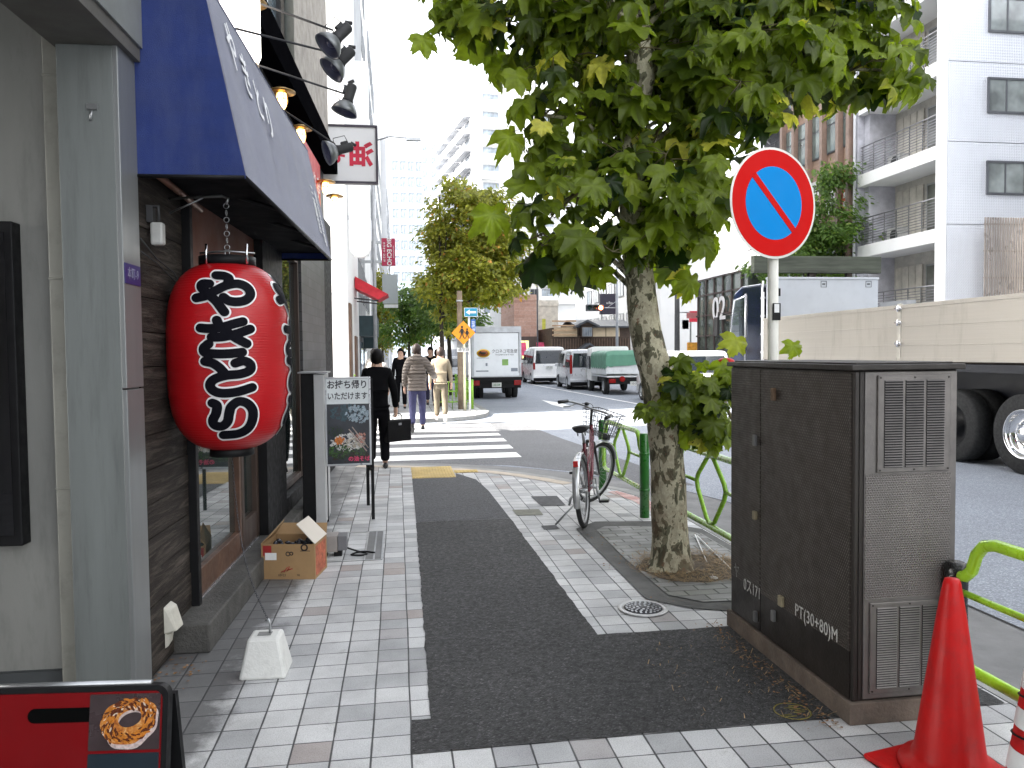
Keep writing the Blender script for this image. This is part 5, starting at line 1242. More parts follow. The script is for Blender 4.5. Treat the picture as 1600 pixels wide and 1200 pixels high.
def cluster(key, cx_, cz_, rx, rz, n_, s0, s1, y0_):
    """irregular flecks of one printed colour"""
    mb = MB()
    for k in range(n_):
        a = R.uniform(0, 6.28); q_ = math.sqrt(R.random()); x = cx_ + rx * q_ * math.cos(a); z = cz_ + rz * q_ * math.sin(a)
        x = min(max(x, x0 + .035), x1 - .035); z = min(max(z, z0 + .035), zf - .015); s_ = R.uniform(s0, s1); th = R.uniform(0, 3.14); el = R.uniform(.3, .9); m_ = 9
        mb.add([(x + s_ * (math.cos(p_) * math.cos(th) - el * math.sin(p_) * math.sin(th)) * R.uniform(.7, 1.2), y0_ - k * 1e-6, z + s_ * (math.cos(p_) * math.sin(th) + el * math.sin(p_) * math.cos(th)) * R.uniform(.7, 1.2)) for p_ in (2 * PI * j / m_ for j in range(m_))], [tuple(range(m_))])
    mb.build('photo_detail', pm[key], ps)
cluster('teal', 0.0, zf - .08, .17, .08, 60, .01, .03, -.0077); cluster('pale', .08, zf - .10, .11, .085, 90, .008, .022, -.0080)
cluster('white', -.02, z0 + .22, .16, .075, 120, .008, .022, -.0083); cluster('dark', 0, z0 + .09, .18, .06, 60, .008, .02, -.0083)
cluster('cream', .05, z0 + .21, .10, .05, 90, .004, .014, -.0086); cluster('dgreen', -.08, z0 + .13, .11, .07, 120, .004, .014, -.0086); cluster('dgreen', -.12, z0 + .32, .07, .05, 60, .003, .010, -.0086)
cluster('green', -.09, z0 + .14, .10, .06, 170, .002, .008, -.0089); cluster('green', .09, z0 + .12, .06, .04, 60, .002, .008, -.0089)
cluster('orange', -.09, z0 + .235, .045, .04, 60, .006, .014, -.0091); cluster('pink', .11, z0 + .26, .045, .05, 60, .004, .012, -.0091)
mb = MB(); mb.tube([(0.0, -0.0095, z0 + 0.34), (0.16, -0.0095, z0 + 0.13)], 0.006, 4, flat=0.2); mb.tube([(0.03, -0.0095, z0 + 0.36), (0.175, -0.0095, z0 + 0.16)], 0.005, 4, flat=0.2); mb.build('photo_chopsticks', mat('chopstick print', (0.5, 0.4, 0.36), 0.3), ps)
M_tx = mat('black poster letters', (0.03, 0.03, 0.04), 0.4)
text('lettering', 'お持ち帰り', 0.083, M_tx, ps, basis((-0.008, -0.0068, z1 - 0.075), (1, 0, 0), (0, 0, 1)), 0.0005, 0.002, sx=0.9)
text('lettering', 'いただけます', 0.075, M_tx, ps, basis((-0.008, -0.0068, z1 - 0.18), (1, 0, 0), (0, 0, 1)), 0.0005, 0.0015, sx=0.82)
text('lettering', 'の油そば', 0.05, mat('magenta letters', (0.65, 0.03, 0.12), 0.4), ps, basis((0.09, -0.0099, z0 + 0.06), (1, 0, 0), (0, 0, 1)), 0.0005, 0.0015)
# ------------------------------------------------------------------ bicycle
M_bred2 = mat('maroon frame paint', (0.12, 0.004, 0.016), 0.25, 0.2, var=0.1, coat=0.5)
M_blk = mat('black bicycle parts', (0.012, 0.012, 0.013), 0.35, var=0.2)
t = thing('bicycle', 'maroon city bicycle with wire basket parked on its stand by the guard rail', 'bicycle', (1.62, 6.62, 0), math.atan2(1.07, 0.44))
LB = Matrix.Rotation(rad(-4), 4, 'X')     # leans a little to its stand
RW = 0.325; WB = 1.06
def wheel(name, c, parent, M):
    mb = MB(); mb.torus(c, RW - 0.022, 0.022, (0, 1, 0), 44, 8, M=M); o = mb.build(name, M_rub, parent)
    mb = MB(); mb.torus(c, RW - 0.046, 0.011, (0, 1, 0), 44, 6, M=M); mb.build('rim', M_steel, o)
    mb = MB()
    for k in range(28):
        a = 2 * PI * k / 28; s = 0.03 if k % 2 else -0.03; b = a + (0.5 if k % 4 < 2 else -0.5)
        mb.tube([(c[0] + 0.02 * math.cos(b), s, c[2] + 0.02 * math.sin(b)), (c[0] + (RW - .05) * math.cos(a), 0, c[2] + (RW - .05) * math.sin(a))], 0.0012, 4, M=M)
    mb.build('spokes', M_steel, o)
    mb = MB(); mb.cyl((c[0], -0.05, c[2]), (c[0], 0.05, c[2]), 0.02, 12, M=M); mb.build('hub', M_steel, o)
    return o
wheel('rear_wheel', (0, 0, RW), t, LB)
ST = Vector((0.80, 0, 0.86)); FK = Vector((WB, 0, RW)); ax = (Vector((0.99, 0, 0.55)) - ST).normalized()
TURN = LB @ Matrix.Translation(ST) @ Matrix.Rotation(rad(-33), 4, -ax) .inverted() @ Matrix.Translation(-ST)
TURN = LB @ Matrix.Translation(ST) @ Matrix.Rotation(rad(33), 4, ax) @ Matrix.Translation(-ST)
wheel('front_wheel', (WB, 0, RW), t, TURN)
mb = MB()
BBk = (0.44, 0, 0.29); SE = (0.30, 0, 0.72)
mb.tube([(0.805, 0, 0.84), (0.845, 0, 0.70)], 0.021, 12, M=LB)
mb.tube([(0.835, 0, 0.73), (0.64, 0, 0.40), BBk], 0.021, 12, M=LB); mb.tube([(0.812, 0, 0.80), (0.60, 0, 0.56), (0.36, 0, 0.50)], 0.016, 10, M=LB)
mb.tube([BBk, SE], 0.017, 10, M=LB)
for s in (-1, 1):
    mb.tube([(BBk[0], s * .03, BBk[2]), (0.0, s * 0.06, RW)], 0.009, 8, M=LB); mb.tube([(0.315, s * .02, 0.66), (0.0, s * 0.06, RW)], 0.008, 8, M=LB)
mb.build('frame', M_bred2, t)
mb = MB()
for s in (-1, 1): mb.tube([(0.868, s * .045, 0.66), (0.90, s * .055, 0.58), (WB, s * .055, RW)], [.014, .014, .009], 8, M=TURN)
mb.tube([(0.868, -.045, 0.66), (0.868, .045, 0.66)], 0.016, 8, M=TURN); mb.tube([(0.85, 0, 0.70), (0.79, 0, 0.92), (0.775, 0, 1.0)], 0.013, 8, M=TURN); mb.build('fork', M_blk, t)
mb = MB(); mb.tube(crom([Vector(p) for p in [(0.66, 0.285, 1.0), (0.72, 0.27, 1.01), (0.78, 0.15, 1.01), (0.79, 0, 1.0), (0.78, -0.15, 1.01), (0.72, -0.27, 1.01), (0.66, -0.285, 1.0)]], 4), 0.011, 8, M=TURN)
hb = mb.build('handlebar', M_steel, t)
for s in (-1, 1):
    mb = MB(); mb.tube([(0.61, s * 0.29, 0.995), (0.72, s * 0.268, 1.012)], 0.018, 10, M=TURN); mb.build('grip', M_blk, hb)
    mb = MB(); mb.tube([(0.77, s * 0.2, 1.0), (0.73, s * 0.23, 0.97), (0.66, s * 0.26, 0.955)], 0.006, 6, M=TURN); mb.build('brake_lever', M_steel, hb)
    mb = MB(); mb.tube(crom([Vector((0.77, s * 0.18, 1.0)), Vector((0.9, s * 0.1, 1.02)), Vector((0.9, s * .02, 0.86)), Vector((0.86, 0, 0.7))], 4), 0.003, 5, M=TURN); mb.build('cable', M_blk, hb)
mb = MB(); mb.sphere((0.80, 0.09, 1.03), (.025, .025, .018), 10, 6, M=TURN); mb.build('bell', M_blk, hb)
# basket: wires
mb = MB()
bx0, bx1 = 0.86, 1.13; 
def bp(u, v, z):  # u 0..1 front-back, v -1..1
    k = (z - 0.73) / 0.24; hw = 0.12 + 0.05 * k; return (bx0 + 0.03 * (1 - k) + (bx1 - bx0 - 0.05 * (1 - k)) * u, v * hw, z)
for z in (0.735, 0.78, 0.83, 0.88, 0.925, 0.965):
    mb.tube([bp(0, -1, z), bp(1, -1, z), bp(1, 1, z), bp(0, 1, z), bp(0, -1, z)], 0.005 if z > .95 else 0.0026, 5, M=TURN)
for k in range(8):
    v = -1 + 2 * k / 7
    for u in (0, 1): mb.tube([bp(u, v, 0.735), bp(u, v, 0.965)], 0.0026, 5, M=TURN)
    mb.tube([bp(0, v, 0.735), bp(1, v, 0.735)], 0.0026, 5, M=TURN)
for k in range(1, 6):
    for v in (-1, 1): mb.tube([bp(k / 6, v, 0.735), bp(k / 6, v, 0.965)], 0.0026, 5, M=TURN)
    mb.tube([bp(k / 6, -1, 0.735), bp(k / 6, 1, 0.735)], 0.0026, 5, M=TURN)
mb.build('basket', M_blk, t)
mb = MB(); mb.ob((1.13, 0, 0.70), (0.05, 0.06, 0.06), 0, M=TURN); mb.build('front_lamp', M_blk, t)
mb = MB(); sec = []
for x, wv, z in [(0.14, .06, .86), (0.18, .085, .875), (0.25, .075, .87), (0.33, .035, .868), (0.41, .022, .862), (0.43, .012, .855)]:
    sec.append([(x, wv * math.cos(a), z + (0.022 if math.sin(a) > 0 else 0.035) * math.sin(a) * (1 if x < .3 else .8)) for a in (2 * PI * k / 12 for k in range(12))])
mb.loft(sec, 0, True, True, M=LB); mb.build('saddle', M_blk, t)
mb = MB(); mb.tube([SE, (0.262, 0, 0.84)], 0.013, 8, M=LB)
for s in (-1, 1): mb.tube([(0.17, s * .035, 0.83), (0.2, s * .035, 0.80), (0.23, s * .035, 0.84)], 0.006, 6, M=LB)
mb.build('seat_post', M_steel, t)
def fender(c, a0, a1, M, m, name, wv=0.03):
    mb = MB(); rows = []
    for k in range(19):
        a = rad(a0 + (a1 - a0) * k / 18); r_ = RW + 0.018; rows.append([(c[0] + (r_ + dz) * math.cos(a), y, c[2] + (r_ + dz) * math.sin(a)) for y, dz in ((-wv, -.012), (-wv * .6, 0), (0, .005), (wv * .6, 0), (wv, -.012))])
    mb.add([p for r_ in rows for p in r_], [(i * 5 + j, i * 5 + j + 1, i * 5 + 6 + j, i * 5 + 5 + j) for i in range(18) for j in range(4)], 0, True, M); mb.build(name, m, t)
fender((0, 0, RW), 30, 196, LB, mat('silver fender', (0.60, 0.61, 0.62), 0.25, 0.6), 'rear_fender'); fender((WB, 0, RW), 20, 150, TURN, mat('silver fender', (0.6, 0.61, 0.62), 0.25, 0.6), 'front_fender')
mb = MB(); mb.cyl((BBk[0], -0.06, BBk[2]), (BBk[0], 0.06, BBk[2]), 0.022, 10, M=LB); mb.torus((BBk[0], -0.05, BBk[2]), 0.08, 0.006, (0, 1, 0), 24, 5, M=LB)
mb.tube([(BBk[0], -0.065, BBk[2]), (BBk[0] + .06, -0.075, BBk[2] - 0.15)], 0.01, 6, M=LB); mb.tube([(BBk[0], 0.065, BBk[2]), (BBk[0] - .06, 0.075, BBk[2] + 0.15)], 0.01, 6, M=LB); ck = mb.build('crank', M_steel, t)
mb = MB(); mb.ob((BBk[0] + .06, -0.12, BBk[2] - .15), (0.08, 0.09, 0.022), 0, M=LB); mb.build('pedal', M_blk, ck)
mb = MB(); mb.ob((BBk[0] - .06, 0.12, BBk[2] + .15), (0.08, 0.09, 0.022), 0, M=LB); mb.build('pedal', M_blk, ck)
mb = MB(); mb.tube([(BBk[0], -0.05, BBk[2] + .08), (0, -0.05, RW + 0.04)], 0.004, 5, M=LB); mb.tube([(BBk[0], -0.05, BBk[2] - .08), (0, -0.05, RW - 0.05)], 0.004, 5, M=LB); mb.build('chain', M_blk, t)
mb = MB(); mb.tube([(0.10, 0.05, 0.25), (0.02, 0.27, 0.008)], 0.009, 8); mb.tube([(0.0, 0.06, 0.30), (0.10, 0.06, 0.24)], 0.010, 8); mb.build('kickstand', M_steel, t)
mb = MB(); mb.ob((-0.24, 0, 0.60), (0.02, 0.04, 0.05), 0, M=LB); mb.build('reflector', mat('red reflector', (0.5, 0.02, 0.02), 0.2), t)
mb = MB(); mb.tube([(0.02, 0.055, RW), (-0.06, 0.10, 0.27), (-0.03, 0.12, 0.21)], 0.012, 6, M=LB); mb.torus((0, 0.04, RW), 0.04, 0.008, (0, 1, 0), 16, 5, M=LB); mb.build('derailleur', M_steel, t)

# ------------------------------------------------------------------ vehicles
M_vwin = glass('vehicle window', (0.02, 0.025, 0.03), 0.04)
M_lamp = mat('red tail lamp', (0.25, 0.004, 0.004), 0.2, spec=0.3); M_amb = mat('amber lamp', (0.6, 0.22, 0.02), 0.2)
M_plate = mat('number plate', (0.62, 0.63, 0.60), 0.5); M_wh = mat('white car paint', (0.88, 0.88, 0.87), 0.28, var=0.03, coat=0.5); M_sil = mat('silver car paint', (0.60, 0.61, 0.64), 0.3, 0.4, var=0.04, coat=0.5)
def tyre(c, r, w_, parent, rimm=M_steel, n=28, side=-1, name='wheel'):
    mb = MB(); x, y, z = c; k = Matrix.Translation(c) @ Matrix.Rotation(rad(90), 4, 'Y')
    mb.lathe([(r * .58, -w_ / 2), (r * .93, -w_ / 2), (r, -w_ / 2 + r * .06), (r, w_ / 2 - r * .06), (r * .93, w_ / 2), (r * .58, w_ / 2), (r * .55, 0), (r * .58, -w_ / 2)], n, M=k, cap=False); o = mb.build(name, M_rub, parent)
    mb = MB(); s = side
    dd_ = .10 if r > .5 else .04
    mb.lathe([(r * .61, s * (w_ / 2 + .003)), (r * .59, s * (w_ / 2 + .004)), (r * .565, s * (w_ / 2 - .012)), (r * .545, s * (w_ / 2 - .04)), (r * .52, s * (w_ / 2 - dd_)), (r * .27, s * (w_ / 2 - dd_ - .01)), (r * .23, s * (w_ / 2 - .03)), (0.001, s * (w_ / 2 - .02))], n, M=k, cap=False); mb.build('rim', rimm, o); return o
def rsec(x0, x1, z0, z1, r, tum=0.0, n=5):
    """rounded section in the xz plane, tumblehome tum at the top"""
    pts = []
    for cx_, cz_, a0, tz in ((x1 - r, z1 - r, 0, 1), (x0 + r, z1 - r, 90, 1), (x0 + r * .5, z0 + r * .5, 180, 0), (x1 - r * .5, z0 + r * .5, 270, 0)):
        for k in range(n):
            a = rad(a0 + 90 * k / (n - 1)); rr = r if tz else r * .5
            x = cx_ + rr * math.cos(a); z = cz_ + rr * math.sin(a)
            if tum: f = max(0, (z - (z0 + (z1 - z0) * .5)) / ((z1 - z0) * .5)); m_ = (x0 + x1) / 2; x = m_ + (x - m_) * (1 - tum * f)
            pts.append((x, z))
    return pts
def van(name, label, cat, X, Y, W, L, H, m, roofk=0.9, rz=0.0, win=M_vwin, group='cars and vans in the far lanes', belt=0.55, plate='12-34', lampk=0, z0=RZ):
    """rear at local y=0, nose at y=L; X = left edge of the rear"""
    t = thing(name, label, cat, (X, Y, z0), rz, group)
    gz = 0.22; secs = []
    prof = [(0.0, 0.97 * H, .015), (0.05, H * .985, 0), (L * .25, H, 0), (L * .6, H * .995, 0), (L * .72, H * .93, .02), (L * .86, H * .62, .03), (L * .97, H * .50, .05), (L, H * .42, .10)]
    for y, zt, ins in prof:
        secs.append([(x, y, z) for x, z in rsec(ins, W - ins, gz + (0.03 if ins else 0), zt, 0.12 if zt > H * .7 else .08, 0.10 if zt > .7 * H else .02)])
    mb = MB(); mb.loft(secs, 0, True, True); b = mb.build('body', m, t)
    wz0, wz1 = H * belt, H * .90
    mb = MB(); mb.add([(W * .07, -.006, wz0), (W * .93, -.006, wz0), (W * .90, -0.006, wz1), (W * .10, -0.006, wz1)], [(0, 1, 2, 3)]); mb.build('rear_window', win, t)
    for s, x in ((-1, 0), (1, W)):
        mb = MB(); k = W * .035
        def sx(z): f = max(0, (z - gz - (H - gz) * .5) / ((H - gz) * .5)); return x - s * (W / 2) * 0.10 * f + s * 0.012
        for y0_, y1_ in ((.18, L * .26), (L * .29, L * .5), (L * .53, L * .74)):
            mb.add([(sx(wz0), y0_, wz0), (sx(wz0), y1_ + (.25 if y1_ > L * .7 else 0), wz0), (sx(wz1), y1_, wz1), (sx(wz1), y0_, wz1)], [(0, 1, 2, 3)])
        mb.build('side_window', win, t)
        mb = MB(); mb.box((x - s * .0 if s < 0 else x - .11, -.03, H * .40), ((x + .11) if s < 0 else x, 0.02, H * (.58 if lampk == 0 else .86))); mb.build('tail_lamp', M_lamp, t, bevel=.01)
        mb = MB(); mb.ob((x + s * .10, L * .70, H * .60), (0.16, 0.08, 0.16)); mb.build('mirror', m, t, bevel=.02)
        for yy in (L * .2, L * .8): tyre((x - s * .10, yy, 0.31), 0.31, 0.2, t, side=s)
    mb = MB(); mb.box((0.0, -0.07, gz + .13), (W, 0.03, gz + .27)); bp_ = mb.build('bumper', m, t, bevel=.02); mb = MB(); mb.box((0.02, -0.075, gz - .02), (W - .02, 0.03, gz + .128)); mb.build('lower_bumper', M_black, bp_)
    mb = MB(); mb.box((.06, -0.075, gz - .02), (W - .06, 0.5, gz + .06)); mb.box((.1, .3, gz - .05), (W - .1, L - .3, gz + .04)); mb.build('underside', M_black, t)
    mb = MB(); mb.box((W / 2 - .165, -0.085, H * .42), (W / 2 + .165, -.004, H * .42 + .165)); pl_ = mb.build('number_plate', M_plate, t); text('lettering', plate, 0.11, M_cbk, pl_, basis((W / 2, -.087, H * .42 + .08), (1, 0, 0), (0, 0, 1)), .001)
    mb = MB(); mb.box((W * .3, -.02, H * .50), (W * .7, 0, H * .515)); mb.build('handle_strip', M_chrome, t)
    return t
p = atZ(842, 602, RZ); van('white_van', 'white high-roof van seen from behind between the delivery truck and the silver minivan', 'van', 6.95, 39.5, 1.72, 4.6, 1.98, M_wh, rz=rad(-1), plate='40-27')
van('silver_minivan', 'silver minivan with tall red tail lamps left of the truck with the green tarpaulin', 'minivan', 7.48, 33.2, 1.72, 4.4, 1.80, M_sil, rz=rad(-3), plate='58-06', lampk=1)
van('white_wagon', 'white car half hidden behind the plane tree trunk and its low shoots', 'car', 8.12, 22.0, 1.74, 4.4, 1.68, M_wh, rz=rad(-2), plate='31-80', belt=.60)
M_dred = mat('dark red paint', (0.25, 0.01, 0.02), 0.3, coat=.4)
van('small_dark_car', 'small dark red car peeking out right of the white delivery truck', 'car', 5.75, 44.5, 1.5, 3.4, 1.65, M_dred, plate='77-12')
van('white_car_beyond', 'white van parked beyond, left edge visible beside the delivery truck', 'van', 6.3, 52, 1.7, 4.6, 1.95, M_wh, plate='20-45')
bpy.data.objects['white_car_beyond'].name = 'parked_van'
van('parked_van', 'pale car far off on the left lane behind the school crossing sign', 'car', 3.2, 48, 1.6, 4.0, 1.5, M_sil, plate='63-19')

# delivery truck
p0 = atZ(737, 618, RZ)
DX, DY, DW, DH = 2.62, 27.6, 1.80, 2.62
t = thing('delivery_truck', 'white box delivery truck stopped beyond the crossing with a yellow oval emblem', 'truck', (DX, DY, RZ), rad(-1.5))
mb = MB(); mb.box((0, 0, 0.80), (DW, 3.2, DH)); M_box = mat('white truck box', (.84, .87, .90), 0.35, var=0.05, scale=2, dirt=.1, coat=.2); mb.build('cargo_box', M_box, t, bevel=.02)
mb = MB()
for b in (((.0, -.03, .80), (.08, 0, DH)), ((DW - .08, -.03, .80), (DW, 0, DH)), ((.08, -.03, DH - .22), (DW - .08, 0, DH)), ((.08, -.03, .80), (DW - .08, 0, .84))): mb.box(*b)
mb.build('door_frame', mat('pale grey frame', (0.55, 0.57, 0.60), .4), t)
mb = MB(); mb.box((.09, -.018, .85), (DW - .09, -.004, DH - .235))
for k in range(7): mb.box((.09, -.021, 1.05 + k * .19), (DW - .09, -.0185, 1.055 + k * .19))
dr = mb.build('shutter_door', M_box, t)
mb = MB(); mb.box((.09, -.03, DH - .235), (DW - .09, -.012, DH - .222)); mb.box((DW - .10, -.03, .95), (DW - .088, -.012, DH - .23)); mb.build('seal', M_black, t)
k = basis((0.42, -.024, 1.66), (1, 0, 0), (0, 0, 1))
mb = MB(); mb.lathe([(0.001, 0), (.24, 0), (.24, .004), (.001, .004)], 32, M=k @ Matrix.Diagonal((1, .62, 1, 1))); em = mb.build('emblem', mat('emblem yellow', (0.75, 0.48, 0.03), .4), dr)
mb = MB(); kk = k @ Matrix.Translation((0, 0, .0045)); mb.lathe([(0.001, 0), (.19, 0), (.19, .002), (.001, .002)], 28, M=kk @ Matrix.Diagonal((1, .58, 1, 1))); mb.build('emblem_field', mat('emblem brown', (0.35, 0.10, 0.02), .4), em)
mb = MB(); kk = k @ Matrix.Translation((0, 0, .007))
mb.lathe([(0.001, 0), (.1, 0), (.1, .002), (.001, .002)], 18, M=kk @ Matrix.Diagonal((1, .45, 1, 1))); mb.lathe([(0.001, 0), (.045, 0), (.045, .002), (.001, .002)], 14, M=kk @ Matrix.Translation((-.10, .03, 0))); mb.tube([(.08, 0, 0), (.12, .06, 0)], .012, 5, M=kk); mb.build('emblem_animal', M_cbk, em)
text('lettering', 'クロネコ宅急便', 0.155, mat('grey black lettering', (.05, .05, .06), .5), dr, basis((1.19, -.024, 1.72), (1, 0, 0), (0, 0, 1)), .001, sx=.86); text('lettering', 'TA-Q-BIN 0120-01-9625', .065, mat('grey black lettering', (.05, .05, .06), .5), dr, basis((1.19, -.024, 1.60), (1, 0, 0), (0, 0, 1)), .001)
mb = MB(); mb.box((1.10, -.024, 1.22), (1.32, -.021, 1.44)); mb.build('green_sticker', mat('green sticker', (.25, .45, .12), .4), dr)
mb = MB(); mb.box((.18, -.024, 1.48), (.62, -.021, 1.495)); mb.box((.5, -.024, 1.20), (.57, -.021, 1.31)); mb.box((.15, -.024, 1.0), (.6, -.021, 1.04)); mb.box((1.42, -.024, 1.0), (1.66, -.021, 1.12)); mb.build('small_print', mat('blue grey print', (.25, .28, .33), .5), dr)
for s, x in ((0, .0), (1, DW - .30)):
    mb = MB(); mb.box((x + .02, -.08, .50), (x + .28, -.02, .68)); mb.build('tail_lamp', M_lamp, t, bevel=.01)
mb = MB(); mb.box((-.02, -.07, .66), (DW + .02, .3, .80)); mb.box((.25, -.03, .42), (DW - .25, .1, .52)); mb.box((.5, 0, .5), (.6, 5.2, .68)); mb.box((DW - .6, 0, .5), (DW - .5, 5.2, .68)); mb.box((.02, .0, .40), (DW - .02, .12, .66)); mb.build('chassis', M_black, t)
mb = MB(); mb.box((DW / 2 - .18, -.085, .44), (DW / 2 + .16, -.07, .60)); pl_ = mb.build('number_plate', M_plate, t); text('lettering', '20-08', .11, mat('green plate text', (.02, .2, .05), .5), pl_, basis((DW / 2 - .01, -.087, .52), (1, 0, 0), (0, 0, 1)), .001)
for s in (-1, 1):
    for q in (0, 1): tyre((DW / 2 + s * (DW / 2 - .15 - q * .22), 1.0, .36), .36, .20, t, side=s)
    tyre((DW / 2 + s * (DW / 2 - .15), 4.2, .36), .36, .20, t, side=s)
mb = MB(); mb.loft([[(x, 3.35, z) for x, z in rsec(.03, DW - .03, .45, 2.05, .1, .05)], [(x, 4.4, z) for x, z in rsec(.03, DW - .03, .45, 2.0, .1, .05)], [(x, 4.95, z) for x, z in rsec(.06, DW - .06, .45, 1.3, .1, .02)]], 0, True); mb.build('cab', M_wh, t)

# small truck with the green tarpaulin
t = thing('tarpaulin_truck', 'small white flatbed truck with its load under a green tarpaulin', 'truck', (7.92, 28.8, RZ), rad(-3))
W_ = 1.72
mb = MB(); mb.box((0, 0, .82), (W_, .03, 1.16)); mb.box((0, .03, .78), (.04, 3.0, 1.10)); mb.box((W_ - .04, .03, .78), (W_, 3.0, 1.10)); mb.box((.04, .03, .68), (W_ - .04, 3.0, .74)); mb.build('bed', mat('grey white bed panel', (.66, .68, .69), .4, var=.1, dirt=.4), t, bevel=.006)
mb = MB(); nx, ny = 16, 22; v = []; 
for i in range(ny + 1):
    for j in range(nx + 1):
        u = j / nx; y = -.03 + 2.95 * i / ny; a = PI * u; hh = .56 if i > 0 else .40
        x = W_ / 2 - (W_ / 2 + .02) * (abs(math.cos(a)) ** .28) * (1 if math.cos(a) > 0 else -1); z = 1.16 + hh * (math.sin(a) ** .30 if math.sin(a) > 1e-6 else 0) + .03 * noise.noise(Vector((x * 3, y * 3, 1)))
        if j in (0, nx): z = 1.02 + .05 * math.sin(i * 2.2)
        v.append((x, y, z))
mb.add(v, [(i * (nx + 1) + j, i * (nx + 1) + j + 1, (i + 1) * (nx + 1) + j + 1, (i + 1) * (nx + 1) + j) for i in range(ny) for j in range(nx)], 0, True)
b0 = len(mb.v); mb.add([v[j] for j in range(nx + 1)] + [(W_ * (nx - j) / nx if False else v[j][0], -.045, 1.10 + .05 * math.sin(j * 1.9) + .03 * math.cos(j * 4.1) + (0.12 if j in (9, 10) else 0)) for j in range(nx + 1)], [(j, nx + 1 + j, nx + 2 + j, j + 1) for j in range(nx)], 0, True)
mb.build('tarpaulin', mat('green tarpaulin', (0.085, 0.24, 0.16), .5, var=.15, scale=3, bump=.5, bscale=8), t)
mb = MB(); mb.loft([[(x, 3.1, z) for x, z in rsec(.03, W_ - .03, .45, 1.9, .1, .06)], [(x, 4.1, z) for x, z in rsec(.03, W_ - .03, .45, 1.85, .1, .06)], [(x, 4.6, z) for x, z in rsec(.06, W_ - .06, .45, 1.2, .1, .02)]], 0, True); mb.build('cab', M_wh, t)
mb = MB(); mb.box((-.02, 3.25, .95), (.03, 3.9, 1.5)); mb.build('side_window', M_vwin, t)
mb = MB(); mb.box((.3, .0, .45), (W_ - .3, 4.0, .66)); mb.box((.08, -.02, .42), (W_ - .08, .06, .60)); mb.build('chassis', M_black, t)
for x in (.10, W_ - .36):
    mb = MB(); mb.box((x, -.06, .47), (x + .26, -.022, .63)); mb.build('tail_lamp', M_lamp, t, bevel=.01)
mb = MB(); mb.cyl((.62, -.06, .62), (.62, .0, .62), .11, 18); mb.build('round_lamp', M_lamp, t)
mb = MB(); mb.box((W_ - .80, -.07, .36), (W_ - .44, -.055, .52)); pl_ = mb.build('number_plate', M_plate, t); text('lettering', '10-59', .11, M_cbk, pl_, basis((W_ - .62, -.072, .44), (1, 0, 0), (0, 0, 1)), .001)
for s in (-1, 1):
    for yy in (.75, 3.7): tyre((W_ / 2 + s * (W_ / 2 - .14), yy, .33), .33, .2, t, side=s)

# big flatbed lorry on the right
t = thing('flatbed_lorry', 'big lorry with a dark blue cab and long beige aluminium drop sides', 'lorry', (8.0, 6.0, RZ))
def W(x, y, X=8.0): p = atX(x, y, X); return p.y - 6.0, p.z - RZ
zb, zt = 1.36 - RZ, 2.265 - RZ
ye = W(1193, 500)[0]
def alu(name, col):
    n = NT(name); f = n.noise(.7, 3, .5, n.coord((1, .5, 1.5))); g = n.noise(4, 4, .6, n.coord((1, .08, 30)))
    n.base(n.mix(1.0, n.ramp(f, [(.2, tuple(q * .93 for q in col)), (.8, tuple(q * 1.05 for q in col))]), n.ramp(g, [(.3, .92), (.7, 1.04)]), 'MULTIPLY'))
    st_ = n.ramp(n.noise(2.2, 7, .7, n.coord((1, 2.2, .35))), [(.52, 0.0), (.78, .45)]); lk = n.b.inputs['Base Color'].links[0].from_socket; n.base(n.mix(st_, lk, (.24, .21, .17)))
    n.bump(g, .15, .003); n.set(n.ramp(f, [(.3, .30), (.7, .36)]), .45); return n.mat
M_alu = alu('beige aluminium side', (0.48, 0.445, 0.395))
yj = W(1405, 500)[0]
panels = [(-8.0, -4.6), (-4.5, -1.1), (-1.0, 2.3)]
panels = [(-7.0, -.9), (-.82, yj - .05), (yj + .05, ye)]
for a, b in panels:
    mb = MB(); mb.box((0, a, zb), (.035, b, zt)); mb.box((-.012, a, zt - .06), (0, b, zt)); mb.box((-.012, a, zb), (0, b, zb + .06)); 
    for k in range(2): mb.box((-.006, a, zb + .25 + k * .3), (0, b, zb + .262 + k * .3))
    mb.build('side_panel', M_alu, t, bevel=.004)
mb = MB(); mb.box((-.01, yj - .045, zb - .05), (.04, yj + .045, zt + .02)); pp_ = mb.build('side_post', mat('pale post', (.55, .52, .46), .4, .4), t, bevel=.004)
for z in (zb + .28, zb + .62, zt - .06):
    mb = MB(); mb.box((-.035, yj - .07, z - .02), (-.012, yj + .07, z + .02)); mb.cyl((-.03, yj, z - .05), (-.03, yj, z + .05), .018, 8); mb.tube([(-.03, yj + .02, z), (-.05, yj - .08, z + .03), (-.045, yj - .12, z - .02)], .009, 6); mb.build('latch', M_chrome, pp_)
mb = MB(); mb.box((0.04, -7, zb - .02), (2.46, ye, zb + .06)); mb.build('bed_floor', mat('dark wood floor', (.08, .06, .045), .8), t)
mb = MB(); mb.box((2.46, -7, zb), (2.5, ye, zt)); mb.build('far_side_panel', M_alu, t)
mb = MB(); mb.box((-.01, -7, zb - .14), (2.51, ye, zb - .03)); mb.box((.7, -7, .55), (.82, ye + 1.6, zb - .14)); mb.box((1.7, -7, .55), (1.82, ye + 1.6, zb - .14)); mb.build('chassis', mat('dark blue black chassis', (.012, .014, .022), .4), t)
mb = MB()
for k in range(9): mb.box((-.015, -6 + k * 1.7, zb - .09), (-.0105, -5.9 + k * 1.7, zb - .05))
mb.build('reflector', M_amb, t)
rw = .53
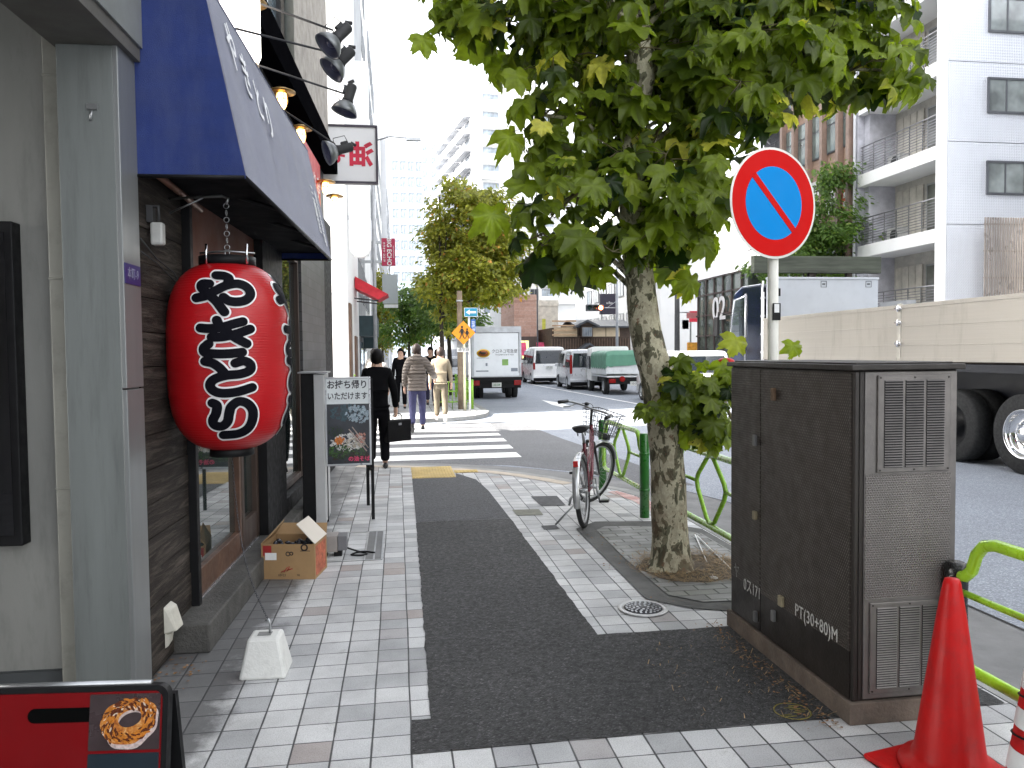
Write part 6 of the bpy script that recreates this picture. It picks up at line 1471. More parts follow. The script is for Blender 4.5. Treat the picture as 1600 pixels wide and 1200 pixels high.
for yy in (2.93, 4.25):
    for s in (-1, 1):
        tyre((1.25 + s * (1.25 - .17), yy, rw), rw, .28, t, M_chrome if yy < 3 else M_black, 40, side=s)
        tyre((1.25 + s * (1.25 - .50), yy, rw), rw, .28, t, M_steel, 24, side=s)
for s in (-1, 1): tyre((1.25 + s * 1.08, ye + 1.1, rw), rw, .28, t, M_chrome, 32, side=s)
for yy in (2.93,):  # wheel nuts and hub
    mb = MB(); kx = .0
    for q in range(10):
        a = 2 * PI * q / 10; mb.cyl((.145, yy + .19 * math.cos(a), rw + .19 * math.sin(a)), (.10, yy + .19 * math.cos(a), rw + .19 * math.sin(a)), .016, 8)
    mb.lathe([(.10, 0), (.095, .05), (.05, .07), (.001, .072)], 20, M=Matrix.Translation((.075, yy, rw)) @ Matrix.Rotation(rad(-90), 4, 'Y')); mb.build('hub_nuts', M_chrome, t)
mb = MB(); mb.box((.0, 5.2, .45), (.5, 6.4, 1.05)); mb.cyl((.15, 6.6, .75), (.15, 7.8, .75), .28, 20); mb.build('side_box', M_black, t, bevel=.01)
# cab
M_navy = mat('navy cab paint', (.004, .006, .022), .15, .2, var=.1, coat=.8)
c0 = ye + .12; c1 = ye + 1.95
zc0, zc1 = .95, 3.15
side = [(c0, zc0), (c0, zc1 - .12), (c0 + .12, zc1), (c1 - .75, zc1 + .02), (c1 - .35, zc1 - .12), (c1 - .02, 1.95), (c1, 1.2), (c1 - .03, .75), (c0 + 1.3, .75), (c0 + 1.2, 1.05), (c0 + .5, 1.05), (c0 + .45, .75), (c0, .75)]
mb = MB(); mb.prism([(0.03, y, z) for y, z in side], (2.42, 0, 0)); cab = mb.build('cab', M_navy, t, bevel=.05, fixn=True)
mb = MB(); mb.add([(.02, c0 + .85, 2.0), (.02, c1 - .12, 1.80), (.02, c1 - .42, 2.85), (.02, c0 + .85, 2.92)], [(0, 1, 2, 3)]); mb.build('side_window', M_vwin, cab)
mb = MB(); mb.tube([(.015, c0 + .85, 2.92), (.015, c1 - .42, 2.87), (.015, c1 - .10, 1.78), (.015, c0 + .85, 1.97)], .022, 6); mb.tube([(.015, c0 + .82, 2.98), (.015, c0 + .82, .95)], .010, 5); mb.build('window_trim', M_chrome, cab)
mb = MB(); mb.tube([(.02, c0 - .02, .95), (.02, c0 - .02, 3.0), (.1, c0 + .1, 3.2)], .025, 8); mb.tube([(.02, c0 - .08, .95), (.02, c0 - .08, 2.95)], .02, 8)
for k in range(5): mb.box((.0, c0 - .10, 1.2 + k * .4), (.05, c0 + .02, 1.24 + k * .4))
mb.build('grab_rail', M_white, cab)
mb = MB(); mb.box((-.01, c0 + .55, 1.02), (.04, c0 + 1.15, 1.18)); mb.build('step_trim', M_chrome, cab)
mb = MB(); mb.tube([(.03, c1 - .3, 2.5), (-.25, c1 - .1, 2.6), (-.3, c1 - .1, 2.0), (.03, c1 - .2, 1.9)], .015, 6); mb.ob((-.3, c1 - .12, 2.25), (.06, .2, .45)); mb.build('mirror', M_black, cab, bevel=.01)
mb = MB(); mb.box((.018, c0 + .25, 1.9), (.028, c0 + .42, 2.5)); mb.build('reflection_strip', M_amb, cab) if False else None
# white headboard behind the cab, facing back over the empty bed, with a timber beam lying on it
hx0, hx1 = .03, atY(1372, 450, 15.9).x - 8.0; hz = atY(1290, 433, 15.9).z - RZ; hy = 15.9 - 6.0
mb = MB(); mb.box((hx0, hy, zb + .07), (hx1, hy + .10, hz)); mb.box((hx0 - .01, hy - .02, hz - .05), (hx1 + .01, hy + .12, hz)); hb_ = mb.build('headboard', mat('white headboard paint', (.50, .53, .57), .4, var=.07, scale=1.2, dirt=.12), t, bevel=.006)
for px in (1287, 1357):
    q = atY(px, 444, 15.9); xx = q.x - 8.0; z_ = q.z - RZ; mb = MB()
    for a, b in (((xx - .07, z_ - .07), (xx + .07, z_ - .058)), ((xx - .07, z_ + .058), (xx + .07, z_ + .07)), ((xx - .07, z_ - .058), (xx - .058, z_ + .058)), ((xx + .058, z_ - .058), (xx + .07, z_ + .058)), ((xx - .035, z_ - .02), (xx + .035, z_ + .02))): mb.box((a[0], hy - .006, a[1]), (b[0], hy - .0005, b[1]))
    mb.build('crest', mat('grey crest', (.12, .13, .14), .5), hb_)
mb = MB(); mb.box((hx0 + .22, hy - .02, hz - .42), (hx0 + .27, hy, hz - .25)); mb.build('latch', M_black, hb_)
q0 = atY(1176, 426, 16.0); q1 = atY(1374, 426, 16.0); z1_ = atY(1290, 401, 16.0).z
t3 = thing('timber_beam', 'long weathered grey timber beam lying crosswise above the white lorry headboard', 'beam', (q0.x, 15.93, hz + RZ))
zz = hz + RZ
mb = MB(); mb.box((0, 0, atY(1290, 427, 16.0).z - zz), (q1.x - q0.x, .16, z1_ - zz)); mb.build('beam', mat('weathered grey timber', (.075, .085, .065), .85, var=.5, scale=4, stretch=(.25, 1, 3), bump=.5, dirt=.4), t3, bevel=.008)
for k in (0.45, 1.3, 2.2):
    mb = MB(); mb.box((k, .02, .001), (k + .12, .12, atY(1290, 427, 16.0).z - zz - .001)); mb.build('spacer', M_plank, t3)
# ------------------------------------------------------------------ people
M_skin = mat('skin', (0.48, 0.30, 0.22), 0.55, var=0.08)
def skinobj(name, pts, edges, radii, m, parent, root=0, sub=2, T=None):
    me = bpy.data.meshes.new(name); me.from_pydata([tuple(T @ Vector(p)) if T else tuple(p) for p in pts], edges, [])
    me.materials.append(m); o = bpy.data.objects.new(name, me); link(o, parent)
    sk = o.modifiers.new('skin', 'SKIN'); sk.use_smooth_shade = True
    if not me.skin_vertices: raise RuntimeError('no skin layer')
    for i, r_ in enumerate(radii):
        v = me.skin_vertices[0].data[i]; v.radius = r_ if isinstance(r_, tuple) else (r_, r_); v.use_root = (i == root)
    s = o.modifiers.new('sub', 'SUBSURF'); s.levels = sub; s.render_levels = sub
    # bake the modifiers so the object is one plain continuous mesh
    dg = bpy.context.evaluated_depsgraph_get(); bm = bpy.data.meshes.new_from_object(o.evaluated_get(dg))
    o.modifiers.clear(); o.data = bm; bm.name = name
    for p_ in bm.polygons: p_.use_smooth = True
    return o
def person(label, X, Y, h, heading, top, legs, shoes, hair, top_kind='coat', step=0.25, armL=(-.04, 0), armR=(-.04, 0), z=0.0, group=None, hairlong=False, elbowR=0.0, elbowL=0.0, lead=1, stoop=0.0, build=1.0):
    """heading: rotation so that local +y is where the person walks; sizes for h=1.7"""
    t = thing('person', label, 'person', (X, Y, z), heading, group); s = h / 1.70; T = Matrix.Scale(s, 4)
    hipz, kz = 0.90, 0.50
    L = {}
    def leg(sd, fwd, lift):
        hx = sd * 0.09; foot = Vector((sd * 0.10, fwd, 0.075 + lift)); hip = Vector((hx, 0, hipz - .04)); kn = hip.lerp(foot, .50) + Vector((0, 0.055 + abs(fwd) * .12, 0.0)); return hip, kn, foot
    A = leg(-1, step * lead, 0.0 if lead > 0 else .05); B = leg(1, -step * lead, .05 if lead > 0 else 0.0)
    sh = 1.40; st = Vector((0, stoop, 0))
    P = [Vector((0, 0, hipz)), Vector((0, .01, 1.08)) + st * .3, Vector((0, 0, 1.27)) + st * .7, Vector((0, 0.0, 1.41)) + st, Vector((0, .015, 1.48)) + st, Vector((0, .03, 1.57)) + st * 1.2, Vector((0, .035, 1.66)) + st * 1.2]
    Rd = [(.125, .095), (.115, .085), (.145, .095), (.095, .065), .052, (.072, .088), (.06, .075)]
    E = [(0, 1), (1, 2), (2, 3), (3, 4), (4, 5), (5, 6)]
    def addv(p, r_, par): P.append(Vector(p)); Rd.append(r_); E.append((par, len(P) - 1)); return len(P) - 1
    # nose and ears
    addv(P[5] + Vector((0, .088, -.012)), .014, 5)
    for sd in (-1, 1): addv(P[5] + Vector((sd * .078, -.002, -.005)), (.014, .02), 5)
    arms = {}
    for sd, (sw, out), el in ((-1, armL, elbowL), (1, armR, elbowR)):
        s0 = P[3] + Vector((sd * .165, 0, -.02)); e0 = s0 + Vector((sd * (.045 + out), sw * .55 - .02, -.27)); w0 = e0 + Vector((sd * (.01 + out * .4), sw * .6 + .06 + el * .2, -.24 + el * .16)); h0 = w0 + Vector((0, .02, -.075 + el * .04))
        a = addv(s0, .052, 3); b = addv(e0, .042, a); c = addv(w0, .028, b); d = addv(h0, (.036, .018), c)
        for k in range(4): 
            f1 = addv(h0 + Vector(((k - 1.5) * .016 * .6, (k - 1.5) * .018, -.045 - .006 * (k in (1, 2)))), .009, d); addv(P[f1] + Vector((-sd * .012, .004, -.028)), .008, f1)
        f1 = addv(w0 + Vector((-sd * .012, .04, -.055)), .010, c); addv(P[f1] + Vector((0, .012, -.03)), .009, f1)
        arms[sd] = (s0, e0, w0, h0)
    for sd, (hp, kn, ft) in ((-1, A), (1, B)):
        a = addv(hp, .082, 0); b = addv(kn, .058, a); c = addv(ft, .038, b); d = addv(ft + Vector((0, .11, -.035)), (.035, .025), c)
    skinobj('body', P, E, Rd, M_skin, t, 0, 1, T)
    # trousers
    m_ = legs; bz = build
    PP = [Vector((0, 0, hipz + .07)), Vector((0, 0, hipz - .02))]; RR = [(.125, .092), (.138, .104)]; EE = [(0, 1)]
    for hp, kn, ft in (A, B):
        i = len(PP); mid = hp.lerp(kn, .5); m2 = kn.lerp(ft, .5)
        PP += [hp + Vector((0, 0, -.06)), mid, kn, m2, ft + Vector((0, -.01, .02))]; RR += [(.10, .10), (.092, .092), (.075, .078), (.066, .07), (.060, .066)]
        EE += [(1, i), (i, i + 1), (i + 1, i + 2), (i + 2, i + 3), (i + 3, i + 4)]
    skinobj('trousers', PP, EE, RR, m_, t, 1, 2, T)
    # top
    if top_kind == 'puffer':
        n = 11; PP = []; RR = []; EE = []
        for i in range(n):
            u = i / (n - 1); zz_ = .86 + (1.38 - .86) * u; w_ = .185 + .02 * math.sin(PI * u); k = 1.0 if i % 2 == 0 else .90
            PP.append(Vector((0, 0, zz_)) + st * u); RR.append((w_ * k, .135 * k))
            if i: EE.append((i - 1, i))
        nt_ = n - 1
    else:
        low = {'coat': .80, 'jacket': .84, 'shirt': .88}[top_kind]
        zs = [low, low + .08, 1.0, 1.12, 1.26, 1.38]; ws = [(.175, .125), (.168, .125), (.150, .115), (.155, .115), (.175, .120), (.135, .085)]
        PP = [Vector((0, -.005, z_)) + st * max(0, (z_ - .9) / .5) for z_ in zs]; RR = [(a * bz, b * bz) for a, b in ws]; EE = [(i, i + 1) for i in range(5)]; nt_ = 5
    PP.append(P[4] + Vector((0, -.01, -.005))); RR.append((.075, .07)); EE.append((nt_, len(PP) - 1))
    for sd in (-1, 1):
        s0, e0, w0, h0 = arms[sd]; i = len(PP); f = 1.35 if top_kind == 'puffer' else 1.0
        seq = [s0 + Vector((-sd * .01, 0, 0)), s0.lerp(e0, .5), e0, e0.lerp(w0, .5), w0 + Vector((0, 0, -.005))]; rr = [.075 * f, .064 * f * (1.08 if f > 1 else 1), .058 * f, .052 * f, .043 * f]
        PP += seq; RR += rr; EE += [(nt_, i)] + [(i + k, i + k + 1) for k in range(4)]
    tp_ = skinobj({'puffer': 'padded_jacket', 'coat': 'coat', 'jacket': 'jacket', 'shirt': 'shirt'}[top_kind], PP, EE, RR, top, t, 2, 2, T)
    if top_kind == 'puffer':
        mb = MB(); mb.sphere((0, -.10, 1.44), (.13, .07, .09), 16, 10); mb.build('hood', top, tp_, M=T)
    # hair: a cap closed round the skull, open at the face
    mb = MB(); c = P[5].lerp(P[6], .45); v = []; nu, nv = 26, 14
    for i in range(nv + 1):
        th = PI * i / nv
        for j in range(nu):
            ph = 2 * PI * j / nu; face = max(0, math.sin(ph)) ; low_ = -math.cos(th)
            rx, ry, rzz = .094, .112, .128
            d = Vector((math.cos(ph) * math.sin(th), math.sin(ph) * math.sin(th), math.cos(th)))
            cutz = -0.02 + .10 * face ** .5 - (.10 if face < .3 else 0) - (.05 if hairlong and face < .4 else 0)
            p_ = Vector((d.x * rx, d.y * ry - .008, max(d.z * rzz, cutz if d.z < 0 or face > .25 else -9)))
            if d.z * rzz < cutz: q_ = max(.55, 1 - (cutz - d.z * rzz) * 6); p_.x *= q_; p_.y = (p_.y) * q_
            p_ *= 1 + .035 * noise.noise(d * 7 + Vector((X, Y, 0))) + .03 * noise.noise(d * 18)
            v.append(c + p_)
    mb.add(v, [(i * nu + j, i * nu + (j + 1) % nu, (i + 1) * nu + (j + 1) % nu, (i + 1) * nu + j) for i in range(nv) for j in range(nu)], 0, True); mb.build('hair', hair, t, M=T)
    for hp, kn, ft in (A, B):
        mb = MB(); up_ = ft.z > .1; kx = Matrix.Translation(ft) @ Matrix.Rotation(rad(-38 if up_ else 0), 4, 'X')
        secs = [[(0.04 * math.cos(a) * w_, y, -.075 + zz_ * (0.5 + .5 * math.sin(a))) for a in (2 * PI * k / 12 for k in range(12))] for y, w_, zz_ in ((-.075, .6, .05), (-.05, .95, .085), (0, 1.0, .09), (.08, 1.1, .065), (.145, 1.0, .05), (.185, .5, .035))]
        mb.loft(secs, 0, True, True, M=T @ kx); mb.build('shoe', shoes, t)
    # eyes, mouth
    mb = MB()
    for sd in (-1, 1): mb.sphere(P[5] + Vector((sd * .032, .080, .022)), (.011, .008, .007), 8, 6)
    mb.sphere(P[5] + Vector((0, .080, -.05)), (.02, .006, .004), 8, 5); mb.build('eyes_and_mouth', mat('dark eyes', (.06, .025, .02), .3), t, M=T)
    return t, arms, s
M_suit = mat('black suit cloth', (0.004, 0.004, 0.005), 0.9, var=0.3, spec=0.08, bump=.3, bscale=9); M_suit2 = mat('dark trousers', (0.0045, 0.0045, 0.006), 0.9, spec=0.08, bump=.3, bscale=9)
M_hblk = mat('black hair', (0.004, 0.003, 0.003), 0.6, var=0.4, scale=60, spec=0.15); M_hbrn = mat('brown hair', (0.028, 0.013, 0.008), 0.5, var=0.4, scale=60); M_hgry = mat('grey hair', (0.25, 0.22, 0.2), 0.6, var=0.3, scale=60)
M_shoe = mat('black shoes', (0.012, 0.011, 0.011), 0.3); M_shoew = mat('pale sneakers', (0.45, 0.43, 0.40), 0.6)
def cotton(name, col, b=.4): return mat(name, col, .85, var=.14, scale=7, bump=b, bscale=14)
q = atZ(597, 735)
t, ar, s = person('person in a black suit walking away with a black briefcase, nearest of the walkers', q.x - .05, q.y + .12, 1.60, rad(2), M_suit, M_suit2, M_shoe, M_hblk, 'jacket', step=.10, armR=(.06, .03), armL=(-.02, .0), lead=-1)
hd = t.matrix_basis @ (ar[1][3] * s)
HB = Matrix.Translation(t.location) @ Matrix.Rotation(rad(2), 4, 'Z'); hd = HB @ (ar[1][3] * s)
t = thing('briefcase', 'black briefcase carried in the right hand of the person in the black suit', 'bag', (hd.x + .02, hd.y + .02, 0), rad(40))
mb = MB(); zt_ = hd.z - .10; mb.box((-.21, -.055, zt_ - .30), (.21, .055, zt_)); mb.build('case', mat('black leather', (.004, .004, .005), .5, spec=.15, bump=.3, bscale=90), t, bevel=.02)
mb = MB(); mb.tube(crom([Vector((-.08, 0, zt_ - .005)), Vector((-.06, 0, zt_ + .07)), Vector((.06, 0, zt_ + .07)), Vector((.08, 0, zt_ - .005))], 4), .008, 6); mb.build('handle', M_shoe, t)
mb = MB(); mb.ob((0, -.057, zt_ - .06), (.05, .004, .03)); mb.build('clasp', M_steel, t)
def quilt():
    n = NT('taupe quilted nylon'); sp = n.n('ShaderNodeSeparateXYZ'); n.l(n.tc.outputs['Object'], sp.inputs[0])
    z_ = n.math('ADD', sp.outputs[2], n.math('MULTIPLY', n.noise(5, 3), .02)); w_ = n.math('ABSOLUTE', n.math('SINE', n.math('MULTIPLY', z_, PI / .068)))
    n.base(n.ramp(n.noise(6, 4), [(.3, (.15, .122, .10)), (.7, (.20, .165, .14))])); n.bump(n.math('ADD', w_, n.math('MULTIPLY', n.noise(30, 3), .25)), 0.8, .03); n.set(.5); return n.mat
M_puff = quilt()
q = atZ(650, 668)
person('person in a taupe quilted jacket and indigo trousers walking away over the crossing', q.x + .02, 15.7, 1.73, rad(-2), M_puff, cotton('indigo trousers', (.055, .055, .13)), M_shoe, M_hbrn, 'puffer', step=.20, armR=(.28, .10), elbowR=1.0, armL=(.1, .02), lead=-1)
q = atZ(688, 655)
person('person in a beige jacket and khaki trousers at the far kerb, walking away', q.x, 18.0, 1.68, rad(-4), cotton('beige jacket cloth', (.27, .225, .16)), cotton('khaki trousers', (.12, .10, .07)), M_shoew, M_hbrn, 'jacket', step=.16, armR=(.05, .02), armL=(-.1, .02))
person('person in a pale grey top partly hidden behind the black suit', -0.42, 16.2, 1.62, rad(0), cotton('pale grey top', (.5, .48, .46)), M_suit2, M_shoe, M_hgry, 'jacket', step=.12)
wk = 'distant walkers on the left pavement'
person('distant person in dark clothes and white shirt left of the quilted jacket', 0.08, 22.5, 1.70, rad(180), M_suit, M_suit2, M_shoe, M_hblk, 'jacket', step=.14, group=wk)
person('distant person in a black coat coming between the two walkers', 0.98, 23.5, 1.74, rad(176), M_suit, cotton('navy trousers', (.03, .03, .07)), M_shoe, M_hblk, 'jacket', step=.14, group=wk)
person('distant person with pale hair above the shoulder of the black suit', -0.62, 20.6, 1.68, rad(0), cotton('off white blouse', (.6, .55, .5)), cotton('grey slacks', (.2, .2, .2)), M_shoe, M_hbrn, 'shirt', step=.12, group=wk)
person('distant person in dark jacket just behind the beige jacket', 1.30, 26.0, 1.68, rad(0), M_suit, M_suit2, M_shoe, M_hblk, 'jacket', step=.12, group=wk)
person('distant person in a pale coat right of the quilted jacket', 0.85, 31.0, 1.66, rad(180), cotton('cream coat', (.5, .42, .36)), M_suit2, M_shoe, M_hgry, 'coat', step=.12, group=wk)
person('small distant person in a light grey coat furthest along the pavement', 0.3, 38.0, 1.68, rad(0), cotton('light grey coat', (.4, .4, .42)), M_suit2, M_shoe, M_hblk, 'coat', step=.12, group=wk)
# ------------------------------------------------------------------ buildings
M_bw = mat('white render', (0.72, 0.72, 0.71), .7, var=.05, scale=.4, dirt=.1); M_bw2 = mat('pale grey render', (0.50, 0.51, 0.53), .7, var=.08, scale=.5, dirt=.15)
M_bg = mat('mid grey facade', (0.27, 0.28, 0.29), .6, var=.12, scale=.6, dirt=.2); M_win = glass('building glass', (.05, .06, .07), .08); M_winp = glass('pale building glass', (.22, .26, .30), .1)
M_alf = mat('aluminium frame', (.30, .31, .32), .35, .6)
def winset(parent, ax, pos, w_, h_, first=None, m=None, fm=None, depth=.06, face=-1, mull=1):
    """one window object (frame) with its pane as sub-part; pos list of (x, y, z) lower left; ax 'x' = spans along x, faces -y; 'y' = spans along y, faces -x"""
    proto = None
    for p_ in pos:
        if proto is None:
            f_ = .05; mb = MB(); d = depth
            bars = [((0, 0, 0), (w_, d, f_)), ((0, 0, h_ - f_), (w_, d, h_)), ((0, 0, f_), (f_, d, h_ - f_)), ((w_ - f_, 0, f_), (w_, d, h_ - f_))]
            for k in range(mull): xx = w_ * (k + 1) / (mull + 1); bars.append(((xx - .02, .003, f_), (xx + .02, d - .003, h_ - f_)))
            pa = [((f_, d * .4, f_), (w_ - f_, d * .6, h_ - f_))]
            M_ = None if ax == 'x' else Matrix(((0, -1 * face * -1, 0, 0), (1, 0, 0, 0), (0, 0, 1, 0), (0, 0, 0, 1)))
            for b in bars: mb.box(*b)
            proto = mb.build('window', fm or M_alf, parent, M=M_, fixn=True); mb = MB(); mb.box(*pa[0]); mb.build('pane', m or M_win, proto, M=M_, fixn=True); proto.location = p_
        else: dup(proto, loc=p_, parent=parent)
def block(name, label, cat, x0, x1, y0, y1, h, m, z0=RZ, group=None, rz=0.0):
    t = thing(name, label, cat, (x0, y0, z0), rz, group); mb = MB(); mb.box((0, 0, 0), (x1 - x0, y1 - y0, h)); mb.build('wall', m, t)
    mb = MB(); mb.box((-.05, -.05, h + .003), (x1 - x0 + .05, .15, h + .5)); mb.box((x1 - x0 - .15, .15, h + .003), (x1 - x0 + .05, y1 - y0, h + .5)); mb.box((-.05, .15, h + .003), (.15, y1 - y0, h + .5)); mb.build('parapet', m, t); return t
gr = 'buildings along the left side of the street'
t = block('corner_building', 'brilliant white building on the far corner of the side street', 'building', -14, -1.25, 20.1, 26, 36, mat('white tile wall', (.80, .80, .80), .5, var=.03, scale=.5), group=gr)
winset(t, 'x', [(1 + k * 2.6, -.03, 3.8 + j * 3.2) for k in range(3) for j in range(4)], 1.3, 1.5, m=M_winp)
mb = MB(); mb.box((12.752, .4, 1.0), (12.80, 1.2, 3.0)); mb.box((12.752, 3.0, .1), (12.80, 4.0, 2.2)); mb.build('door', mat('brown door', (.14, .08, .05), .5), t)
mb = MB()
for z in (3.2, 6.4, 9.6, 12.8): mb.box((-.003, -.006, z), (12.757, 0, z + .03)); 
mb.build('joint', M_bw2, t)
p = atY(560, 402, 20.8); p2 = atY(560, 95, 20.8); xl = atY(544, 300, 20.8).x; xr = atY(578, 300, 20.8).x
t = thing('vertical_sign', 'tall blank white projecting sign with a rounded bottom on the white corner building', 'sign', (xl, 20.8, 0))
r_ = (xr - xl) / 2; out = [(r_ + r_ * math.cos(a), 0, p.z + r_ + r_ * math.sin(a)) for a in (PI + PI * k / 16 for k in range(17))] + [(2 * r_, 0, p2.z), (0, 0, p2.z)]
mb = MB(); mb.prism(out, (0, .22, 0)); mb.build('panel', mat('white acrylic', (.85, .85, .84), .3, var=.02), t, fixn=True)
mb = MB(); mb.box((-.2, .06, p.z + 1), (-.003, .16, p.z + 1.1)); mb.box((-.2, .06, p2.z - 1), (-.003, .16, p2.z - .9)); mb.build('bracket', M_steel, t)
t = block('shop_building', 'grey shop building beyond the white corner building', 'building', -12, -1.3, 26.2, 33, 34, M_bg, group=gr)  # storeys above the low shop are added to shade the right side
winset(t, 'y', [(10.74, .6 + k * 1.9, 3.6 + j * 2.6) for k in range(3) for j in range(2)], 1.2, 1.4, m=M_win)
mb = MB(); mb.box((10.7, 1.0, 2.3), (11.3, 3.6, 3.0)); mb.box((10.7, 4.2, 1.9), (11.2, 6.2, 2.5)); mb.build('awning_box', mat('dark teal box', (.03, .06, .07), .5), t)
for a_, b_, c_ in ((1.2, 2.6, 2.1), (4.0, 5.6, 1.8)):
    mb = MB(); mb.box((10.703, a_, 0.1), (10.75, b_, c_)); mb.build('shop_window', M_winp, t)
for (y0, y1, h, m, lab, xf) in [(33.2, 46, 34, M_bw, 'tall pale building next after the grey shop building', -1.5), (46.2, 62, 30, M_bw2, 'grey white office building further along the left side', -1.5), (62.2, 90, 27, M_bw, 'white office building far along the left side', -1.6), (90.2, 140, 38, M_bw2, 'farthest tall building on the left side', -1.0)]:
    t = block('office_building', lab, 'building', -14, xf, y0, y1, h, m, group=gr); nn = int((y1 - y0 - 1) / 3)
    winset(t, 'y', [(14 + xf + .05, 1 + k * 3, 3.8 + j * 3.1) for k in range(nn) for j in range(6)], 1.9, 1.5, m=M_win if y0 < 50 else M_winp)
# distant ones
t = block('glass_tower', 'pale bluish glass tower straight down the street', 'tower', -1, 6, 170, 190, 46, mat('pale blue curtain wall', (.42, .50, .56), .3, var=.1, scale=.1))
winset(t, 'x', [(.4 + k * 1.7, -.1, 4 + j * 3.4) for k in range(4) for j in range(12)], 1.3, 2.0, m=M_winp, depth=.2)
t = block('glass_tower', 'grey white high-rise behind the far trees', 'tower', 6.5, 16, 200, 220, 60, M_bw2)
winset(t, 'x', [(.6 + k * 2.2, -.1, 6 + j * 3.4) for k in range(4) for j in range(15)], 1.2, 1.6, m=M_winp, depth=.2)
# apartment tower with balconies
TWA = rad(8.5)
t = thing('apartment_tower', 'tall white apartment tower with rows of balconies rising above the yellowing tree', 'tower', (12.7, 120, RZ), TWA)
Ht = 43; Wt = 19; Lt = 31
mb = MB(); mb.box((0, 0, 0), (Wt, Lt, Ht)); mb.box((-.4, -.4, Ht), (Wt + .4, Lt + .4, Ht + .5)); mb.build('wall', M_bw, t)
mb = MB(); mb.box((5, 6, Ht + .5), (12, 12, Ht + 4)); mb.build('roof_house', M_bw, t)
fl = 2.72; Mbal = mat('balcony shade grey', (.40, .41, .44), .6)  # side balconies are greyed so their colour carries that face's shade
for k in range(15):
    z = Ht - 2.6 - k * fl
    for a, b in ((4.0, 11.5), (12, 20), (20.5, 30)):
        mb = MB(); mb.box((-1.1, a, z - 1.0), (0, b, z - .8)); mb.box((-1.1, a, z - .8), (-1.02, b, z + .12)); mb.build('balcony', Mbal, t)
    mb = MB(); mb.box((.3, -1.2, z - 1.0), (3.9, 0, z - .8)); mb.box((.3, -1.2, z - .8), (3.9, -1.1, z + .15)); mb.build('balcony', M_bw, t)
    mb = MB(); mb.box((9, -1.2, z - 1.0), (17.5, 0, z - .8)); mb.box((9, -1.2, z - .8), (17.5, -1.1, z + .15)); mb.build('balcony', M_bw, t)
winset(t, 'y', [(-.04, .8 + k * 1.5, Ht - 2.5 - j * fl) for k in range(2) for j in range(13)], .55, 1.5, m=M_win, mull=0)
winset(t, 'y', [(-.05, 5 + k * 5.2, Ht - 3.0 - j * fl) for k in range(5) for j in range(13)], 2.6, 1.8, m=M_win)
winset(t, 'x', [(.8 + k * 9.0, -.05, Ht - 3.1 - j * fl) for k in range(2) for j in range(13)], 2.6, 1.9, m=M_winp)
# centre background
gc = 'low buildings behind the vans'
def pz(x, y, Y): p = atY(x, y, Y); return p.x, p.z
xa, za = pz(788, 372, 72); xb, _ = pz(846, 372, 72)
t = block('white_building', 'plain white building with few grey windows left of the plane tree trunk', 'building', xa, xb, 72, 84, za - RZ, M_bw, group=gc)
winset(t, 'x', [(1.0, -.05, 6.2), (2.4, -.05, 6.2), (1.0, -.05, 9.4)], .8, 1.5, m=M_win)
xa, za = pz(803, 470, 62); xb, _ = pz(838, 470, 62)
M_brk = walltiles('pinkish brick', (.42, .24, .18), (.50, .31, .24), .9, .3, (.55, .5, .46), .7)
t = block('brick_building', 'small pinkish brick building behind the white vans', 'building', xa, xb, 62, 70, za - RZ, M_brk, group=gc)
mb = MB(); mb.box((-.05, -.1, 0), (xb - xa + .05, -.003, 3.0)); mb.build('shopfront', mat('dark brown shopfront', (.09, .06, .05), .6), t)
winset(t, 'x', [(.4, -.14, 1.2)], .8, 1.5, m=glow('yellow shop sign', (.9, .75, .2), .5))
xa, _ = pz(838, 480, 66); xb, za = pz(872, 478, 66)
t = block('pale_building', 'pale building with a yellow green strip left of the traditional house', 'building', xa, xb, 66, 74, za - RZ, mat('cream render', (.62, .58, .50), .7), group=gc)
mb = MB(); mb.box((.5, -.05, .5), (.8, -.003, 4.6)); mb.build('sign_strip', mat('yellow green sign', (.55, .55, .08), .5), t)
# traditional house
xa, _ = pz(862, 560, 58); xb, _ = pz(985, 560, 58)
t = thing('traditional_house', 'old two storey wooden house with dark tiled gable roofs and cream panels', 'house', (xa, 58, RZ)); Wd = xb - xa
M_wd = mat('dark house timber', (.07, .045, .032), .7, var=.3, scale=3); M_rf = mat('dark roof tile', (.07, .075, .085), .5, var=.2, scale=2, bump=.6, bscale=6); M_shoji = mat('cream shutter panel', (.62, .50, .34), .6, var=.1)
def Zp(y_): return atY(920, y_, 58).z - RZ
mb = MB(); mb.box((0, 0, 0), (Wd, 6, Zp(512))); mb.build('wall', M_wd, t)
mb = MB(); mb.prism([(Wd * .30, -.5, Zp(510)), (Wd + .3, -.5, Zp(510)), (Wd + .3, 3, Zp(497)), (Wd * .30, 3, Zp(497))], (0, .05, -.12)); mb.prism([(Wd * .30, 3, Zp(497)), (Wd + .3, 3, Zp(497)), (Wd + .3, 6.3, Zp(510)), (Wd * .30, 6.3, Zp(510))], (0, .05, -.12)); mb.build('roof', M_rf, t, fixn=True)
def gable(cx_, w_, zb_, zt_, y0_, nm='gable_roof'):
    mb = MB(); 
    for s in (-1, 1): mb.prism([(cx_, y0_, zt_), (cx_ + s * w_, y0_, zb_), (cx_ + s * w_, y0_ + 3.2, zb_), (cx_, y0_ + 3.2, zt_)], (0, 0, -.16))
    g_ = mb.build(nm, M_rf, t, fixn=True)
    mb = MB(); mb.prism([(cx_ - w_ * .85, y0_ + .2, zb_), (cx_ + w_ * .85, y0_ + .2, zb_), (cx_, y0_ + .2, zt_ - .18)], (0, .1, 0)); mb.build('gable_wall', M_wd, g_, fixn=True)
gable(Wd * .42, Wd * .15, Zp(509), Zp(500), -.9); gable(Wd * .42, Wd * .20, Zp(553), Zp(536), -1.6)
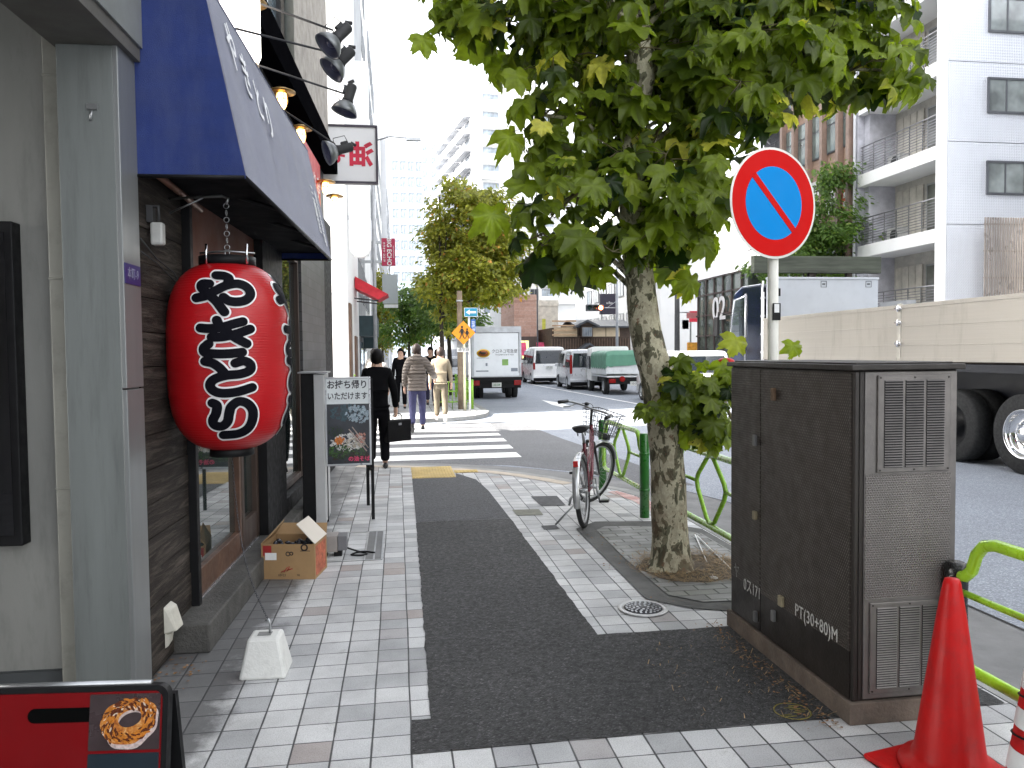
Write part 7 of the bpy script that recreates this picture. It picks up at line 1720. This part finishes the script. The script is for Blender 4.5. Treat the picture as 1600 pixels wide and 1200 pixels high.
mb = MB(); mb.box((Wd * .35, -.7, Zp(527)), (Wd * .49, 0, Zp(510))); bay = mb.build('bay', M_wd, t)
winset(bay, 'x', [(Wd * .36, -.78, Zp(526))], Wd * .12, Zp(512) - Zp(526), m=M_winp, mull=3)
for a, b in ((.52, .68), (.69, .86), (.03, .32)):
    mb = MB(); mb.box((Wd * a, -.06, Zp(526)), (Wd * b, -.003, Zp(511))); mb.build('shutter', M_shoji, t)
mb = MB(); 
for k in range(30): mb.box((Wd * k / 30, -.09, .3), (Wd * k / 30 + .05, -.003, Zp(529)))
mb.build('lattice', mat('brown lattice', (.16, .10, .07), .7), t)
mb = MB()
for k in range(4): mb.box((0, -.30, Zp(503) - k * .35), (Wd * .30, -.24, Zp(503) - k * .35 + .12))
mb.build('railing', mat('orange tan railing', (.45, .30, .18), .6), t)
# billboard + building behind the trunk
xa, za = pz(938, 459, 66); xb, zb_ = pz(963, 491, 66)
t = thing('billboard', 'black roof billboard with small white lettering above the traditional house', 'billboard', (xa, 66, RZ))
mb = MB(); mb.box((0, 0, zb_ - RZ), (xb - xa, .4, za - RZ)); mb.build('panel', mat('near black board', (.035, .03, .05), .5), t)
text('lettering', 'a.flat', .30, M_white, t, basis(((xb - xa) / 2 + .1, -.006, (za + zb_) / 2 - RZ + .1), (1, 0, 0), (0, 0, 1)), .002)
mb = MB(); mb.box((.1, .05, 3), (.2, .3, zb_ - RZ - .003)); mb.box((xb - xa - .2, .05, 3), (xb - xa - .1, .3, zb_ - RZ - .003)); mb.build('support', M_steel, t)
xa, za = pz(985, 460, 70); xb, _ = pz(1058, 460, 70)
t = block('white_shop_building', 'low white shop building behind the plane tree trunk with large dark letters', 'building', xa, xb, 70, 80, za - RZ, M_bw, group=gc)
text('lettering', 'LUN', 1.3, mat('dark letters', (.08, .09, .10), .5), t, basis((atY(1038, 480, 70).x - xa - 1.0, -.01, atY(1038, 482, 70).z - RZ), (1, 0, 0), (0, 0, 1)), .005)
mb = MB(); mb.box((-3, -1.0, 0), (xb - xa + 1, -.003, 3.6)); mb.build('ground_floor', M_bg, t)
xa, za = pz(1047, 466, 64); xb, zb_ = pz(1068, 506, 64)
t = thing('blue_banner', 'bright blue vertical board right of the plane tree trunk', 'banner', (xa, 64, RZ)); mb = MB(); mb.box((0, 0, zb_ - RZ), (xb - xa, .3, za - RZ)); mb.build('panel', mat('bright blue board', (.02, .30, .62), .4), t)
mb = MB(); 
for k in range(5): mb.box((.2, -.01, zb_ - RZ + .25 + k * .32), (xb - xa - .3 - .1 * (k % 2), -.003, zb_ - RZ + .33 + k * .32))
mb.build('white_lettering', M_white, t); mb = MB(); mb.box((.3, .1, 0), (.4, .2, zb_ - RZ)); mb.build('support', M_steel, t)
for x0_, y0_, x1_, y1_, Y_, col, lab in [(1078, 486, 1091, 503, 56, (.6, .03, .06), 'round red and white hanging sign near the glass building'), (1075, 535, 1092, 556, 52, (.75, .35, .05), 'orange lit shop sign under the red one'), (1066, 500, 1076, 514, 60, (.65, .62, .6), 'small pale shop sign beside the blue board')]:
    xa, za = pz(x0_, y0_, Y_); xb, zb_ = pz(x1_, y1_, Y_)
    t = thing('shop_sign', lab, 'sign', (xa, Y_, RZ)); mb = MB(); mb.box((0, 0, zb_ - RZ), (xb - xa, .2, za - RZ)); mb.build('panel', mat('sign ' + lab[:12], col, .4, var=.4, scale=6), t); mb = MB(); mb.box((.1, .2, 0), (.2, .3, za - RZ)); mb.build('support', M_steel, t)
for x0_, x1_, Y_, c_, lab in [(800, 822, 58, (.62, .05, .14), 'crimson shop banner above the nearest white van roof'), (838, 850, 61, (.6, .04, .12), 'smaller crimson shop banner right of the nearest white van')]:
    xa, za = pz(x0_, 535, Y_); xb, zb_ = pz(x1_, 556, Y_)
    t = thing('shop_banner', lab, 'banner', (xa, Y_, RZ)); mb = MB(); mb.prism([(0, 0, za - RZ), (xb - xa, 0, za - RZ), (xb - xa, -.5, zb_ - RZ), (0, -.5, zb_ - RZ)], (0, .05, 0)); mb.build('cloth', mat('crimson cloth', c_, .6, var=.4, scale=3), t, fixn=True); mb = MB(); mb.box((.1, .06, 0), (.2, .16, za - RZ)); mb.build('support', M_steel, t)

# traffic signal
xp, _ = pz(964, 500, 54); xs, zs = pz(929, 481, 54)
t = thing('traffic_signal', 'horizontal traffic signal showing red on a grey mast above the traditional house', 'traffic light', (xp, 54, RZ))
mb = MB(); mb.lathe([(.11, 0), (.09, 9.5), (.001, 9.52)], 14); mb.build('mast', mat('grey mast', (.38, .40, .42), .5), t)
za_ = zs - RZ
mb = MB(); mb.tube([(0, 0, za_), (xs - xp + .6, 0, za_)], .04, 8); mb.tube([(0, 0, za_ + .5), (xs - xp + 1.0, 0, za_ + .06)], .025, 6); mb.build('arm', M_steel, t)
mb = MB(); mb.box((xs - xp - .65, -.12, za_ - .24), (xs - xp + .65, .12, za_ + .24)); hs_ = mb.build('housing', mat('dark signal housing', (.06, .065, .07), .5), t, bevel=.05)
for k, mm in enumerate([mat('dark green lens', (.01, .04, .03), .3), mat('dark amber lens', (.06, .04, .01), .3), glow('red signal light', (1, .10, .03), 14)]):
    mb = MB(); kx = Matrix.Translation((xs - xp - .42 + k * .42, -.125, za_)) @ Matrix.Rotation(rad(90), 4, 'X'); mb.lathe([(.15, 0), (.15, .02), (.001, .04)], 18, M=kx); mb.build('lens', mm, hs_)
    mb = MB(); mb.add([(xs - xp - .42 + k * .42 + .17 * math.cos(a), y_, za_ + .17 * math.sin(a)) for y_ in (-.12, -.30) for a in (PI * j / 8 for j in range(9))], [(j, j + 1, 10 + j, 9 + j) for j in range(8)]); mb.build('visor', M_black, hs_)
xp, _ = pz(1058, 500, 50)
t = thing('utility_pole', 'thick dark utility pole between the plane tree trunk and the glass building', 'pole', (xp, 50, RZ))
mb = MB(); mb.lathe([(.19, 0), (.14, 11), (.001, 11.02)], 16); mb.build('pole', mat('dark grey concrete', (.12, .12, .12), .7), t)
xs, zs = pz(1078, 495, 50); mb = MB(); mb.tube([(0, 0, zs - RZ + .3), (xs - xp, 0, zs - RZ + .3)], .05, 8); mb.build('arm', M_steel, t); mb = MB(); mb.box((xs - xp - .2, -.1, zs - RZ - .1), (xs - xp + .9, .1, zs - RZ + .28)); mb.build('sign_box', mat('red white box', (.55, .2, .2), .5), t)

xp, _ = pz(838, 300, 50)
t = thing('lamp_mast', 'very thin tall mast rising through the left part of the plane tree crown', 'mast', (xp, 50, RZ)); mb = MB(); mb.lathe([(.05, 0), (.035, 24), (.001, 24.02)], 8); mb.build('mast', mat('dark thin mast', (.15, .15, .16), .5), t)
mb = MB(); mb.tube([(0, 0, 22), (.6, 0, 22.4)], .02, 5); mb.build('arm', M_steel, t)
# ------------------------------------------------------------------ poles and signs at the far corner
YS = 21.0
def pole(name, label, px, y_, top, r_, m, Y_=YS, extra=None, h=None):
    x, _ = pz(px, 560, Y_); t = thing(name, label, 'pole' if 'sign' not in name else 'sign', (x, Y_, 0)); z = h or atY(px, top, Y_).z
    mb = MB(); mb.lathe([(r_, 0), (r_, z - .01), (.001, z)], 16); mb.build('pole', m, t); return t, x
t, x = pole('utility_pole', 'rough tan pole just behind the school crossing sign', 719, 0, 470, .075, mat('tan pole', (.26, .20, .14), .85, var=.3, scale=6), Y_=21.5, h=3.3)
mb = MB(); mb.box((-.09, -.09, 3.0), (.09, .09, 3.04)); mb.box((-.085, -.1, 1.6), (.085, -.076, 2.0)); mb.build('band', M_steel, t)
t, x = pole('school_crossing_sign', 'orange diamond sign with two walking children on a cream pole', 725.5, 0, 505, .036, mat('cream yellow pole', (.70, .66, .48), .5))
M_or = mat('sign orange', (.80, .30, .015), .45, var=.1); cz_ = pz(726, 520, YS)[1]
d = .325; mb = MB(); mb.prism([(d, 0, cz_), (0, 0, cz_ + d), (-d, 0, cz_), (0, 0, cz_ - d)], (0, .012, 0)); pl = mb.build('plate', M_or, t, M=Matrix.Translation((-.02, -.06, 0)), fixn=True)
M_k = mat('sign black', (.02, .02, .02), .5)
def fig(cx_, z_, s):
    mb = MB(); 
    mb.sphere((cx_, -.066, z_ + .155 * s), (.03 * s, .002, .033 * s), 12, 6); mb.prism([(cx_ - .035 * s, -.067, z_ + .11 * s), (cx_ + .035 * s, -.067, z_ + .11 * s), (cx_ + .045 * s, -.067, z_ - .02 * s), (cx_ - .045 * s, -.067, z_ - .02 * s)], (0, .003, 0))
    for dx in (-.05, .05): mb.tube([(cx_ + dx * .3 * s, -.066, z_ - .02 * s), (cx_ + dx * .6 * s, -.066, z_ - .09 * s), (cx_ + dx * 1.3 * s, -.066, z_ - .16 * s)], .013 * s, 6, flat=.2); mb.tube([(cx_ + dx * .5 * s, -.066, z_ + .09 * s), (cx_ + dx * 1.5 * s, -.066, z_ + .0 * s)], .009 * s, 6, flat=.2)
    mb.build('child_figure', M_k, pl)
fig(-.06, cz_ + .0, 1.0); fig(.08, cz_ - .03, .8)
mb = MB(); mb.box((-.20, -.06, cz_ - .52), (.16, -.045, cz_ - .41)); p2_ = mb.build('name_plate', M_white, t); text('lettering', '通学路', .10, M_k, p2_, basis((-.02, -.062, cz_ - .465), (1, 0, 0), (0, 0, 1)), .0005, sx=1.05)
t, x = pole('one_way_sign', 'blue rectangular sign with a white left arrow on a slim white pole', 733.5, 0, 484, .030, M_white)
xa, za = pz(725, 481, YS); xb, zb_ = pz(746, 495, YS); M_tb = mat('sign teal blue', (.02, .26, .42), .4)
mb = MB(); mb.box((xa - x, -.05, zb_), (xb - x, -.038, za)); pl = mb.build('plate', M_white, t); mb = MB(); mb.box((xa - x + .012, -.052, zb_ + .012), (xb - x - .012, -.0505, za - .012)); mb.build('blue_field', M_tb, pl)
mc = (za + zb_) / 2; mb = MB(); ar_ = [(xa - x + .04, mc), (xa - x + .15, mc + .075), (xa - x + .15, mc + .028), (xb - x - .04, mc + .028), (xb - x - .04, mc - .028), (xa - x + .15, mc - .028), (xa - x + .15, mc - .075)]; mb.prism([(a, -.054, b) for a, b in ar_], (0, .0012, 0)); mb.build('arrow', M_white, pl, fixn=True)
xa, za = pz(735.5, 499, YS); xb, zb_ = pz(743, 520, YS)
mb = MB(); mb.box((xa - x, -.04, zb_), (xb - x, -.03, za)); pl = mb.build('small_plate', mat('sign royal blue', (.03, .15, .5), .4), t); text('lettering', '自転車', .10, M_white, pl, basis(((xa + xb) / 2 - x, -.041, (za + zb_) / 2), (0, 0, -1), (1, 0, 0)), .0005)
t = thing('corner_railing', 'green metal railing along the far kerb behind the signs', 'railing', (2.0, 21.6, 0))
mb = MB()
for y_ in (0, 2.0, 4.0, 6.0): mb.lathe([(.045, 0), (.045, .82), (.001, .83)], 12, M=Matrix.Translation((.05, y_, 0)))
for z in (.2, .5, .76): mb.tube([(.05, 0, z), (.05, 6, z)], .02, 8)
for k in range(40): mb.tube([(.05, .1 + k * .15, .2), (.05, .1 + k * .15, .76)], .009, 5)
mb.build('bars', M_green, t)
t = thing('corner_railing', 'short green railing across the far corner facing the crossing', 'railing', (1.1, 21.7, 0)); mb = MB()
for z in (.2, .5, .76): mb.tube([(0, 0, z), (.85, -.1, z)], .02, 8)
for k in range(9): mb.tube([(k * .1, -.012 * k, 0 if k % 4 == 0 else .2), (k * .1, -.012 * k, .76)], .012, 5)
mb.build('bars', M_green, t)
# karaoke sign and blank sign on the left
xa, za = pz(596, 372, 30); xb, zb_ = pz(618, 415, 30)
t = thing('projecting_sign', 'crimson projecting sign with sideways white BIG ECHO lettering', 'sign', (-1.3, 30, 0)); X_ = 1.3
M_cr = mat('crimson sign', (.42, .01, .06), .4, var=.05)
mb = MB(); mb.box((xa + X_, 0, zb_), (xb + X_, .2, za)); pl = mb.build('panel', M_cr, t)
text('lettering', 'BIG ECHO', .235, M_white, pl, basis(((xa + xb) / 2 + X_ + .02, -.004, (za + zb_) / 2), (0, 0, -1), (1, 0, 0)), .001, .004, sx=.98)
text('lettering', 'カラオケ ココ 7F', .10, M_white, pl, basis(((xa + xb) / 2 + X_ - .17, -.004, (za + zb_) / 2), (0, 0, -1), (1, 0, 0)), .001, .002); 
text('lettering', 'KARAOKE ROOM', .06, M_white, pl, basis(((xa + xb) / 2 + X_ + .19, -.004, (za + zb_) / 2), (0, 0, -1), (1, 0, 0)), .001)
mb = MB(); mb.box((0, .05, zb_ + .1), (xa + X_ - .003, .15, zb_ + .2)); mb.box((0, .05, za - .2), (xa + X_ - .003, .15, za - .1)); mb.build('bracket', M_steel, t)
xa, za = pz(597, 428, 30); xb, zb_ = pz(622, 474, 30)
t = thing('projecting_sign', 'blank pale grey projecting sign under the crimson one', 'sign', (-1.3, 30.1, 0)); mb = MB(); mb.box((xa + X_, 0, zb_), (xb + X_, .18, za)); mb.build('panel', mat('pale grey sign', (.42, .45, .46), .4, var=.04), t)
mb = MB(); mb.box((0, .05, zb_ + .3), (xa + X_ - .003, .12, zb_ + .38)); mb.box((xa + X_ + .05, 0, zb_ - .16), (xb + X_, .1, zb_ - .03)); mb.build('bracket', M_white, t)
# red folding awning
a = atY(556, 442, 24); b = atY(607, 462, 24); c = atY(592, 470, 24); d_ = atY(556, 457, 24)
t = thing('red_awning', 'small red folding awning sticking out over the left pavement', 'awning', (-1.25, 24, 0)); o = Vector((-1.25, 24, 0))
mb = MB(); mb.loft([[a - o + Vector((0, -.5, .15)), b - o + Vector((0, -.6, 0)), c - o + Vector((0, -.6, 0)), d_ - o + Vector((0, -.5, .1))], [a - o + Vector((0, .9, .15)), b - o + Vector((0, .9, 0)), c - o + Vector((0, .9, 0)), d_ - o + Vector((0, .9, .1))]], 0, False); mb.build('cloth', mat('red awning cloth', (.55, .015, .03), .6, var=.2, scale=5), t, fixn=True)
mb = MB(); mb.tube([(0, -.5, a.z - .5), c - o + Vector((0, -.6, -.04))], .02, 6); mb.tube([(0, .9, a.z - .5), c - o + Vector((0, .9, -.04))], .02, 6); mb.build('arm', M_dark, t)
t = thing('street_lamp', 'thin grey lamp post in front of the white corner building', 'lamp post', (-.75, 27, 0)); mb = MB(); mb.lathe([(.07, 0), (.05, 9), (.001, 9.02)], 12); mb.build('post', mat('pale grey post', (.45, .46, .48), .5), t)
mb = MB(); mb.tube([(0, 0, 8.8), (.6, 0, 9.0), (1.4, 0, 8.95)], .03, 8); mb.ob((1.4, 0, 8.92), (.5, .18, .1)); mb.build('lamp_head', M_steel, t)
t = thing('potted_shrub', 'small round grey green shrub in a pot by the white corner wall', 'shrub', (-.95, 19.6, 0)); mb = MB(); mb.lathe([(.13, 0), (.17, .3), (.001, .3)], 16); mb.build('pot', M_bg, t); 
its = [(Vector((R.gauss(0, .12), R.gauss(0, .12), .55 + R.gauss(0, .12))), (R.gauss(0, 1), R.gauss(0, 1), R.gauss(0, 1)), (0, 0, 1), .07, R.random()) for _ in range(500)]; leaves('foliage', its, M_lgrn, t, SM)

# ------------------------------------------------------------------ right-hand side
XA = 19.4; YA = 25.4
def louvre(name):
    n = NT(name); sp = n.n('ShaderNodeSeparateXYZ'); n.l(n.tc.outputs['Object'], sp.inputs[0])
    q_ = n.math('ADD', sp.outputs[0], sp.outputs[1]); w1 = n.math('SINE', n.math('MULTIPLY', q_, 2 * PI / .07)); w2 = n.math('SINE', n.math('MULTIPLY', sp.outputs[2], 2 * PI / .10))
    n.base(n.mix(1.0, n.ramp(n.noise(.5, 4), [(.3, (.52, .54, .59)), (.7, (.58, .60, .65))]), n.ramp(n.math('ADD', n.math('MULTIPLY', n.math('MULTIPLY', w1, w2), .5), .5), [(0, .86), (1, 1.05)]), 'MULTIPLY'))
    n.bump(n.math('ADD', w1, n.math('MULTIPLY', w2, .6)), .4, .012); n.set(.35, .35); return n.mat
M_louv = louvre('perforated white metal cladding')
t = thing('apartment_building', 'white apartment building with open balconies and metal cladding at the right edge', 'building', (XA, YA, 0))
def za_(y_): return atY(1470, y_, YA).z
mb = MB(); mb.box((1.5, .15, 0), (26, 5.4, 21)); mb.build('core', mat('inner wall cream', (.42, .40, .36), .7), t)
# clad front face in panels
mb = MB()
zj = [0, za_(350) - 2.97, za_(350), za_(220), za_(94), za_(94) + 2.97, za_(94) + 5.94, za_(94) + 8.9]
for a, b in zip(zj[:-1], zj[1:]): mb.box((.22, 0, a + .012), (26, .15, b - .012))
mb.build('cladding', M_louv, t)
mb = MB(); mb.box((0, -.02, 0), (.215, .30, 21)); mb.build('corner_column', M_bw, t, bevel=.01)
mb = MB(); mb.box((.3, 4.75, 0), (1.5, 5.4, 21)); mb.box((0, 5.1, 0), (.3, 5.4, 21)); mb.build('end_wall', mat('lilac grey wall', (.42, .42, .46), .6), t)
mb = MB(); mb.cyl((-.08, 5.2, 0), (-.08, 5.2, 20), .06, 12); mb.build('downpipe', M_bw2, t)
M_rail = mat('dark balcony rail', (.22, .22, .23), .35, .6)
for zf_, lst in ((za_(377), 1), (za_(246), 1), (za_(113), 1), (za_(113) + 2.98, 1), (za_(377) - 2.97, 0)):
    if lst:
        mb = MB(); mb.box((0.0, .305, zf_), (1.5, 5.08, zf_ + .50)); s_ = mb.build('balcony_slab', M_bw, t, bevel=.01)
        zt_ = zf_ + .50
    else: zt_ = zf_ + .3; s_ = t
    mb = MB()
    for k in range(9): mb.box((.04, .31, zt_ + .12 + k * .105), (.06, 4.95, zt_ + .15 + k * .105))
    for k in range(7): mb.box((.062, .35 + k * .75, zt_), (.09, .38 + k * .75, zt_ + 1.1))
    mb.tube([(.05, .31, zt_ + 1.12), (.05, 4.95, zt_ + 1.12)], .025, 8); mb.build('railing', M_rail, s_)
    mb = MB(); mb.box((1.44, .5, zt_), (1.5, 2.7, zt_ + 2.15)); w_ = mb.build('window', M_alf, t); mb = MB(); mb.box((1.432, .56, zt_ + .08), (1.439, 1.57, zt_ + 2.08)); mb.box((1.432, 1.63, zt_ + .08), (1.439, 2.64, zt_ + 2.08)); mb.build('pane', glass('balcony glass', (.14, .14, .13), .06), w_)
    mb = MB(); 
    for k in range(4): mb.box((1.42, 2.9 + k * .42, zt_), (1.46, 3.28 + k * .42, zt_ + 2.2))
    mb.build('partition', mat('cream slats', (.50, .47, .41), .6), t)
    mb = MB(); mb.box((.9, 3.6, zt_), (1.3, 4.4, zt_ + .62)); mb.cyl((.89, 3.95, zt_ + .32), (.90, 3.95, zt_ + .32), .24, 18, 1); mb.build('air_conditioner', [mat('dull white metal', (.42, .42, .41), .5), M_dark], t)
for a in range(2):
    for y_ in ((52, -4), (178, 122), (305, 252)):
        z0_, z1_ = atY(1570, y_[0], YA).z, atY(1570, y_[1], YA).z
        mb = MB(); x0_ = atY(1543, 100, YA).x - XA + a * 4.6
        for b in (((x0_, -.06, z0_), (x0_ + 2.3, .0, z0_ + .08)), ((x0_, -.06, z1_ - .08), (x0_ + 2.3, .0, z1_)), ((x0_, -.06, z0_ + .08), (x0_ + .07, .0, z1_ - .08)), ((x0_ + 2.23, -.06, z0_ + .08), (x0_ + 2.3, .0, z1_ - .08)), ((x0_ + .72, -.05, z0_ + .08), (x0_ + .78, .0, z1_ - .08)), ((x0_ + 1.5, -.05, z0_ + .08), (x0_ + 1.56, .0, z1_ - .08))): mb.box(*b)
        f_ = mb.build('window', mat('dark window frame', (.07, .075, .085), .4), t); mb = MB(); mb.box((x0_ + .07, -.03, z0_ + .08), (x0_ + 2.23, -.02, z1_ - .08)); mb.build('pane', glass('curtained glass', (.16, .18, .18), .1), f_)
x0_ = atY(1538, 400, YA - .6).x - XA; z1_ = atY(1570, 340, YA - .6).z
mb = MB()
for k in range(60): mb.box((x0_ + k * .1, -.62, 1.0), (x0_ + .05 + k * .1, -.58, z1_))
for k in range(6): mb.box((x0_, -.575, 1.2 + k * .95), (x0_ + 6, -.55, 1.25 + k * .95))
mb.build('slatted_screen', mat('warm grey slats', (.34, .30, .27), .3, .5, var=.3, scale=.8), t)
mb = MB(); mb.box((-.6, 1.0, 0), (-.2, 2.6, 3.4)); mb.build('meter_cabinet', M_bg, t)
# brown office building
t = thing('brown_office_building', 'brown tiled office building with tall windows and white and orange posters', 'building', (19.5, 30.9, 0))
M_bt = walltiles('brown wall tile', (.30, .205, .15), (.36, .25, .19), .3, .1, (.25, .18, .14), .45); Hh = 17
y_of = lambda px: atX(px, 300, 19.5).y - 30.9
cols = [1343.5, 1318, 1292.5, 1270, 1248, 1229.5]; ys = [max(0.0, y_of(c_)) for c_ in cols]
mb = MB(); mb.box((0, 0, 0), (12, ys[-1] + .3, Hh)); mb.build('wall', M_bt, t)
mb = MB()
for y_ in ys: mb.box((-.28, y_, 0), (-.003, y_ + .22, Hh))
mb.build('pilaster', mat('pilaster tile', (.27, .185, .145), .5), t)
zr = lambda y_, px=1330: atX(px, y_, 19.5).z
rows_ = [(zr(225), zr(152)), (zr(225) + (zr(152) - zr(327 if False else 327)) * 0 + 3.05, zr(152) + 3.05), (zr(225) - 3.3 - 2.2, zr(152) - 3.3 - 2.6)]
for z0_, z1_ in rows_:
    for a, b in zip(ys[:-1], ys[1:]):
        if b - a < .5: continue
        mb = MB(); mb.box((-.06, a + .25, z0_), (-.004, b - .03, z1_)); f_ = mb.build('window', mat('dark window frame', (.07, .075, .085), .4), t)
        mb = MB(); mb.box((-.075, a + .31, z0_ + .06), (-.063, b - .09, z1_ - .8)); mb.box((-.075, a + .31, z1_ - .72), (-.063, b - .09, z1_ - .06)); mb.build('pane', glass('greenish office glass', (.10, .13, .12), .04), f_)
z0_, z1_ = zr(325), zr(262)
for i, (a, b) in enumerate(zip(ys[:4], ys[1:5])):
    if b - a < .3: continue
    mb = MB(); mb.box((-.09, a + .25, z0_), (-.004, b - .03, z1_)); po = mb.build('poster', mat('orange red poster', (.52, .14, .06), .5) if i == 0 else mat('white poster', (.60, .60, .58), .5), t)
    if i == 0:
        for k, wd in enumerate(['もみほぐし', 'リフレ', 'フットケア', 'クイック']):
            zz_ = z1_ - .35 - k * .38; mb = MB(); mb.box((-.10, a + .32, zz_ - .12), (-.0905, b - .12, zz_ + .12)); mb.build('white_strip', M_white, po)
            text('lettering', wd, .17, mat('orange red poster', (.52, .14, .06), .5), po, basis((-.102, (a + b) / 2 + .1, zz_), (0, -1, 0), (0, 0, 1)), .001, sx=.8)
    else: text('lettering', ['', 'CA\nDO', '学\n習', '塾'][i] if i < 4 else '', .55, M_cbk, po, basis((-.095, (a + b) / 2 + .1, (z0_ + z1_) / 2 + .15), (0, -1, 0), (0, 0, 1)), .002, .01)
# dark fire-stair block
t = thing('fire_stair_block', 'black steel fire stairs between the brown office and the glass building', 'staircase', (19.6, 37.2, 0))
mb = MB(); mb.box((.9, 0, 0), (8, 4.0, 15)); mb.build('back_wall', mat('very dark wall', (.03, .03, .032), .7), t)
mb = MB()
for k in range(6):
    z = 1 + k * 2.6; mb.box((0, 0, z), (.9, 4.0, z + .1)); mb.tube([(0, 0, z + 1.0), (0, 4, z + 1.0)], .03, 6); mb.tube([(.1, .2, z), (.1, 3.8, z + 2.6)], .05, 6)
    for j in range(9): mb.tube([(0, j * .5, z), (0, j * .5, z + 1)], .015, 5)
mb.build('stairs', mat('black grey steel', (.08, .08, .085), .5, .3), t)
t = thing('glass_showroom', 'glazed showroom with a grid front and large outlined numerals', 'building', (19.6, 41.5, 0))
mb = MB(); mb.box((.1, 0, 0), (10, 7.4, 6.2)); mb.build('glazing', glass('green grey glass', (.10, .12, .10), .05), t)
mb = MB()
for k in range(6): mb.box((0, k * 1.3 + .6, 0), (.097, k * 1.3 + .72, 6.2))
for z in (1.2, 2.5, 3.8, 5.1, 6.1): mb.box((-.02, 0, z), (.0, 7.4, z + .1))
mb.build('grid', mat('dark brown grid', (.06, .045, .04), .5), t)
text('lettering', '02', 2.0, M_white, t, basis((-.06, 3.6, 4.1), (0, -1, 0), (0, 0, 1)), .02, .02); text('lettering', '02', 1.75, mat('dark letter fill', (.05, .05, .05), .4), t, basis((-.09, 5.2, 4.1), (0, -1, 0), (0, 0, 1)), .01, -.01) if False else None
# more of the right side, far and behind the viewer
t = block('office_building', 'pale office block far along the right side of the road', 'building', 21, 36, 60, 90, 16, M_bw, group='buildings along the right side of the street')
winset(t, 'y', [(-.05, 1 + k * 3, 3.8 + j * 3.1) for k in range(8) for j in range(4)], 1.9, 1.5)
block('office_building', 'grey office block behind the viewer on the right side', 'building', 21, 36, -30, 20, 16, M_bg, group='buildings along the right side of the street')
